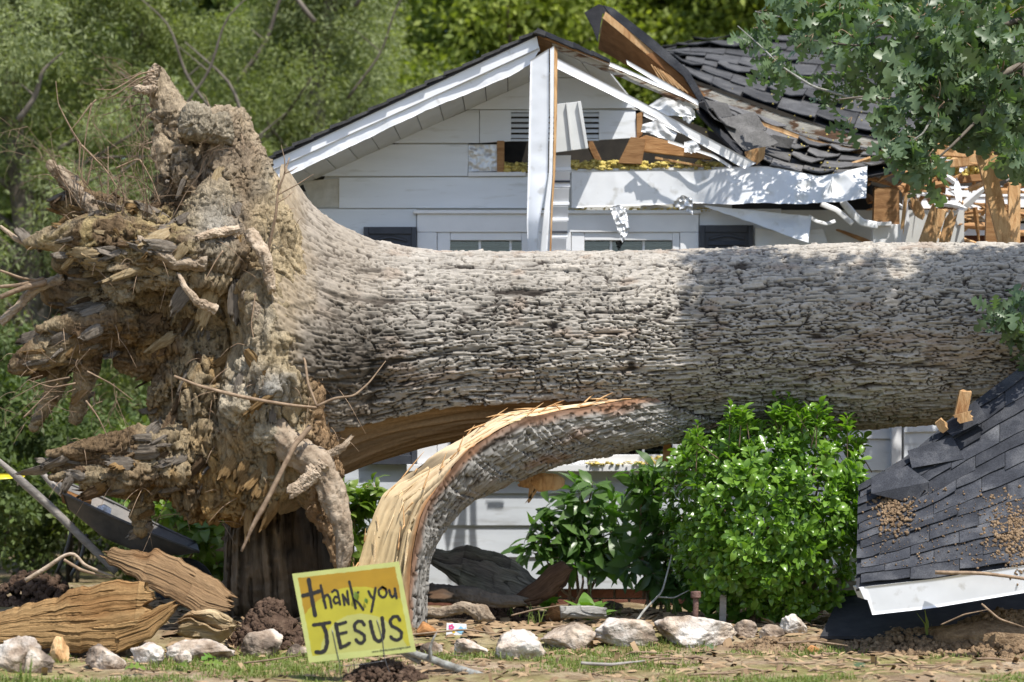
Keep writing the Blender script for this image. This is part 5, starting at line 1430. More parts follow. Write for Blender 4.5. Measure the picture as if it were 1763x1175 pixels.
# shredded shards of rotten wood hanging from the plate: a few shared shapes, each piece its own part
def shard_mesh(seed):
    rs = np.random.default_rng(seed)
    nu_, nv_ = 15, 9
    u = np.linspace(0, 1, nu_)
    w_ = 0.5 * (0.75 + .5 * rs.random()) * np.clip(np.minimum(u * 5 + .5, 1.0), 0, 1) * (1 - u ** 3 * .5)
    bend = .12 * rs.normal() * u ** 2; tw = rs.normal() * .5 * u
    c = np.linspace(-1, 1, nv_)
    X = np.repeat(u[:, None], nv_, 1) * 1.0
    q = np.stack([X * 2.0, c[None] * 3.2 + X * 0, X * 0 + seed], -1).reshape(-1, 3)
    g = ridged(q * np.array([.8, 2.2, 1]), 3, seed).reshape(nu_, nv_)
    X[-1] += rs.uniform(-.30, .12, nv_); X[-2] += rs.uniform(-.14, .06, nv_); X[0] += rs.uniform(-.1, .1, nv_); X[-3] += rs.uniform(-.06, .03, nv_)
    Yw = w_[:, None] * c[None] * .30 + .02 * g
    th_ = .10 * np.sqrt(np.maximum(0, 1 - c ** 2))[None] * (1 - .6 * u[:, None]) + .055 * g
    Z0 = th_ + bend[:, None] + tw[:, None] * Yw; Z1 = -th_ * .7 + bend[:, None] + tw[:, None] * Yw
    V = np.vstack([np.stack([X, Yw, Z0], -1).reshape(-1, 3), np.stack([X, Yw, Z1], -1).reshape(-1, 3)])
    F0 = grid_faces(nu_, nv_); n0 = nu_ * nv_
    Fs = [F0, F0[:, ::-1] + n0]; idx = np.arange(n0).reshape(nu_, nv_)
    for ring in (idx[:, 0], idx[:, -1][::-1], idx[0, ::-1], idx[-1, :]):
        a, b = ring[:-1], ring[1:]; Fs.append(np.stack([a, b, b + n0, a + n0], 1))
    return V, np.vstack(Fs).astype(np.int32)
shard_mats = [mat('rot_orange', [(0.3, (0.19, 0.115, 0.05)), (0.6, (0.33, 0.215, 0.10)), (.8, (.43, .31, .16))], 5, .9, .8, 30, (.6, 5, 5), .08, vary=.22, bstretch=(.6, 6, 6), bdist=.02),
              mat('rot_brown', [(0.3, (0.085, 0.055, 0.033)), (0.6, (0.185, 0.125, 0.075)), (.8, (.29, .205, .13))], 5, .9, .8, 30, (.6, 5, 5), .08, vary=.25, bstretch=(.6, 6, 6), bdist=.02),
              mat('rot_grey', [(0.3, (0.15, 0.125, 0.10)), (0.6, (0.29, 0.25, 0.205)), (.8, (.41, .37, .31))], 5, .9, .8, 30, (.6, 5, 5), .08, vary=.2, bstretch=(.6, 6, 6), bdist=.02),
              mat('rot_pale', [(0.3, (0.33, 0.23, 0.12)), (0.6, (0.52, 0.41, 0.25)), (.8, (.62, .53, .38))], 5, .85, .8, 30, (.6, 5, 5), .1, vary=.18, bstretch=(.6, 6, 6), bdist=.02)]
shard_lib = {}
for s in range(7):
    V, Fc = shard_mesh(300 + s)
    for mi, mm_ in enumerate(shard_mats):
        me, _ = npmesh('wood_shard', V, Fc, mm_, True, center=False); shard_lib[(s, mi)] = me
rs = np.random.default_rng(41)
front_ok = np.where((RN[:, 1] < -.05) & (rpx < 480) & (rpy > 300) & (rpx > 60) & (rim < .5))[0]
front_lo = np.where((RN[:, 2] < -.1) & (RN[:, 1] < .3) & (rpx < 480) & (rpy > 560))[0]
upl = np.where((rpx < 300) & (rpy < 470) & (rpy > 330) & (RN[:, 1] < .2))[0]
placed = 0
ledge = np.where((rpx < 330) & (rpy > 735) & (rpy < 850) & (RN[:, 1] < .2))[0]
arms = np.where((rpx < 230) & (rpy > 470) & (rpy < 660) & (RN[:, 1] < .2))[0]
for k in range(298):
    src = front_ok if k < 110 else (front_lo if k < 170 else (ledge if k < 215 else (arms if k < 245 else upl)))
    i = src[rs.integers(len(src))]
    x, y = rpx[i], rpy[i]
    o = RV2[i]
    if k < 170:
        s_ = side[i]
        d = np.array([-.35, -.25, -1.0]) * (1 - s_) + np.array([-1, -.3, -.15]) * s_ + rs.normal(size=3) * .33
        mi = rs.choice([0, 1, 2, 3], p=[.30, .30, .32, .08]) if y > 560 else rs.choice([0, 1, 2, 3], p=[.2, .25, .33, .22])
        if 740 < y and 380 < x < 490: mi = 0
    elif k < 245:
        d = np.array([-1, -.2, -.12]) + rs.normal(size=3) * .32
        mi = rs.choice([1, 2], p=[.4, .6])
    else:
        d = np.array([-1, -.2, .25]) + rs.normal(size=3) * .35
        mi = rs.choice([2, 3, 0], p=[.4, .4, .2])
    ln = rs.uniform(.07, .24) * (1.15 if k < 110 else .95)
    if x < 160: ln *= .7
    nrm = RN[i] + np.array([0, -.5, 0]) + rs.normal(size=3) * .25
    Rm = frame_of(d, nrm)
    if face_[i] > .35: continue
    Mx = Matrix.Translation(Vector(o - d / np.linalg.norm(d) * ln * .22)) @ Rm.to_4x4() @ Matrix.Diagonal((ln, ln * rs.uniform(.7, 1.7), ln * rs.uniform(.5, 1.3), 1))
    piece('wood_shard', shard_lib[(int(rs.integers(7)), int(mi))], Mx, tree)
# clay boulders gripped in the rim
for (px_, py_, Y_, r_) in ((440, 650, 17.0, 36), (424, 700, 16.98, 34), (462, 742, 17.02, 30), (340, 212, 17.26, 26), (378, 222, 17.34, 24), (204, 494, 17.03, 24)):
    c = P(px_, py_, Y_); r = r_ * Y_ / F
    bm = bmesh.new(); bmesh.ops.create_icosphere(bm, subdivisions=5, radius=1)
    b = np.array([v.co[:] for v in bm.verts]); fc = np.array([[v.index for v in f.verts] for f in bm.faces]); bm.free()
    nn = .95 + .55 * fbm(b * 1.5 + px_, 3, 5) + .16 * terr(b * 2.2 + py_, 3, 6) + .14 * ridged(b * 6 + py_, 3, 6) + .07 * fbm(b * 16, 3, 7)
    cc = (clay * .55 + tanc * .45)[None] * (.85 + .35 * fbm(b * 5 + px_, 3, 9))[:, None] * (1.12 if py_ > 600 and px_ > 300 else .85)
    add('clay_lump', np.array(c) + b * nn[:, None] * r * np.array([1, .8, 1.05]), fc, M['rootmass'], tree, True, {'col': np.clip(cc, .02, .8)})

# single roots: thick broken ones, then thin trailing ones
def root_px(pts, rp, nm='root', m=None, rough=.25, ns=9, seed=0):
    if max(rp) < 6.5:
        return tube(nm, [P(a, b, c) for a, b, c in pts], [r * pts[0][2] / F for r in rp], m or M['root'], tree, ns, max(14, len(pts) * 6), rough, seed)
    return rough_limb(nm, [P(a, b, c) for a, b, c in pts], [r * pts[0][2] / F for r in rp], m or M['root'], tree, seed)
root_px([(470, 735, 17.0), (500, 770, 16.98), (545, 800, 16.95), (572, 850, 16.93), (588, 900, 16.92), (592, 945, 16.93), (586, 990, 16.95)], [20, 24, 24, 21, 18, 13, 5], seed=1, rough=.4, ns=14)
root_px([(556, 800, 16.9), (530, 826, 16.86), (498, 850, 16.82)], [15, 12, 9], seed=2, ns=10)
root_px([(556, 790, 16.95), (590, 770, 16.95), (606, 752, 17.0)], [9, 6, 3], seed=3)
root_px([(534, 735, 16.85), (508, 765, 16.78), (486, 810, 16.72), (462, 858, 16.68), (436, 905, 16.66), (416, 950, 16.66)], [4.2, 5, 4.2, 4.6, 3.6, 2.2], m=M['twig'], seed=4, rough=.5)
root_px([(300, 648, 16.8), (340, 664, 16.76), (400, 680, 16.72), (450, 690, 16.7), (500, 698, 16.72), (545, 702, 16.8)], [2.2, 2.6, 3.2, 3, 2.6, 2], m=M['twig'], seed=5)
root_px([(545, 700, 16.8), (575, 686, 16.82), (610, 682, 16.85), (635, 660, 16.9), (664, 622, 17.0)], [2.4, 2.2, 2, 1.6, .8], m=M['twig'], seed=6)
root_px([(546, 700, 16.8), (530, 660, 16.85), (525, 620, 16.9), (512, 600, 17)], [2, 2.4, 2, 1], m=M['twig'], seed=7)
root_px([(460, 480, 17.0), (462, 430, 16.95), (475, 370, 16.9), (478, 330, 16.9), (490, 300, 16.9), (498, 272, 16.95)], [3, 3, 2.5, 2, 1.6, 1], m=M['twig'], seed=8)
for k, (a, b) in enumerate((((480, 330), (470, 300)), ((488, 300), (512, 288)), ((490, 298), (484, 250)), ((476, 350), (505, 330)), ((478, 336), (540, 300)))):
    root_px([(a[0], a[1], 16.9), ((a[0] + b[0]) / 2 + 3, (a[1] + b[1]) / 2, 16.9), (b[0], b[1], 16.95)], [1.3, 1, .5], m=M['twig'], ns=5, seed=20 + k)
root_px([(355, 455, 16.9), (300, 452, 16.85), (262, 430, 16.84), (238, 412, 16.86)], [13, 11, 9, 6], seed=9, m=M['root'], ns=11)
root_px([(410, 395, 17.0), (370, 402, 16.9), (338, 410, 16.85)], [7, 8, 5], seed=10)
root_px([(372, 535, 16.85), (340, 520, 16.8), (318, 495, 16.8), (308, 472, 16.85)], [8, 7, 5, 3], seed=11)
root_px([(420, 505, 16.95), (440, 530, 16.9), (448, 560, 16.9)], [8, 9, 6], seed=12)
root_px([(430, 400, 16.9), (455, 440, 16.84), (468, 500, 16.85)], [10, 11, 6], seed=13)
root_px([(98, 288, 17.2), (120, 318, 17.2), (150, 350, 17.2), (175, 380, 17.2)], [8, 10, 13, 16], seed=14, ns=12)
root_px([(0, 390, 17.2), (28, 412, 17.2), (60, 420, 17.2), (100, 408, 17.2)], [2.5, 4, 8, 16], seed=15)
root_px([(0, 556, 17.2), (30, 530, 17.2), (60, 498, 17.2), (110, 480, 17.25)], [7, 6, 8, 10], seed=16)
root_px([(0, 512, 17.1), (40, 496, 17.1), (80, 486, 17.15)], [4, 5, 6], m=M['twig'], seed=17)
root_px([(0, 494, 17.1), (30, 492, 17.1), (76, 480, 17.15)], [3, 3, 4], m=M['twig'], seed=18)
root_px([(0, 466, 17.1), (40, 480, 17.1), (72, 484, 17.15)], [2.2, 2.2, 3], m=M['twig'], seed=19)
root_px([(272, 112, 17.42), (262, 128, 17.42), (258, 150, 17.42)], [7, 9, 12], seed=33, ns=9)
root_px([(268, 152, 17.4), (250, 156, 17.38), (234, 152, 17.36)], [6, 7, 6], seed=34)
for k, pts_ in enumerate([[(266, 122), (240, 128), (214, 145), (196, 155), (164, 154)], [(262, 128), (235, 138), (205, 160), (190, 168), (168, 172)], [(258, 132), (232, 148), (210, 152)], [(166, 172), (158, 178), (148, 230), (140, 300), (148, 325)],
                          [(140, 250), (122, 222), (100, 180), (96, 140)], [(140, 250), (180, 290), (200, 320), (220, 346)], [(138, 246), (136, 290), (145, 320)], [(158, 178), (138, 205), (122, 225)],
                          [(186, 350), (186, 300), (186, 252)], [(200, 290), (240, 272), (262, 312), (276, 350)], [(150, 320), (160, 270), (170, 262)], [(262, 245), (246, 250), (232, 246)], [(258, 258), (246, 252)],
                          [(440, 505), (432, 560), (438, 590)], [(384, 432), (370, 452), (352, 485)], [(120, 650), (70, 660), (15, 690)], [(130, 660), (90, 668), (50, 655)], [(148, 690), (170, 720), (186, 755)], [(150, 640), (190, 660), (230, 690)], [(40, 720), (70, 690), (100, 660)]]):
    Yk = 17.1 if k < 13 else 16.85
    root_px([(a, b, Yk) for a, b in pts_], list(np.linspace(1.7, .6, len(pts_))), nm='rootlet', m=M['twig'], ns=6, seed=60 + k, rough=.45)
# a thicket of fine rootlets standing over the upper left arms
lst = []
def grow(p, d, L, r, dep):
    pts = [p]
    for _ in range(5):
        d = d + rs.normal(size=3) * .22; d /= np.linalg.norm(d)
        pts.append(pts[-1] + d * L / 5)
        if dep > 0 and rs.random() < .55:
            grow(pts[-1], d + rs.normal(size=3) * .7, L * rs.uniform(.35, .7), r * .6, dep - 1)
    lst.append((pts, list(np.linspace(r, r * .3, 6))))
for k in range(26):
    p = np.array(P(rs.uniform(110, 300), rs.uniform(340, 400), 17.1 + rs.normal() * .1))
    grow(p, np.array([rs.normal() * .5, rs.normal() * .3, 1.0]), rs.uniform(.18, .75), rs.uniform(.0025, .0045), 2)
for k in range(16):
    p = np.array(P(rs.uniform(60, 210), rs.uniform(600, 720), 17.0 + rs.normal() * .1))
    grow(p, np.array([-.7 + rs.normal() * .5, rs.normal() * .3, -.4 + rs.normal() * .5]), rs.uniform(.12, .4), rs.uniform(.002, .004), 2)
for k in range(14):
    p = np.array(P(rs.uniform(235, 270), rs.uniform(122, 180), 17.4))
    grow(p, np.array([-1, 0, -.25 + rs.normal() * .25]), rs.uniform(.12, .4), rs.uniform(.002, .004), 2)
tag(tubes('fine_rootlets', lst, M['twig'], tree, 4), kind='stuff')
# hair roots and fibres all over the rim
lst = []
for k in range(620):
    i = int(rs.integers(nvt))
    if RN[i, 1] > .2: continue
    o = RV2[i]; d = RN[i] * .6 + rs.normal(size=3) * .7 + np.array([-.2, 0, -.35]); L_ = rs.uniform(.03, .17)
    lst.append(([o - RN[i] * .01, o + d * L_ * .5, o + d * L_ + np.array([0, 0, -L_ * .35])], [.0028, .002, .0007]))
tag(tubes('hair_roots', lst, M['twig'], tree, 4), kind='stuff')
# flap of bark hanging beneath the strip
slab('bark_flap', [(895, 826, 17.55), (920, 816, 17.5), (950, 814, 17.5), (974, 826, 17.55)], [(896, 838, 17.55), (930, 846, 17.5), (955, 846, 17.5), (974, 834, 17.55)], M['rawwood'], tree, nu=40, nv=12, bulge=.02, depth=.02, rough=.006, seed=3, grain=(4, 30))
for k, (a, b) in enumerate((((940, 778), (918, 846)), ((930, 776), (914, 830)), ((944, 776), (930, 800)), ((915, 830), (912, 858)), ((925, 840), (908, 866)), ((1150, 752), (1147, 792)))):
    beam('splinter', P(a[0], a[1], 17.5), P(b[0], b[1], 17.5), .022 if k < 5 else .05, .012, M['rawwood'] if k < 5 else M['lumber'], tree, (0, -1, 0), jag=.02, seed=k)

# ---- the stump it tore from
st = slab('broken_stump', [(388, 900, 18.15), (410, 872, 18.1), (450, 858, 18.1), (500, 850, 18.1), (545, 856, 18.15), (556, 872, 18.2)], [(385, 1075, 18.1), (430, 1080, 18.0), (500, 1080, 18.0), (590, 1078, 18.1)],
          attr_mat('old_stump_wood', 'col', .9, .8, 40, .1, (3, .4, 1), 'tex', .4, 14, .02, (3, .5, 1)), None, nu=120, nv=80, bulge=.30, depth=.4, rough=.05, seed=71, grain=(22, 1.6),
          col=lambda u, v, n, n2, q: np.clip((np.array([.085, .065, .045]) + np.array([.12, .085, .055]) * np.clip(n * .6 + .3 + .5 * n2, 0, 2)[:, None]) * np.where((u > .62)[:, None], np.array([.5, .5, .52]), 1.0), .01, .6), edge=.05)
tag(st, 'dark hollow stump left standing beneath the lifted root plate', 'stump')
# ------------------------------------------------------------------ leaves
def leaf_mesh_arrays(st, fold=.25, arch=.15, tipdrop=.1, wave=0.0):
    st = np.array(st, float); n = len(st)
    x = st[:, 0]; w_ = st[:, 1]
    zc = arch * np.sin(np.pi * x) - tipdrop * x ** 2
    wv = wave * np.sin(x * 14)
    V = np.vstack([np.stack([x, w_, zc + fold * w_ + wv * w_], 1), np.stack([x, x * 0, zc], 1), np.stack([x, -w_, zc + fold * w_ - wv * w_], 1)])
    Fc = []
    for i in range(n - 1):
        Fc += [(i, n + i, n + i + 1, i + 1), (n + i, 2 * n + i, 2 * n + i + 1, n + i + 1)]
    return V, np.array(Fc, np.int32)[:, ::-1]
OAK = [(0, .008), (.10, .012), (.15, .05), (.23, .15), (.275, .13), (.30, .055), (.35, .06), (.44, .24), (.50, .23), (.525, .08), (.57, .075), (.67, .29), (.73, .26), (.745, .09), (.79, .085), (.86, .18), (.91, .15), (.96, .10), (1.0, .02)]
BOX = [(0, .012), (.12, .03), (.35, .17), (.62, .245), (.85, .19), (.96, .09), (1, .01)]
LANCE = [(0, .012), (.08, .02), (.22, .11), (.42, .185), (.6, .18), (.66, .16), (.80, .10), (.84, .085), (1, .004)]
BROAD = [(0, .02), (.1, .06), (.3, .20), (.5, .25), (.7, .20), (.88, .09), (1, .004)]
BLADE = [(0, .03), (.3, .035), (.7, .028), (1, .003)]
def lib(st, nvar=4, seed=0, **kw):
    out = []
    rs = np.random.default_rng(seed)
    for k in range(nvar):
        f = dict(fold=rs.uniform(-.1, .45), arch=rs.uniform(-.05, .22), tipdrop=rs.uniform(0, .28), wave=rs.uniform(-.12, .12)); f.update(kw)
        s = np.array(st, float).copy(); s[1:-1, 1] *= rs.uniform(.85, 1.15, len(s) - 2)
        out.append(leaf_mesh_arrays(s, **f))
    return out

def foliage(root, lb, pos, dirs, nrm, size, matl, nparts, seed=0, part='leaf', rest='foliage', score=None):
    """first nparts (nearest the viewer) as leaf objects that share meshes, the remainder one mesh"""
    rs = np.random.default_rng(seed)
    n = len(pos)
    d = dirs / (np.linalg.norm(dirs, axis=1)[:, None] + 1e-9)
    nn = nrm - d * (nrm * d).sum(1)[:, None]; nn /= np.linalg.norm(nn, axis=1)[:, None] + 1e-9
    yy = np.cross(nn, d)
    Rm = np.stack([d, yy, nn], 2)                      # columns
    var = rs.integers(len(lb), size=n)
    order = np.argsort(pos[:, 1] if score is None else score)
    shared = [npmesh(part, V, Fc, matl, True, center=False)[0] for V, Fc in lb]
    first = order[:nparts]
    for i in first:
        Mx = Matrix([[*(Rm[i][0] * size[i]), pos[i][0]], [*(Rm[i][1] * size[i]), pos[i][1]], [*(Rm[i][2] * size[i]), pos[i][2]], [0, 0, 0, 1]])
        piece(part, shared[var[i]], Mx, root)
    Vs, Fs, off = [], [], 0
    for k, (V, Fc) in enumerate(lb):
        idx = order[nparts:][var[order[nparts:]] == k]
        if not len(idx): continue
        T = np.einsum('nij,vj->nvi', Rm[idx], V) * size[idx][:, None, None] + pos[idx][:, None, :]
        Vs.append(T.reshape(-1, 3)); Fs.append((Fc[None] + (np.arange(len(idx)) * len(V))[:, None, None]).reshape(-1, Fc.shape[1]) + off); off += len(idx) * len(V)
    if Vs:
        tag(add(rest, np.vstack(Vs), np.vstack(Fs).astype(np.int32), matl, root, True), kind='stuff')

def rosettes(tips, axes, k, rs, size, spread=1.0, lift=0.2, back=.03):
    """leaves in whorls at shoot tips"""
    pos, dr, nr, sz = [], [], [], []
    for t, a in zip(tips, axes):
        a = a / (np.linalg.norm(a) + 1e-9)
        e1 = np.cross(a, rs.normal(size=3)); e1 /= np.linalg.norm(e1) + 1e-9; e2 = np.cross(a, e1)
        kk = max(3, int(k + rs.integers(-1, 2))); ph = rs.random() * 6.28
        for j in range(kk):
            th_ = ph + 2.4 * j
            o = math.cos(th_) * e1 + math.sin(th_) * e2
            up = lift + .5 * (1 - j / kk) + rs.normal() * .15
            pos.append(t - a * back * (j / kk) * 2 + o * .004); dr.append(o * spread + a * up + rs.normal(size=3) * .12); nr.append(a + rs.normal(size=3) * .25 - o * .3); sz.append(size * rs.uniform(.5, 1.2) * (1 if j > 1 else .75))
    return np.array(pos), np.array(dr), np.array(nr), np.array(sz)

# ------------------------------------------------------------------ oak foliage at the upper right
M['oakleaf'] = leafmat('oak_leaf_blue_green', (0.055, 0.095, 0.05), (0.155, 0.22, 0.112), .42, .5, .32, tcol=(1.3, 1.6, .5), scale=2)
oak_lib = lib(OAK, 5, 3)
def bough(name, label, clusters, limbs, nparts, seed, leaf=.15, cat='oak branch', twig_r=.004):
    rs = np.random.default_rng(seed)
    l0 = limbs[0][0][0]
    root = thing(name, tuple(P(*l0)), label, cat)
    for k, (pts, r) in enumerate(limbs):
        tube('limb' if r[0] > 3.2 else 'twig', [P(*p) for p in pts], [x * pts[0][2] / F for x in r], M['limb'] if r[0] > 3.2 else M['lichen'], root, 8, max(14, len(pts) * 5), .2, k)
    tips, axes, tw = [], [], []
    for (px, py, Y, r, n) in clusters:
        c = np.array(P(px, py, Y)); rm = r * Y / F
        for j in range(max(1, int(n / 5.0))):
            d = rs.normal(size=3); d /= np.linalg.norm(d); d *= rs.random() ** .4
            t = c + d * rm * np.array([1, 1.1, 1])
            a = d * .7 + np.array([-.25, -.35, -.55]) + rs.normal(size=3) * .4
            tips.append(t); axes.append(a)
            if rs.random() < .6: tw.append(([t, t - a / np.linalg.norm(a) * .10 + np.array([0, 0, .01]), c + (t - c) * .25 + rs.normal(size=3) * .03], [twig_r * .5, twig_r * .8, twig_r]))
    pos, dr, nr, sz = rosettes(np.array(tips), np.array(axes), 6, rs, leaf, 1.0, .35, .05)
    dr[:, 2] -= .45
    nr = nr + np.array([0.15, -.35, .5])
    foliage(root, oak_lib, pos, dr, nr, sz, M['oakleaf'], nparts, seed)
    if tw: tag(tubes('twigs', tw, M['twig'], root, 4), kind='stuff')
    return root
bough('oak_bough', 'dense leafy oak bough hanging over the broken right roof',
      [(1640, 60, 18.2, 95, 117), (1720, 130, 18.2, 110, 148), (1610, 170, 18.0, 75, 85), (1565, 225, 17.9, 52, 48), (1590, 290, 17.9, 34, 26), (1550, 262, 17.9, 30, 15), (1665, 200, 18.1, 52, 74), (1758, 262, 18.0, 40, 46),
       (1480, 70, 18.4, 75, 46), (1690, 40, 18.5, 110, 124), (1560, 110, 18.3, 60, 46), (1750, 220, 18.6, 70, 70), (1820, 60, 18.4, 120, 117), (1830, 220, 18.4, 90, 70), (1520, 180, 18.0, 35, 17), (1740, 180, 19.0, 90, 93), (1640, 120, 19.0, 100, 93), (1600, 20, 18.8, 90, 78)],
      [([(1900, 60, 18.6), (1763, 110, 18.3), (1700, 140, 18.2), (1610, 190, 18.0), (1560, 180, 17.95), (1500, 165, 18.0), (1440, 172, 18.0)], [9, 6.5, 5, 3.6, 2.6, 1.8, 1.2]),
       ([(1900, 20, 18.6), (1780, 30, 18.4), (1690, 50, 18.3), (1600, 62, 18.3), (1480, 80, 18.4), (1400, 70, 18.4)], [8, 6, 4.5, 3.3, 2.2, 1]),
       ([(1700, 140, 18.2), (1690, 200, 18.0), (1640, 250, 17.9), (1595, 290, 17.9)], [4, 3, 2.2, 1.2]),
       ([(1763, 110, 18.3), (1768, 200, 18.1), (1762, 280, 18.0)], [4.5, 3.4, 1.6]),
       ([(1610, 190, 18.0), (1590, 230, 17.9), (1560, 250, 17.9)], [2.6, 1.8, 1])], 300, 51, .21)
bough('oak_branch', 'sparse oak branch trailing leaves across the black roof',
      [(1425, 130, 18.9, 42, 26), (1370, 80, 19.0, 50, 30), (1440, 45, 19.0, 55, 40), (1310, 40, 19.1, 40, 18), (1470, 120, 18.8, 45, 34), (1330, 110, 19.0, 36, 16), (1400, 20, 19.2, 55, 36), (1270, 70, 19.2, 24, 9), (1480, 30, 19.1, 50, 36), (1350, 130, 19.6, 25, 12), (1470, 210, 19.3, 26, 9)],
      [([(1560, 170, 18.7), (1480, 172, 18.7), (1400, 150, 18.8), (1345, 115, 18.9), (1310, 80, 19.0), (1270, 45, 19.1)], [3.1, 2.8, 2.2, 1.8, 1.3, .8]),
       ([(1560, 40, 18.9), (1470, 50, 19.0), (1390, 40, 19.1), (1300, 20, 19.2)], [3, 2.2, 1.6, .9]),
       ([(1520, 152, 18.8), (1450, 128, 18.8), (1400, 128, 18.9)], [2.4, 1.6, .8])], 150, 52, .19)
bough('oak_twig', 'small leafy oak twig drooping in front of the trunk at the right edge',
      [(1735, 558, 16.9, 36, 36), (1765, 575, 16.9, 42, 40), (1800, 545, 16.9, 45, 34), (1712, 538, 16.85, 20, 12), (1750, 520, 16.9, 22, 14)],
      [([(1900, 470, 17.0), (1800, 505, 16.95), (1755, 540, 16.9), (1712, 556, 16.88)], [4, 3, 2, .9])], 75, 53, .165)
# a leafy limb overhead, out of the frame, belongs to the same bough and throws the dappled shade
# its leaf clusters hang up-sun of the right third of the trunk
_rs = np.random.default_rng(57)
_cl = []
for k in range(150):
    tx, tyy = _rs.uniform(1285, 1830), _rs.uniform(436, 715)
    if k % 5 == 0: tx = _rs.uniform(1200, 1330); tyy = _rs.uniform(432, 560)
    if 1440 < tx < 1475 or 1560 < tx < 1585: continue
    si = np.clip((578 - tyy) / 160, -.95, .95)
    base = np.array(P(tx, tyy, YT - .6 * math.sqrt(1 - si * si)))
    zt = _rs.uniform(4.7, 6.6)
    q = base + np.array(SUN) * ((zt - base[2]) / SUN.z)
    _cl.append((CX + F * q[0] / q[1], HY - F * (q[2] - CH) / q[1], q[1], _rs.uniform(34, 66), int(_rs.uniform(18, 40))))
bough('overhead_bough', 'high leafy oak limb reaching over the trunk from the right',
      _cl,
      [([(2400, -200, 16.6), (2150, -190, 16.4), (1950, -180, 16.35), (1780, -170, 16.3), (1600, -150, 16.3), (1440, -160, 16.3)], [22, 16, 12, 8, 4, 1.5]),
       ([(2150, -190, 16.4), (1900, -320, 15.8), (1720, -390, 15.6), (1560, -330, 15.6)], [10, 7, 5, 2])], 0, 54, .18)

# ------------------------------------------------------------------ glossy green bush
M['boxleaf'] = leafmat('glossy_bush_leaf', (0.065, 0.15, 0.022), (0.215, 0.365, 0.05), .28, .5, .36, tcol=(1.2, 1.4, .4), scale=2)
rs = np.random.default_rng(61)
bc = (1337, 895); brx, bry = 171, 170
YB = 17.25
bush = thing('round_bush', tuple(P(1338, 1072, YB)), 'dense glossy bright green bush clipped round in front of the trunk', 'bush')
tips, axes = [], []
while len(tips) < 1050:
    x, y = rs.uniform(-1.02, 1.02, 2)
    an_ = math.atan2(y, x); lump = 1 + .07 * math.sin(5 * an_ + 1.1) + .05 * math.sin(9 * an_ + .4) + rs.normal() * .05
    r = (abs(x) ** 2.5 + abs(y) ** 2.5) ** (1 / 2.5) / lump
    if r > 1: continue
    h_ = .58 * (1 - r ** 2.4) ** .55
    s = -1 if rs.random() < .72 else 1
    dpt = s * h_ * (1 - .5 * rs.random() ** 2.2) if rs.random() < .75 else rs.uniform(-1, 1) * h_
    px = bc[0] + x * brx * (1 - .06 * (y > .5)); py = bc[1] + y * bry
    dpt += .05 * math.sin(px * .06) * math.cos(py * .05) * (1 if s > 0 else -1) * -1
    p = np.array(P(px, py, YB + dpt))
    a = np.array([x * .9, s * h_ * 1.3 - .15, -y * .8 + .55]) + rs.normal(size=3) * .35
    tips.append(p); axes.append(a)
tw = []
for k in range(46):     # upright shoots breaking the outline
    x = rs.uniform(-1, .95); px = bc[0] + x * brx
    top = bc[1] - bry * (1 - abs(x) ** 2.6) ** (1 / 2.6)
    if k > 32:
        sd_ = rs.choice([-1, 1]); yy = rs.uniform(-.8, .6); px = bc[0] + sd_ * brx * (1 - abs(yy) ** 2.6) ** (1 / 2.6); top = bc[1] + yy * bry; a = np.array([sd_ * 1.0, -.2, .7])
    else: a = np.array([rs.normal() * .3, -.1, 1.0])
    Yk = YB + rs.uniform(-.42, .25); L_ = rs.uniform(.03, .15)
    b = np.array(P(px, top, Yk)); a /= np.linalg.norm(a)
    for f in (.35, .7, 1): tips.append(b + a * L_ * f); axes.append(a + rs.normal(size=3) * .15)
    tw.append(([b - a * .15, b, b + a * L_], [.004, .003, .002]))
pos, dr, nr, sz = rosettes(np.array(tips), np.array(axes), 7, rs, .086, .9, .45, .045)
foliage(bush, lib(BOX, 4, 5), pos, dr, nr, sz, M['boxleaf'], 300, 62)
for k in range(9):
    a = P(1338 + rs.uniform(-40, 40), 1078, YB + rs.uniform(-.15, .15)); b = P(1338 + rs.uniform(-130, 130), rs.uniform(760, 900), YB + rs.uniform(-.3, .3))
    tw.append(([a, (np.array(a) + np.array(b)) / 2 + rs.normal(size=3) * .05, b], [.016, .011, .004]))
tag(tubes('stems', tw, M['twig'], bush, 6), kind='stuff')

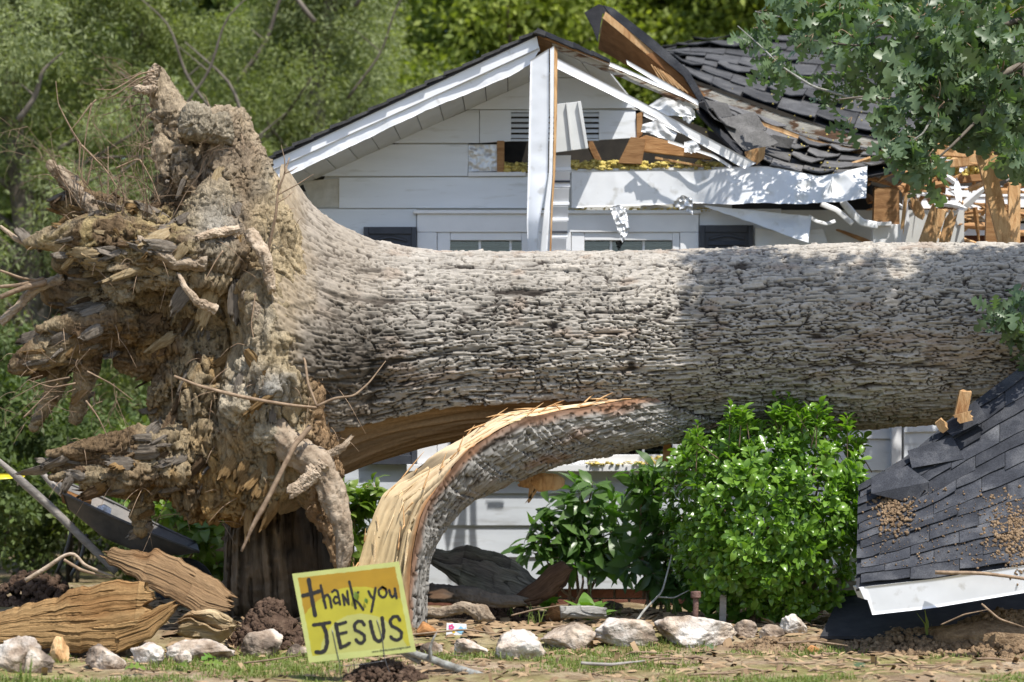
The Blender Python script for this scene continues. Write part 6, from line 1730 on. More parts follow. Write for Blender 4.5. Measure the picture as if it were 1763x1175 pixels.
# broad-leaved shrubs
M['aucuba'] = leafmat('dark_broad_leaf', (0.038, 0.09, 0.026), (0.13, 0.225, 0.06), .34, .5, .32, tcol=(1.5, 2.0, .5), scale=2)
M['aucuba_y'] = leafmat('yellow_green_leaf', (0.075, 0.15, 0.02), (0.22, 0.30, 0.06), .35, .5, .38, tcol=(1.2, 1.4, .4), scale=3)
def big_shrub(name, label, base, blobs, n, leaf, lbr, matl, nparts, seed, k=6, spread=1.0, droop=.25, stems=4):
    rs = np.random.default_rng(seed)
    root = thing(name, tuple(P(*base)), label, 'shrub')
    tips, axes, tw = [], [], []
    tot = sum(b[3] ** 2 for b in blobs)
    b0 = np.array(P(*base)); b0[2] -= .03
    for (px, py, Y, r) in blobs:
        c = np.array(P(px, py, Y)); rm = r * Y / F
        for j in range(max(2, int(n * r * r / tot))):
            d = rs.normal(size=3); d /= np.linalg.norm(d); d *= rs.random() ** .4
            t = c + d * rm; a = d * .8 + np.array([0, -.25, .45]) + rs.normal(size=3) * .3
            tips.append(t); axes.append(a)
            if rs.random() < .5: tw.append(([t, (t + c) / 2 + rs.normal(size=3) * .02, c], [.002, .004, .006]))
        tw.append(([b0 + rs.normal(size=3) * np.array([.05, .04, 0]), (b0 + c) / 2 + rs.normal(size=3) * .06, c], [.014, .010, .006]))
    pos, dr, nr, sz = rosettes(np.array(tips), np.array(axes), k, rs, leaf, spread, .2, .05)
    dr[:, 2] -= droop
    foliage(root, lbr, pos, dr, nr, sz, matl, nparts, seed)
    tag(tubes('stems', tw, M['twig'], root, 5), kind='stuff')
    return root
lance = lib(LANCE, 4, 6); broad = lib(BROAD, 4, 7)
big_shrub('broad_leaf_shrub', 'broad leaved shrub with pale sunlit top in front of the lower siding', (1000, 1040, 19.35), [(1015, 862, 19.35, 46), (965, 905, 19.3, 54), (1035, 925, 19.3, 56), (935, 950, 19.25, 40), (1000, 970, 19.25, 42), (1060, 890, 19.35, 36)], 75, .21, lance, M['aucuba'], 220, 71)
big_shrub('broad_leaf_shrub', 'darkest broad leaved shrub squeezed against the round green bush', (1140, 1060, 18.9), [(1125, 845, 18.95, 50), (1150, 910, 18.85, 55), (1120, 970, 18.8, 48), (1165, 1000, 18.7, 52), (1105, 820, 19.0, 30), (1200, 960, 18.7, 50)], 85, .21, lance, M['aucuba'], 220, 72)
big_shrub('yellow_leaf_shrub', 'yellow green shrub framed between the stump and the split strip', (610, 1010, 19.45), [(610, 880, 19.4, 48), (640, 850, 19.45, 36), (580, 930, 19.4, 44), (625, 940, 19.4, 36), (560, 880, 19.45, 40)], 60, .16, broad, M['aucuba_y'], 180, 73)
big_shrub('yellow_leaf_shrub', 'bright leafy shrub behind the wheelbarrow tray', (300, 985, 19.6), [(300, 890, 19.5, 44), (345, 925, 19.4, 44), (270, 880, 19.7, 36), (370, 900, 19.6, 34), (370, 970, 19.3, 36), (225, 870, 19.8, 30)], 70, .17, broad, M['aucuba_y'], 180, 74)

# ------------------------------------------------------------------ the piece of roof thrown down at the right
fr = thing('fallen_roof_section', tuple(P(1600, 1060, 16.3)), 'black shingled roof section with white fascia dropped against the trunk', 'roof section')
# eave line (low, near) to torn upper edge (high, leaning on the trunk)
lo = [P(1474, 1009, 16.05), P(1560, 999, 16.05), P(1660, 986, 16.05), P(1763, 972, 16.05), P(1900, 954, 16.05)]
up = [P(1478, 836, 16.72), P(1562, 786, 16.82), P(1650, 712, 16.95), P(1763, 628, 17.05), P(1900, 540, 17.15)]
patch('roof_deck', [p - Vector((0, 0, .02)) for p in lo], [p - Vector((0, 0, .02)) for p in up], M['felt'], fr, .02)
shingles(fr, lo, up, 12, 0.34, M['shingle'], 0.007, 0.005, 0.011, seed=15, curl=.008, gap=.004)
for (poly, Y) in (([(1563, 776), (1640, 752), (1660, 790), (1570, 806)], 16.72), ([(1500, 822), (1562, 802), (1600, 830), (1576, 868), (1500, 850)], 16.58), ([(1620, 733), (1680, 690), (1700, 720), (1640, 752)], 16.80)):
    prism('loose_shingle', poly, Y, .012, M['shingle'], fr, 0, [Y + (0.03 if k_ < 2 else -.07) for k_ in range(len(poly))])
sheet('fascia_board', [(1487, 1011, 16.02), (1600, 998, 16.02), (1763, 974, 16.02), (1900, 955, 16.02)], [(1502, 1059, 16.04), (1600, 1048, 16.04), (1763, 1021, 16.04), (1900, 1000, 16.04)], M['metal'], fr, 60, 10, .006, 4, .02, 81, None, False)
prism('fascia_return', [(1479, 1012), (1487, 1011), (1495, 1034), (1488, 1032)], 16.02, .3, M['trim'], fr, .001)
bm = bmesh.new()
for k in range(7):
    a0, a1 = 1504 + k * 57, 1504 + (k + 1) * 57 - 2
    f = lambda x: P(x, 1059 + (1021 - 1059) * (x - 1502) / (1763 - 1502), 16.05)
    q = [f(a0), f(a1), f(a1) + Vector((.02, .42, .06)), f(a0) + Vector((.02, .42, .06))]
    b2 = bmesh.new()
    l_ = [b2.verts.new(p) for p in q]; h_ = [b2.verts.new(p + Vector((0, 0, .012))) for p in q]
    b2.faces.new(l_); b2.faces.new(h_[::-1])
    for i in range(4): b2.faces.new((l_[i], l_[(i + 1) % 4], h_[(i + 1) % 4], h_[i]))
    bm_add('soffit_panel', b2, M['vinyl'], fr)
bm.free()
# the end of the section: torn sheathing edge and rafter
beam('rafter', P(1500, 1000, 16.25), P(1575, 800, 16.85), .04, .12, M['lumber'], fr, (0, 1, 1))
beam('rafter', P(1680, 980, 16.25), P(1740, 690, 16.95), .04, .12, M['lumber'], fr, (0, 1, 1))
tag(beam('wood_block', P(1652, 722, 16.74), P(1662, 674, 16.72), .075, .05, M['rawwood'], None, (0, -1, 0), jag=.01, seed=5), 'short orange stick standing upright on the fallen roof edge', 'wood scrap')
tag(beam('wood_block', P(1648, 722, 16.68), P(1672, 716, 16.66), .06, .05, M['rawwood'], None, (0, -1, 0), jag=.02, seed=6), 'chip of orange wood lying at the foot of the upright stick', 'wood scrap')
tag(beam('wood_block', P(1618, 736, 16.82), P(1628, 728, 16.8), .08, .06, M['rawwood'], None, (0, -1, 0), jag=.01, seed=7), 'squared timber end poking past the torn shingles', 'wood scrap')
sl2 = thing('lower_roof_sheet', tuple(P(1540, 1085, 16.6)), 'flat sheet of black roofing felt lying on the ground beneath the fallen roof section', 'roof section')
lo2 = [P(1412, 1090, 16.5), P(1500, 1090, 16.4), P(1640, 1090, 16.3), P(1800, 1086, 16.3)]; up2 = [P(1450, 1012, 17.4), P(1560, 1000, 17.4), P(1680, 990, 17.4), P(1800, 985, 17.4)]
patch('roof_deck', [p - Vector((0, 0, .02)) for p in lo2], [p - Vector((0, 0, .02)) for p in up2], M['felt'], sl2)
tag(sheet('vinyl_scrap', [(1440, 962, 17.2), (1466, 944, 17.1), (1474, 930, 17.1)], [(1444, 980, 17.2), (1462, 984, 17.1), (1474, 986, 17.1)], M['trim'], None, 16, 10, .02, 10, .004, 83), 'white vinyl scrap peeking out left of the fallen roof section', 'siding sheet')
tag(prism('loose_board', [(1432, 992), (1478, 1002), (1478, 1016), (1430, 1018)], 17.15, .02, M['greywood'], None, .002), 'grey board lying under the white vinyl scrap', 'board')
# soil thrown over it
rs = np.random.default_rng(90)
def on_roof(px, py):
    lo_y = np.interp(px, [1474, 1763, 1900], [1009, 972, 954]); up_y = np.interp(px, [1496, 1566, 1650, 1763, 1900], [824, 770, 712, 628, 540])
    t = np.clip((lo_y - py) / (lo_y - up_y), 0, 1)
    Yl, Yu = 16.05, np.interp(px, [1496, 1763, 1900], [16.75, 17.05, 17.15])
    return P(px, py, Yl + (Yu - Yl) * t - .02)
for nm, lb, c, sx, sy, nn in (('soil_clump', 'brown clump of roots and soil on the middle of the fallen shingles', (1536, 878), 18, 22, 90), ('soil_clump', 'wide spill of brown soil on the fallen shingles at the right edge', (1748, 918), 26, 30, 160)):
    pts = [(tuple(on_roof(c[0] + rs.normal() * sx, c[1] + rs.normal() * sy)), rs.uniform(.0025, .013)) for _ in range(int(nn * 4.5))]
    tag(lumps(nm, pts, M['tansoil'], None, rough=.8, sub=1), lb, 'soil', kind='stuff')
pts = [(tuple(on_roof(rs.uniform(1482, 1780), rs.uniform(840, 975))), .0015 + .006 * rs.random() ** 3) for _ in range(900)]
tag(lumps('soil_crumbs', pts, M['tansoil'], None, rough=.5, sub=1), 'crumbs of soil scattered over the fallen shingles', 'soil', kind='stuff')
tag(tube('stick', [P(1610, 986, 15.95), P(1690, 987, 15.92), P(1790, 1000, 15.9)], [.012, .011, .010], M['twig'], None, 7, 14, .25, 3), 'thin bare stick lying across the white fascia of the fallen roof', 'stick')
# ------------------------------------------------------------------ sign
YS = 14.35
sign = thing('yard_sign', tuple(P(612, 1160, YS)), 'yellow hand lettered yard sign leaning on two wire legs', 'sign')
def Z(zx, zy, dy=0.0):          # corner positions were read from an enlargement of the sign
    return P(480 + zx / 4.4075, 940 + zy / 4.4075, YS + dy)
TL, TR, BR, BL = (101, 213), (911, 119), (1041, 803), (229, 888)
def ab(a, b):
    x = TL[0] + (TR[0] - TL[0]) * a + (BL[0] - TL[0]) * b + (BR[0] - TR[0] - BL[0] + TL[0]) * a * b
    y = TL[1] + (TR[1] - TL[1]) * a + (BL[1] - TL[1]) * b + (BR[1] - TR[1] - BL[1] + TL[1]) * a * b
    return x, y
na, nb = 41, 31
V, uvw = [], []
for i in range(na):
    for j in range(nb):
        a, b = i / (na - 1), j / (nb - 1)
        V.append(tuple(Z(*ab(a, b), dy=0))); uvw.append((a, b, 0))
V = np.array(V); uvw = np.array(uvw); n0 = len(V)
V2 = np.vstack([V, V + np.array([0, .005, 0])]); uv2 = np.vstack([uvw, uvw * 0 + .01])
F0 = grid_faces(na, nb); Fs = [F0, F0[:, ::-1] + n0]; idx = np.arange(n0).reshape(na, nb)
for ring in (idx[:, 0], idx[:, -1][::-1], idx[0, ::-1], idx[-1, :]):
    a, b = ring[:-1], ring[1:]; Fs.append(np.stack([a, b, b + n0, a + n0], 1))
sm_ = bpy.data.materials.new('sign_print'); sm_.use_nodes = True
nt = sm_.node_tree; N = nt.nodes; L = nt.links
at = N.new('ShaderNodeAttribute'); at.attribute_name = 'tex'
sx = N.new('ShaderNodeSeparateXYZ'); L.new(at.outputs['Vector'], sx.inputs[0])
nz = N.new('ShaderNodeTexNoise'); nz.inputs['Scale'].default_value = 16; L.new(at.outputs['Vector'], nz.inputs['Vector'])
def mth(op, a, b=None, c=None):
    m = N.new('ShaderNodeMath'); m.operation = op
    for k, v_ in enumerate((a, b, c)):
        if v_ is None: continue
        if isinstance(v_, (int, float)): m.inputs[k].default_value = v_
        else: L.new(v_, m.inputs[k])
    return m.outputs[0]
ax_ = mth('MULTIPLY', mth('SUBTRACT', sx.outputs[0], .52), 1.22); by_ = mth('SUBTRACT', sx.outputs[1], 1.02)
dist_ = mth('SQRT', mth('ADD', mth('MULTIPLY', ax_, ax_), mth('MULTIPLY', by_, by_)))
dist_ = mth('ADD', dist_, mth('MULTIPLY', mth('SUBTRACT', nz.outputs[0], .5), .03))
cr = N.new('ShaderNodeValToRGB'); cr.color_ramp.interpolation = 'CONSTANT'
el = cr.color_ramp.elements
stops = [(0, lin(178, 178, 100)), (.50, lin(178, 170, 50)), (.80, lin(168, 132, 30))]
while len(el) < 3: el.new(.5)
for e, (p, c_) in zip(el, stops): e.position = p; e.color = (*c_, 1)
L.new(dist_, cr.inputs[0])
ed = mth('MINIMUM', mth('MINIMUM', mth('MULTIPLY', sx.outputs[0], 1.2), mth('MULTIPLY', mth('SUBTRACT', 1.0, sx.outputs[0]), 1.2)), sx.outputs[1])
ed = mth('ADD', ed, mth('MULTIPLY', mth('SUBTRACT', nz.outputs[0], .5), .022))
isb = mth('LESS_THAN', ed, .052)
low = mth('GREATER_THAN', sx.outputs[1], .93)
isb = mth('MAXIMUM', isb, low)
mx = N.new('ShaderNodeMix'); mx.data_type = 'RGBA'; L.new(isb, mx.inputs[0]); L.new(cr.outputs[0], mx.inputs[6]); mx.inputs[7].default_value = (*lin(186, 192, 118), 1)
n2 = N.new('ShaderNodeTexNoise'); n2.inputs['Scale'].default_value = 5; n2.inputs['Detail'].default_value = 6; L.new(at.outputs['Vector'], n2.inputs['Vector'])
mr = N.new('ShaderNodeMapRange'); mr.inputs[1].default_value = .3; mr.inputs[2].default_value = .7; mr.inputs[3].default_value = .82; mr.inputs[4].default_value = 1.0; L.new(n2.outputs[0], mr.inputs[0])
vs_ = N.new('ShaderNodeVectorMath'); vs_.operation = 'SCALE'; L.new(mx.outputs[2], vs_.inputs[0]); L.new(mr.outputs[0], vs_.inputs['Scale'])
L.new(vs_.outputs[0], N['Principled BSDF'].inputs['Base Color']); N['Principled BSDF'].inputs['Roughness'].default_value = .5
wv = N.new('ShaderNodeTexWave'); wv.inputs['Scale'].default_value = 26; wv.bands_direction = 'X'; L.new(at.outputs['Vector'], wv.inputs['Vector'])
bp = N.new('ShaderNodeBump'); bp.inputs['Strength'].default_value = .25; bp.inputs['Distance'].default_value = .002; L.new(wv.outputs[0], bp.inputs['Height']); L.new(bp.outputs[0], N['Principled BSDF'].inputs['Normal'])
add('panel', V2, np.vstack(Fs).astype(np.int32), sm_, sign, False, {'tex': uv2})

def stroke(name, pts, w, parent, dy=-.022, close=False, matl=None):
    """brush stroke: ribbon with round ends, 1 mm thick"""
    p = np.array(pts, float)
    if close: p = np.vstack([p, p[:2]])
    p = resample(p, max(12, len(p) * 8))
    tv = np.gradient(p, axis=0); tv /= np.linalg.norm(tv, axis=1)[:, None] + 1e-9
    nv = np.stack([-tv[:, 1], tv[:, 0]], 1)
    ww = w / 2 * (1 + .07 * np.sin(np.arange(len(p)) * .9 + p[0, 0]))
    left = list(p + nv * ww[:, None]); right = list(p - nv * ww[:, None])
    cap1 = [p[-1] + ww[-1] * (math.cos(a) * nv[-1] + math.sin(a) * tv[-1]) for a in np.linspace(.4, math.pi - .4, 5)]
    cap0 = [p[0] + ww[0] * (-math.cos(a) * nv[0] - math.sin(a) * tv[0]) for a in np.linspace(.4, math.pi - .4, 5)]
    n = len(p)
    bm = bmesh.new()
    f = [bm.verts.new(Z(x, y, dy)) for x, y in left]; g = [bm.verts.new(Z(x, y, dy)) for x, y in right]
    fb = [bm.verts.new(v.co + Vector((0, .001, 0))) for v in f]; gb = [bm.verts.new(v.co + Vector((0, .001, 0))) for v in g]
    for i in range(n - 1):
        bm.faces.new((f[i], f[i + 1], g[i + 1], g[i])); bm.faces.new((f[i + 1], f[i], fb[i], fb[i + 1])); bm.faces.new((g[i], g[i + 1], gb[i + 1], gb[i]))
    c1 = [f[-1]] + [bm.verts.new(Z(x, y, dy)) for x, y in cap1] + [g[-1]]
    c0 = [g[0]] + [bm.verts.new(Z(x, y, dy)) for x, y in cap0] + [f[0]]
    bm.faces.new(c1); bm.faces.new(c0)
    me = bpy.data.meshes.new(name); bmesh.ops.recalc_face_normals(bm, faces=bm.faces)
    return bm
def letter(name, strokes):
    bm = bmesh.new(); tmpm = []
    for k, (pts, w, cl) in enumerate(strokes):
        b = stroke(name, pts, w, None, -.0013 - .0004 * k, cl)
        me = bpy.data.meshes.new('t'); b.to_mesh(me); b.free(); bm.from_mesh(me); bpy.data.meshes.remove(me)
    o = bm_add('letter', bm, M['ink'], sign)
    return o
letter('t', [([(227, 258), (250, 390), (276, 527)], 31, False), ([(184, 378), (250, 363), (311, 343)], 29, False)])
letter('h', [([(318, 300), (338, 390), (357, 472)], 20, False), ([(340, 415), (350, 380), (370, 370), (388, 395), (401, 468)], 19, False)])
letter('a', [([(405, 350), (425, 333), (446, 345), (458, 400), (466, 445)], 18, False), ([(452, 392), (428, 385), (414, 412), (428, 438), (456, 428)], 17, False)])
letter('n', [([(485, 370), (499, 448)], 18, False), ([(488, 374), (532, 444)], 17, False), ([(531, 440), (519, 342)], 17, False)])
letter('k', [([(535, 272), (560, 375), (584, 474)], 19, False), ([(603, 352), (572, 398), (612, 440), (641, 484)], 18, False)])
letter('y', [([(681, 346), (700, 385), (718, 400)], 19, False), ([(734, 320), (722, 400), (703, 498)], 20, False)])
letter('o', [([(785, 312), (812, 328), (820, 360), (806, 388), (784, 392), (762, 372), (757, 338)], 18, True)])
letter('u', [([(838, 336), (846, 370), (860, 390), (878, 378), (884, 350), (880, 325)], 19, False), ([(881, 330), (894, 396)], 18, False)])
letter('J', [([(264, 601), (330, 592), (386, 582)], 26, False), ([(332, 592), (360, 660), (368, 740), (352, 795), (320, 810), (284, 806)], 30, False)])
letter('E', [([(432, 592), (450, 680), (470, 772)], 29, False), ([(432, 600), (470, 592), (508, 580)], 24, False), ([(446, 672), (512, 656)], 22, False), ([(468, 770), (505, 758), (537, 738)], 25, False)])
letter('S', [([(648, 600), (632, 574), (600, 572), (572, 600), (580, 640), (615, 655), (648, 678), (652, 715), (628, 742), (600, 732), (586, 712)], 25, False)])
letter('U', [([(694, 575), (708, 640), (728, 706), (758, 728), (788, 708), (797, 650), (784, 548)], 28, False)])
letter('S', [([(918, 564), (902, 535), (868, 538), (842, 570), (856, 608), (898, 628), (932, 655), (928, 700), (896, 718), (862, 706), (850, 690)], 25, False)])
fc = bpy.data.curves.new('web_address', 'FONT'); fc.body = 'www.thankyoujesussigns.com'; fc.size = .0155; fc.extrude = .0004
fo = bpy.data.objects.new('web_address', fc); C.collection.objects.link(fo); fc.materials.append(M['ink'])
pa, pb = Z(708, 812, -.0012), Z(1000, 772, -.0012)
dg.update() if hasattr(dg, 'update') else None
bpy.context.view_layer.update()
ln = fo.dimensions.x or .17
d_ = (pb - pa); s_ = d_.length / ln
xd = d_.normalized(); nd = Vector((0, -1, 0)); yd = nd.cross(xd)
fo.matrix_basis = Matrix.Translation(pa) @ Matrix(((xd.x, yd.x, nd.x), (xd.y, yd.y, nd.y), (xd.z, yd.z, nd.z))).to_4x4() @ Matrix.Scale(s_, 4)
me = bpy.data.meshes.new_from_object(fo.evaluated_get(bpy.context.evaluated_depsgraph_get())); mw = fo.matrix_basis.copy()
bpy.data.objects.remove(fo, do_unlink=True)
piece('web_address', me, mw, sign)
tube('wire_leg', [Z(406, 640, -.003), Z(436, 780, -.003), Z(458, 880, -.003), Z(466, 950, .0), Z(474, 1050, .02)], [.0021] * 5, M['wire'], sign, 6)
tube('wire_leg', [Z(745, 560, -.003), Z(790, 720, -.003), Z(800, 840, -.003), Z(826, 930, .0), Z(880, 1030, .02)], [.0021] * 5, M['wire'], sign, 6)
tube('wire_brace', [Z(464, 912, 0), Z(600, 905, 0), Z(808, 872, 0)], [.0016] * 3, M['wire'], sign, 5)
# a wilted leaf stuck to the sign
lf = lib(BROAD, 1, 9)[0]
V, Fc = lf
Rm = np.array(frame_of((.35, -.1, -1), (0, -1, .2)))
tag(add('wilted_leaf', (V * .055) @ Rm.T + np.array(Z(575, 345, -.012)), Fc, M['aucuba_y'], None), 'small wilted green leaf stuck on the yellow sign', 'leaf')
tag(add('wilted_leaf', (V * .035) @ Rm.T + np.array(Z(655, 395, -.01)), Fc, M['aucuba'], None), 'tiny dark torn leaf stuck right of the larger wilted leaf', 'leaf')

# ------------------------------------------------------------------ stones along the bed
def ground_Y(px, py):
    Ys = np.linspace(13.3, 20, 1400)
    X_ = (px - CX) * Ys / F
    z = gz(X_, Ys)
    pr = HY - F * (z - CH) / Ys
    ok = np.where(pr <= py)[0]
    return float(Ys[ok[0]]) if len(ok) else 13.5

def rock(name, x0, x1, y0, y1, label, seed, matl=None, cat='stone', group='stones edging the flower bed', depth=.8, sink=.2, Yo=0.0, cuts=9):
    rs = np.random.default_rng(seed)
    bm = bmesh.new(); bmesh.ops.create_icosphere(bm, subdivisions=5, radius=1)
    b = np.array([v.co[:] for v in bm.verts]); fc = np.array([[v.index for v in f.verts] for f in bm.faces]); bm.free()
    for _ in range(cuts):
        nrm = rs.normal(size=3); nrm /= np.linalg.norm(nrm); dd = rs.uniform(.52, .85)
        pr = b @ nrm; ex = np.maximum(0, pr - dd); b = b - nrm[None] * (ex * .93)[:, None]
    b = b * (1 + .20 * fbm(b * 1.8 + seed * 3.3, 4, seed) + .07 * ridged(b * 4.5 + seed, 3, seed + 1) + .02 * fbm(b * 14 + seed, 3, seed + 2))[:, None]
    b -= (b.max(0) + b.min(0)) / 2; b /= (b.max(0) - b.min(0)) / 2
    Y = ground_Y((x0 + x1) / 2, y1 - 2) + Yo
    w_ = (x1 - x0) / 2 * Y / F; h_ = (y1 - y0) / 2 * Y / F * (1 + sink)
    c = np.array(P((x0 + x1) / 2, y1, Y)); c[2] += h_ * (1 - 2 * sink); c[1] += w_ * depth * .6
    o = add(name, c + b * np.array([w_, w_ * depth, h_]), fc, matl or M['stone'], None, True)
    return tag(o, label, cat, group)
rocks = [
    (-14, 70, 1093, 1160, 'large white stone at the lower left corner before the orange log'), (38, 92, 1108, 1162, 'angular pinkish stone leaning on the large white corner stone'),
    (142, 216, 1108, 1155, 'brown sided white stone between the corner stones and the small block'), (223, 282, 1105, 1148, 'small squarish white stone below the right end of the orange log'),
    (283, 402, 1100, 1140, 'long flat bluish white stone left of the striped block'), (300, 330, 1118, 1146, 'small round grey stone in front of the long flat stone'), (412, 486, 1082, 1135, 'striped blocky white stone just left of the sign'),
    (490, 530, 1108, 1134, 'small white stone half hidden by the left edge of the sign'), (722, 762, 1104, 1132, 'small white stone right of the sign behind the grey stick'),
    (780, 840, 1098, 1134, 'low white stone under the little painted tile'), (852, 940, 1082, 1138, 'white stone with dark stained left side beside the low stone'),
    (930, 1027, 1070, 1124, 'peaked white stone with black speckled crown'), (1020, 1134, 1062, 1116, 'long smooth cream stone right of the speckled peaked stone'), (1127, 1272, 1058, 1114, 'largest lumpy cream stone at the foot of the round bush'),
    (1262, 1306, 1066, 1100, 'small jagged cream stone right of the largest stone'), (1306, 1352, 1074, 1104, 'small rounded cream stone next to the grey speckled one'), (1344, 1392, 1056, 1096, 'grey speckled stone near the fallen roof corner')]
for k, (x0, x1, y0, y1, lb) in enumerate(rocks):
    rock('stone', x0, x1, y0, y1, lb, 500 + k, depth=.7 if x1 - x0 < 100 else .5)
rock('rotten_wood_lump', 84, 118, 1094, 1142, 'dark crumbly lump of rotten wood between two white stones', 530, M['rawwood'], 'wood scrap', None)

# ------------------------------------------------------------------ broken logs and bark on the bed
def woodcol(base, dark, k=.5):
    base, dark = np.array(base), np.array(dark)
    def f(u, v, n, n2, q):
        t = np.clip(.5 + .5 * n + .35 * n2, 0, 1)
        pat = sstep(.1, .45, fbm(q * np.array([3.0, 8, 1]) + 3, 3, 77))
        c = dark + (base - dark) * t[:, None]
        return np.clip(c * (1 - .45 * pat[:, None]) + np.array([.22, .10, .035]) * .45 * pat[:, None], .01, .8)
    return f
M['logwood'] = attr_mat('split_log_wood', 'col', .88, 1.0, 46, .08, (1.6, 16, 1), 'tex', .6, 15, .016, (.8, 13, 1))
tag(slab('split_log', [(-30, 1056, 16.3), (60, 1036, 16.25), (140, 1014, 16.2), (200, 1000, 16.2), (262, 1002, 16.2)], [(-30, 1112, 16.1), (40, 1116, 16.05), (120, 1120, 16.05), (200, 1124, 16.05), (252, 1112, 16.05)],
         M['logwood'], None, .33, 3.2, nu=280, nv=140, bulge=.10, depth=.22, rough=.017, seed=91, grain=(1.3, 44), layers=.8, col=woodcol((.45, .285, .13), (.29, .16, .065)), edge=.03), 'broad orange split log lying behind the left white stones', 'log')
tag(slab('split_log', [(180, 946, 17.0), (225, 944, 16.95), (275, 950, 16.9), (310, 962, 16.85), (360, 990, 16.8), (398, 1022, 16.8)], [(178, 962, 16.95), (215, 990, 16.85), (255, 1012, 16.75), (300, 1036, 16.7), (340, 1060, 16.65), (384, 1060, 16.65)],
         M['logwood'], None, .3, 3.0, nu=220, nv=100, bulge=.05, depth=.16, rough=.014, seed=92, grain=(1.3, 40), layers=.8, col=woodcol((.37, .24, .13), (.22, .13, .065)), edge=.035), 'brown split log slanting down behind the broad orange log', 'log')
tag(slab('split_log', [(200, 1074, 16.08), (250, 1052, 16.06), (300, 1035, 16.08)], [(206, 1122, 16.0), (262, 1100, 15.98), (307, 1046, 16.04)], M['logwood'], None, .35, 2.5, nu=120, nv=70, bulge=.05, depth=.1, rough=.014, seed=96, grain=(1.6, 40), layers=.8, col=woodcol((.44, .275, .12), (.27, .145, .06)), edge=.022), 'pointed splinter split forward from the right end of the orange log', 'log')
tag(slab('rotten_wood', [(308, 1064, 16.3), (330, 1050, 16.3), (370, 1052, 16.3), (402, 1062, 16.3)], [(306, 1096, 16.3), (340, 1102, 16.3), (380, 1106, 16.3), (404, 1090, 16.3)], M['logwood'], None, nu=90, nv=60, bulge=.06, depth=.1, rough=.04, seed=93, grain=(9, 16), col=woodcol((.55, .42, .25), (.3, .2, .1)), edge=.025), 'pale chewed lump of rotten wood between the logs and the stones', 'wood scrap')
tag(slab('bark_slab', [(722, 940, 18.3), (770, 948, 18.25), (806, 938, 18.2), (850, 950, 18.2), (890, 968, 18.2), (930, 1004, 18.2)], [(726, 960, 18.2), (760, 985, 18.1), (800, 1016, 18.05), (850, 1034, 18.0), (900, 1040, 18.0), (932, 1040, 18.05)],
         M['logwood'], None, .3, 3.0, nu=200, nv=110, bulge=.07, depth=.1, rough=.020, seed=94, grain=(7, 30), layers=.9, col=lambda u, v, n, n2, q: np.clip(np.array([.19, .175, .14]) * (1 + .8 * n[:, None]) + np.array([.03, .05, .01]) * n2[:, None], .012, .5), edge=.02), 'mossy dark slab of oak bark lying below the lower siding', 'bark')
tag(slab('log_stub', [(880, 1030, 18.0), (920, 1000, 17.95), (945, 975, 17.9), (968, 966, 17.9), (984, 978, 17.9)], [(890, 1046, 17.95), (925, 1044, 17.9), (950, 1030, 17.85), (975, 1008, 17.85), (984, 984, 17.9)], M['logwood'], None, .4, 3.0, nu=90, nv=50, bulge=.07, depth=.1, rough=.018, seed=95, grain=(5, 18), col=woodcol((.24, .14, .085), (.07, .045, .035)), edge=.014), 'dark reddish log stub pointing up to the right under the shrub', 'log')
tag(rough_limb('broken_limb', [P(700, 1010, 17.7), P(740, 1022, 17.6), P(800, 1024, 17.5), P(850, 1034, 17.5), P(900, 1036, 17.6)], [.04, .055, .05, .045, .025], M['limb'], None, 12), 'dark broken limb lying under the mossy bark slab', 'log')
tag(rough_limb('broken_limb', [P(716, 1050, 17.1), P(760, 1056, 17.05), P(800, 1046, 17.0), P(832, 1058, 17.0), P(850, 1068, 17.0)], [.022, .03, .034, .045, .015], M['root'], None, 13), 'pale twisted root lying on the bed right of the sign', 'root')
tag(slab('grey_log', [(962, 1044, 17.3), (1000, 1042, 17.3), (1040, 1046, 17.3)], [(964, 1064, 17.3), (1000, 1066, 17.3), (1044, 1064, 17.3)], M['logwood'], None, nu=60, nv=24, bulge=.06, depth=.08, rough=.02, seed=97, grain=(10, 20), col=lambda u, v, n, n2, q: np.clip(np.array([.27, .26, .24]) * (1 + .6 * n[:, None]), .02, .6), edge=.01), 'short grey barked log behind the long cream stone', 'log')
for k, (x0, x1, y0, y1, lb) in enumerate([(936, 976, 1036, 1070, 'orange splintered wood chunk beside the grey barked log'), (716, 750, 1068, 1094, 'orange wood chip lying just right of the sign'), (1388, 1412, 1110, 1124, 'orange brick coloured chip on the bare dirt at right')]):
    Yk = ground_Y((x0 + x1) / 2, y1)
    tag(slab('wood_chunk', [(x0, y1 - 6, Yk), (x0 + (x1 - x0) * .35, y0, Yk), (x1, y1 - (y1 - y0) * .45, Yk)], [(x0 + 3, y1, Yk - .03), ((x0 + x1) / 2, y1 + 2, Yk - .05), (x1, y1 - 2, Yk - .03)], M['logwood'], None, nu=30, nv=18, bulge=.05, depth=.05, rough=.012, seed=98 + k, grain=(7, 30), col=woodcol((.60, .30, .12), (.3, .12, .05)), edge=.008), lb, 'wood scrap')

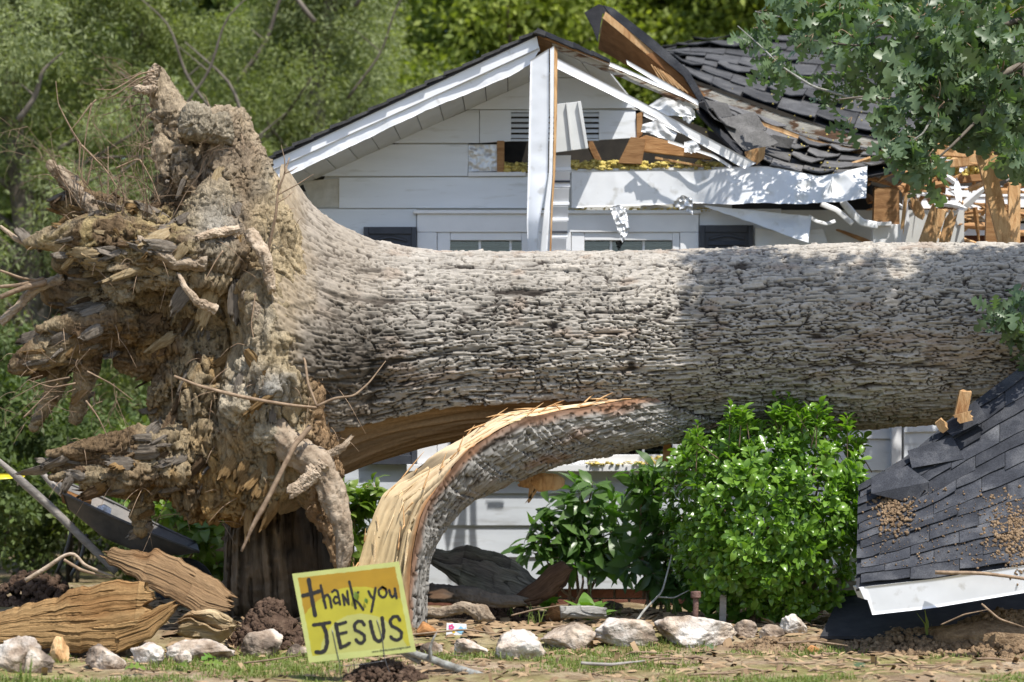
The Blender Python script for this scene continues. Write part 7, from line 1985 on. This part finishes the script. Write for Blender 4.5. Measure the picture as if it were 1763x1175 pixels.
# ------------------------------------------------------------------ wheelbarrow
wb = thing('wheelbarrow', tuple(P(240, 985, 18.7)), 'dark steel wheelbarrow tipped on its nose behind the logs', 'wheelbarrow')
def tray():
    nearr = [(107, 848, 18.55), (180, 884, 18.5), (262, 920, 18.45), (343, 951, 18.45)]
    farr = [(92, 822, 19.25), (190, 862, 19.25), (262, 900, 19.25), (338, 935, 19.2)]
    nb_ = [(116, 876, 18.7), (178, 928, 18.62), (245, 956, 18.58), (306, 957, 18.58)]
    fb_ = [(116, 866, 19.1), (185, 915, 19.1), (250, 944, 19.05), (312, 946, 19.05)]
    n = 40
    Rls = [resample([tuple(P(*p)) for p in r], n) for r in (nearr, nb_, fb_, farr)]
    rows = []
    for a, b, k in ((0, 1, 10), (1, 2, 10), (2, 3, 10)):
        for t in np.linspace(0, 1, k, endpoint=(a == 2)):
            rows.append(Rls[a] * (1 - t) + Rls[b] * t)
    V = np.stack(rows, 1); m = V.shape[1]
    V[1:-1, 1:-1] = V[1:-1, 1:-1] * .5 + .25 * (V[1:-1, :-2] + V[1:-1, 2:]) + .25 * V[1:-1, 1:-1]  - .25 * V[1:-1, 1:-1]
    V0 = V.reshape(-1, 3); V1 = V0 + np.array([0, .003, .004]); n0 = len(V0)
    F0 = grid_faces(n, m); Fs = [F0, F0[:, ::-1] + n0]; idx = np.arange(n0).reshape(n, m)
    for ring in (idx[:, 0], idx[:, -1][::-1], idx[0, ::-1], idx[-1, :]):
        a, b = ring[:-1], ring[1:]; Fs.append(np.stack([a, b, b + n0, a + n0], 1))
    add('tray', np.vstack([V0, V1]), np.vstack(Fs).astype(np.int32), M['steel'], wb, True)
    tube('rim', [tuple(x) for x in Rls[0][::6]] + [tuple(Rls[0][-1])], [.011] * (len(Rls[0][::6]) + 1), M['steel'], wb, 8)
    tube('rim', [tuple(x) for x in Rls[3][::6]] + [tuple(Rls[3][-1])], [.011] * (len(Rls[3][::6]) + 1), M['steel'], wb, 8)
    # ends of the tray
    for e in (0, -1):
        q = [Rls[k][e] for k in range(4)]
        bm = bmesh.new(); vs = [bm.verts.new(p) for p in q]; bk = [bm.verts.new(Vector(p) + Vector((.004, 0, 0))) for p in q]
        bm.faces.new(vs); bm.faces.new(bk[::-1])
        for i in range(4): bm.faces.new((vs[i], vs[(i + 1) % 4], bk[(i + 1) % 4], bk[i]))
        bm_add('tray_end', bm, M['steel'], wb)
tray()
def handle(pts, r):
    tube('handle', [P(*p) for p in pts], r, M['greywood'], wb, 10, 30, .05, 2)
handle([(-30, 772, 18.4), (10, 804, 18.42), (34, 826, 18.45), (90, 876, 18.5), (165, 950, 18.55), (200, 985, 18.6)], [.018, .019, .029, .029, .027, .026])
handle([(70, 812, 19.3), (84, 828, 19.3), (100, 844, 19.3), (180, 910, 19.3)], [.018, .022, .027, .025])
for pts in ([(126, 900, 18.6), (116, 945, 18.6), (98, 986, 18.7)], [(150, 920, 19.1), (140, 960, 19.1), (122, 992, 19.1)]):
    tube('leg', [P(*p) for p in pts], [.014, .014, .012], M['steel'], wb, 8)
wh = thing('x', (0, 0, 0), None, None); bpy.data.objects.remove(wh, do_unlink=True)
cw_ = P(318, 1012, 18.85)
ang = np.linspace(0, 2 * np.pi, 29)
tube('wheel', [tuple(cw_ + Vector((.17 * math.cos(a), .02 * math.sin(a), .17 * math.sin(a)))) for a in ang], [.04] * 29, M['felt'], wb, 10, 60)
# what lies in it
tag(slab('bark_scrap', [(104, 842, 18.75), (130, 850, 18.75), (158, 860, 18.75)], [(108, 866, 18.7), (135, 876, 18.7), (157, 872, 18.7)], M['logwood'], None, nu=30, nv=16, bulge=.03, depth=.05, rough=.01, seed=111, grain=(6, 20), col=woodcol((.42, .22, .09), (.2, .1, .04)), edge=.008), 'orange bark piece lying in the upper end of the wheelbarrow', 'wood scrap')
tag(sheet('paper_scrap', [(166, 872, 18.75), (180, 868, 18.75), (192, 876, 18.75)], [(170, 886, 18.7), (182, 886, 18.7), (190, 888, 18.7)], M['trim'], None, 14, 8, .02, 18, .002, 7), 'white crumpled scrap lying in the wheelbarrow tray', 'scrap')
tag(sheet('warning_tape', [(-30, 816, 19.6), (10, 815, 19.6), (44, 818, 19.7)], [(-30, 826, 19.6), (10, 825, 19.6), (42, 822, 19.7)], M['tape'], None, 20, 4, .01, 6, .001, 8, None, False), 'strip of yellow tape stretched behind the wheelbarrow handle', 'tape')

# ------------------------------------------------------------------ heaps of soil
def heap(name, label, px, py, wpx, hpx, matl, n, seed, Yo=0.0, r=(.01, .04), dep=.35):
    rs = np.random.default_rng(seed)
    Y = ground_Y(px, py) + Yo; c = P(px, py, Y); w_ = wpx * Y / F / 2; h_ = hpx * Y / F
    pts = []
    for _ in range(n):
        a = rs.random() * 2 * np.pi; q = rs.random() ** .6
        x, y = math.cos(a) * q, math.sin(a) * q
        z = h_ * (1 - q ** 1.6) * rs.uniform(.72, 1.0)
        rr_ = rs.uniform(*r)
        gx_, gy_ = c.x + x * w_, c.y + y * w_ * dep * 2
        pts.append(((gx_, gy_, max(gz1(gx_, gy_) + z - rr_ * .3, gz1(gx_, gy_))), rr_))
    # core so it is not hollow
    pts.append(((c.x, c.y, c.z - .03), (w_ * .8, w_ * dep * 1.5, h_ * .70)))
    return tag(lumps(name, pts, matl, None, rough=.8, sub=2), label, 'soil heap')
heap('soil_heap', 'dark crumbly heap of soil between the logs and the sign', 462, 1096, 128, 74, M['soil'], 420, 1, -.1, (.008, .032))
heap('soil_heap', 'dark low heap of soil above the orange log at the left edge', 55, 1046, 180, 50, M['soil'], 300, 2, .3, (.01, .035))
heap('soil_heap', 'low heap of disturbed brown soil under the sign', 662, 1172, 150, 36, M['soil'], 420, 3, .05, (.005, .02))
heap('soil_heap', 'high tan heap of soil and roots at the right edge before the fallen roof', 1740, 1110, 300, 66, M['tansoil'], 1700, 4, -.1, (.005, .03))
heap('soil_heap', 'long low tan heap of soil in front of the fallen roof fascia', 1570, 1112, 260, 30, M['tansoil'], 900, 5, -.05, (.004, .024))
heap('soil_heap', 'thin tan spread of soil below the small rounded cream stone', 1330, 1116, 150, 18, M['tansoil'], 200, 6, 0, (.005, .022))
heap('soil_heap', 'dark soil bank on the bed behind the speckled stones', 860, 1072, 260, 26, M['soil'], 260, 7, .2, (.008, .03))

# ------------------------------------------------------------------ small things in the bed
t = thing('iron_stake', tuple(P(1198, 1070, 16.9)), 'rusty iron stake with a thick round head beside the bush', 'stake')
tube('shaft', [P(1197, 1075, 16.9), P(1198, 1040, 16.9), P(1198, 1028, 16.9)], [.017, .018, .018], M['iron'], t, 12)
c_ = P(1198, 1030, 16.9)
tube('head', [c_, c_ + Vector((0, 0, .004)), c_ + Vector((0, 0, .038)), c_ + Vector((0, 0, .044))], [.030, .033, .033, .028], M['iron'], t, 16, 14)
tag(beam('garden_stake', P(1244, 1076, 17.0), P(1245, 1024, 17.0), .042, .03, M['greywood'], None, (0, -1, 0)), 'short grey wooden stake under the left side of the round bush', 'stake')
tl = thing('painted_tile', tuple(P(787, 1096, ground_Y(787, 1094))), 'little white painted tile with a pink flower and blue wing', 'garden tile')
Yt = ground_Y(787, 1094)
prism('plate', [(769, 1073), (803, 1075), (804, 1094), (768, 1094)], Yt, .012, M['trim'], tl, .001)
pk = mat('pink_paint', [(.3, lin(214, 60, 130)), (.7, lin(235, 110, 160))], 20, .5); bl_ = mat('blue_paint', [(.3, lin(120, 180, 215)), (.7, lin(165, 210, 230))], 20, .5); yp = mat('yellow_paint', [(.3, lin(235, 190, 40)), (.7, lin(245, 210, 70))], 20, .5)
for k in range(5):
    a = k * 1.257
    cx_, cy_ = 777 + 3.2 * math.cos(a), 1080 + 3.2 * math.sin(a)
    prism('petal', [(cx_ + 2.2 * math.cos(b), cy_ + 2.2 * math.sin(b)) for b in np.linspace(0, 6.28, 7)[:-1]], Yt - .0015 - .0003 * k, .001, pk, tl)
prism('wing', [(786, 1087), (793, 1078), (799, 1083), (802, 1080), (802, 1092), (792, 1091)], Yt - .0015, .001, bl_, tl)
prism('blossom', [(778, 1087), (782, 1085), (784, 1089), (780, 1091)], Yt - .0019, .001, yp, tl)
sk = thing('lichen_stick', tuple(P(760, 1145, 14.75)), 'grey lichen covered stick lying right of the sign foot', 'stick')
tube('shaft', [P(690, 1120, 14.85), P(720, 1128, 14.8), P(760, 1142, 14.72), P(800, 1156, 14.62), P(842, 1168, 14.55)], [.018, .02, .021, .023, .02], M['lichen'], sk, 10, 40, .25, 5)
tube('fork', [P(742, 1136, 14.74), P(740, 1118, 14.72), P(746, 1100, 14.72), P(752, 1090, 14.74)], [.010, .009, .006, .003], M['lichen'], sk, 8, 20, .3, 6)
tube('fork', [P(690, 1122, 14.9), P(706, 1132, 14.85), P(722, 1140, 14.8)], [.017, .016, .015], M['lichen'], sk, 9, 16, .3, 7)
for k, (pts, r, lb, m_) in enumerate([
    ([(44, 1000, 17.1), (80, 978, 17.1), (112, 955, 17.1), (129, 953, 17.1), (143, 972, 17.1), (170, 984, 17.05), (197, 993, 17.0)], .014, 'pale bent branch arching over the dark soil at the left', 'root'),
    ([(110, 964, 17.0), (140, 982, 17.0), (190, 996, 17.0)], .010, 'thin straight branch under the pale bent branch', 'twig'),
    ([(0, 1134, 14.9), (30, 1142, 14.9), (64, 1150, 14.85), (90, 1156, 14.85)], .004, 'thin twig lying in front of the large white corner stone', 'twig'),
    ([(420, 1142, 15.0), (470, 1136, 15.0), (520, 1128, 15.0)], .005, 'thin dark twig lying in front of the striped block', 'twig'),
    ([(1090, 1078, 17.0), (1110, 1050, 17.1), (1140, 1020, 17.2), (1156, 960, 17.3), (1160, 930, 17.3)], .008, 'bare grey stem leaning up into the darkest shrub', 'lichen'),
    ([(1130, 1028, 17.2), (1160, 1030, 17.2), (1200, 1010, 17.2)], .005, 'thin dead twig beside the iron stake', 'lichen'),
    ([(1000, 1142, 14.9), (1050, 1145, 14.9), (1110, 1138, 15.0)], .009, 'weathered stick lying flat in the front grass', 'greywood'),
    ([(1340, 1108, 15.4), (1400, 1104, 15.4), (1460, 1112, 15.4)], .006, 'thin twig lying on the tan soil at right', 'twig'),
    ([(1690, 1040, 15.9), (1720, 1066, 15.85), (1763, 1080, 15.85)], .006, 'rootlet sticking out of the high tan heap', 'twig'),
    ([(1620, 1076, 15.8), (1660, 1058, 15.75), (1700, 1050, 15.75)], .004, 'fine rootlet arching left of the high tan heap', 'twig'),
    ([(880, 1060, 17.0), (920, 1050, 17.0), (980, 1040, 17.0)], .005, 'thin twig crossing the bed before the mossy bark', 'twig'),
    ([(640, 1100, 16.6), (800, 1084, 16.5), (860, 1092, 16.4)], .006, 'long twig behind the painted tile', 'twig')]):
    tag(tube('stick', [P(*p) for p in pts], [r, r * 1.1, r * .9, r * .6][:2] + [r * .8] * (len(pts) - 3) + [r * .4], M[m_], None, 7, 24, .2, k), lb, 'stick')

# hostas and grass tufts growing among the stones
M['hosta'] = leafmat('fresh_green_leaf', (0.075, 0.17, 0.02), (0.16, 0.29, 0.05), .4, .45, .35, tcol=(1.2, 1.4, .4), scale=4)
for k, (px, py, n, L_, lb) in enumerate([(1010, 1076, 11, .22, 'bright green broad leaved plant behind the long cream stone'), (1222, 1070, 9, .18, 'broad leaved plant at the foot of the iron stake'), (1262, 1078, 9, .17, 'low leafy plant left of the jagged cream stone'), (655, 1060, 6, .16, 'small leafy sprout behind the sign top edge'), (950, 1060, 6, .14, 'small sprout beside the orange wood chunk')]):
    rs = np.random.default_rng(700 + k)
    Y = ground_Y(px, py) + .15; c = np.array(P(px, py, Y)); c[2] = gz1(c[0], c[1]) + .02
    root = thing('leafy_plant', tuple(c), lb, 'plant')
    a = rs.random(n) * 6.28
    dr = np.stack([np.cos(a), np.sin(a) * .7 - .2, rs.uniform(.35, 1.1, n)], 1); nr = np.stack([-np.cos(a) * .6, -np.sin(a) * .6 - .3, np.ones(n)], 1)
    foliage(root, lib(BROAD, 3, 30 + k), np.repeat(c[None], n, 0) + rs.normal(size=(n, 3)) * .015, dr, nr, L_ * rs.uniform(.7, 1.2, n), M['hosta'], n, k)
M['grassb'] = leafmat('grass_blade', (0.085, 0.15, 0.028), (0.28, 0.32, 0.10), .5, .3, .35, scale=1.5)
def blades(pos, h, lean, rs, w=.004):
    n = len(pos)
    a = rs.random(n) * 6.28
    dx = np.stack([np.cos(a), np.sin(a), np.zeros(n)], 1); sd = np.stack([-np.sin(a), np.cos(a), np.zeros(n)], 1)
    up = np.array([0, 0, 1.0])
    wv = (w * rs.uniform(.6, 1.4, n))[:, None]; hh = h[:, None]; le = lean[:, None]
    p0 = pos; p1 = pos + up * hh * .55 + dx * hh * le * .25; p2 = pos + up * hh * (1 - .35 * le) + dx * hh * le * .9
    V = np.stack([p0 - sd * wv, p0 + sd * wv, p1 - sd * wv * .85, p1 + sd * wv * .85, p2], 1).reshape(-1, 3)
    b = (np.arange(n) * 5)[:, None]
    Fc = np.concatenate([b + np.array([[0, 1, 3]]), b + np.array([[0, 3, 2]]), b + np.array([[2, 3, 4]])], 1).reshape(-1, 3)
    return V, Fc.astype(np.int32)
for k, (px, py, n, h, lb) in enumerate([(1290, 1070, 26, .24, 'tall grass tuft right of the low leafy plant'), (1330, 1076, 18, .20, 'grass tuft before the grey speckled stone'), (920, 1075, 14, .18, 'strappy grass tuft behind the stained white stone'), (1160, 1060, 16, .16, 'fine grass tuft behind the largest cream stone'), (875, 1072, 10, .16, 'dark little grass tuft left of the strappy one'), (1600, 1120, 7, .30, 'tall thin grass stalk standing before the white fascia'), (1050, 1060, 14, .14, 'fine grass arching over the long cream stone'), (30, 1010, 20, .2, 'grass tuft at the far left behind the dark soil')]):
    rs = np.random.default_rng(800 + k)
    Y = ground_Y(px, py); c = np.array(P(px, py, Y)); 
    pos = c[None] + rs.normal(size=(n, 3)) * np.array([.035, .03, 0]); pos[:, 2] = gz(pos[:, 0], pos[:, 1]) - .005
    V, Fc = blades(pos, h * rs.uniform(.5, 1.15, n), rs.uniform(.1, 1.1, n), rs, .006)
    tag(add('grass_tuft', V, Fc, M['grassb'], None, False), lb, 'grass tuft')
# lawn in front: patchy
rs = np.random.default_rng(900)
N_ = 90000
gx_ = rs.uniform(-3.3, 3.5, N_); gy_ = rs.uniform(13.6, 16.7, N_)
p3 = np.stack([gx_, gy_, gx_ * 0], 1)
dens = fbm(p3 * 2.1 + 4, 4, 901) + .25 * fbm(p3 * 9, 2, 902)
ppx, ppy = PX(np.stack([gx_, gy_, gz(gx_, gy_)], 1))
edge_ = np.interp(ppx, [0, 400, 700, 900, 1300, 1500, 1763], [1138, 1128, 1140, 1118, 1100, 1128, 1140])
keep = (dens > -.02 + .25 * ((ppx > 1430) & (ppy > 1125) & (ppx < 1600))) & (ppy > edge_ - 10 * rs.random(N_)) & (rs.random(N_) < .75)
keep &= ~((ppx > 590) & (ppx < 740) & (ppy < 1178) & (rs.random(N_) < .8))
pos = np.stack([gx_, gy_, gz(gx_, gy_) - .004], 1)[keep]
pat = np.clip(dens[keep] + .35, .2, 1)
V, Fc = blades(pos, (.016 + .045 * rs.random(len(pos)) ** 1.6) * (.5 + pat), rs.uniform(.2, 1.6, len(pos)), rs, .0026)
tag(add('lawn_grass', V, Fc, M['grassb'], None, False), 'thin patchy grass on the bare dirt in front', 'grass', kind='stuff')
# chips, crumbs and fallen leaves
Vs, Fs, off = [], [], 0
M['chips'] = leafmat('bark_chips', (0.10, 0.06, 0.035), (0.42, 0.30, 0.18), .9, .1, 0.0, scale=.7)
for k in range(7000):
    x = rs.uniform(-3.4, 3.5); y = 13.7 + 5.2 * rs.random() ** (.75 if k % 3 else 1.2)
    r = (.004 + .03 * rs.random() ** 2.2) * (1.35 if y > 16.2 else .8)
    d = rs.normal(size=3); d[2] *= .3; d /= np.linalg.norm(d)
    c = np.array([x, y, gz1(x, y) + r * .25])
    e = np.cross(d, [0, 0, 1]); e /= np.linalg.norm(e) + 1e-6
    up = np.array([0, 0, 1]) * r * rs.uniform(.2, .5)
    L_ = d * r * rs.uniform(1, 2.6); W_ = e * r * rs.uniform(.4, .9)
    v8 = np.array([c - L_ - W_, c + L_ * .8 - W_ * 1.2, c + L_ + W_ * .7, c - L_ * .9 + W_])
    V = np.vstack([v8, v8 * .5 + (c) * .5 + up])
    Fs.append(np.array([[0, 1, 5, 4], [1, 2, 6, 5], [2, 3, 7, 6], [3, 0, 4, 7], [4, 5, 6, 7]]) + off); Vs.append(V); off += 8
tag(add('bark_chips', np.vstack(Vs), np.vstack(Fs).astype(np.int32), M['chips'], None, False), 'bark chips and clods strewn over bed and dirt', 'debris', kind='stuff')
for k, (px, py, m_, lb) in enumerate([(345, 1150, 'aucuba_y', 'fallen pale green oak leaf lying below the long flat stone'), (320, 1158, 'aucuba_y', 'fallen pale oak leaf at the front left of the grass'), (372, 1144, 'hosta', 'curled green oak leaf before the striped block'), (210, 1165, 'aucuba_y', 'fallen leaf in the grass under the brown sided stone'), (1230, 1128, 'oakleaf', 'dry oak leaf on the dirt under the largest cream stone'), (1490, 1150, 'oakleaf', 'oak leaf lying alone on the bare dirt at right')]):
    Y = ground_Y(px, py); c = np.array(P(px, py, Y)); c[2] = gz1(c[0], c[1]) + .025
    V, Fc = oak_lib[k % 5]
    Rm = np.array(frame_of((math.cos(k * 2.1), math.sin(k * 2.1), .15), (.1, -.5, 1)))
    tag(add('fallen_leaf', (V * .13) @ Rm.T + c, Fc, M[m_], None), lb, 'leaf')

# loose twigs and shredded bark strips lying over the bed
rs = np.random.default_rng(950)
lst = []
for k in range(260):
    x = rs.uniform(-3.3, 3.4); y = rs.uniform(15.6, 18.6) if k % 4 else rs.uniform(14.0, 15.8)
    a = rs.random() * 6.28; L_ = rs.uniform(.05, .34); d = np.array([math.cos(a), math.sin(a) * .6, 0])
    pts = [np.array([x, y, 0]) + d * L_ * f + np.array([0, rs.normal() * .02, 0]) for f in (0, .35, .7, 1)]
    pts = [np.array([p[0], p[1], gz1(p[0], p[1]) + .008 + .02 * rs.random()]) for p in pts]
    r = rs.uniform(.002, .008)
    lst.append((pts, [r, r * 1.1, r, r * .5]))
tag(tubes('loose_twigs', lst, M['twig'], None, 5), 'loose twigs and shredded bark scattered over the bed', 'debris', kind='stuff')
# sheet-like scraps of bark and rotten wood
for k, (px, py, w_, m_) in enumerate([(760, 1030, 40, 'dk'), (830, 1088, 34, 'tan'), (700, 1090, 30, 'tan'), (905, 1070, 36, 'dk'), (1050, 1052, 44, 'dk'), (1120, 1058, 30, 'dk'), (430, 1130, 28, 'tan'), (380, 1088, 40, 'tan'), (560, 1070, 40, 'dk'), (120, 1030, 40, 'dk'), (1440, 1112, 34, 'tan'), (1510, 1128, 26, 'tan'), (1640, 1126, 30, 'tan')]):
    Y = ground_Y(px, py)
    c_ = woodcol((.42, .28, .15), (.2, .11, .05)) if m_ == 'tan' else woodcol((.16, .12, .085), (.06, .045, .035))
    hgt = w_ * .42
    o = slab('bark_piece', [(px - w_ / 2, py - hgt * .5, Y + .06), (px, py - hgt, Y + .06), (px + w_ / 2, py - hgt * .6, Y + .04)], [(px - w_ * .45, py, Y - .03), (px + 2, py + 3, Y - .05), (px + w_ * .5, py - 1, Y - .03)], M['logwood'], None, .4, 2.5, nu=36, nv=20, bulge=.02, depth=.03, rough=.010, seed=600 + k, grain=(5, 34), col=c_, edge=.010)
    tag(o, ['dark bark piece below the mossy slab', 'tan wood flake above the low stone', 'tan wood flake between the sign and the stick', 'dark bark piece behind the stained stone', 'dark bark piece behind the long cream stone', 'small dark bark piece left of the iron stake', 'tan flake in the grass left of the sign', 'tan flake between the soil heap and the logs', 'dark bark piece behind the sign', 'dark bark piece above the orange log', 'tan flake on the soil left of the fallen roof', 'small tan flake on the bare dirt at right', 'tan flake before the high tan heap'][k], 'bark piece', 'bark and wood flakes lying on the bed')
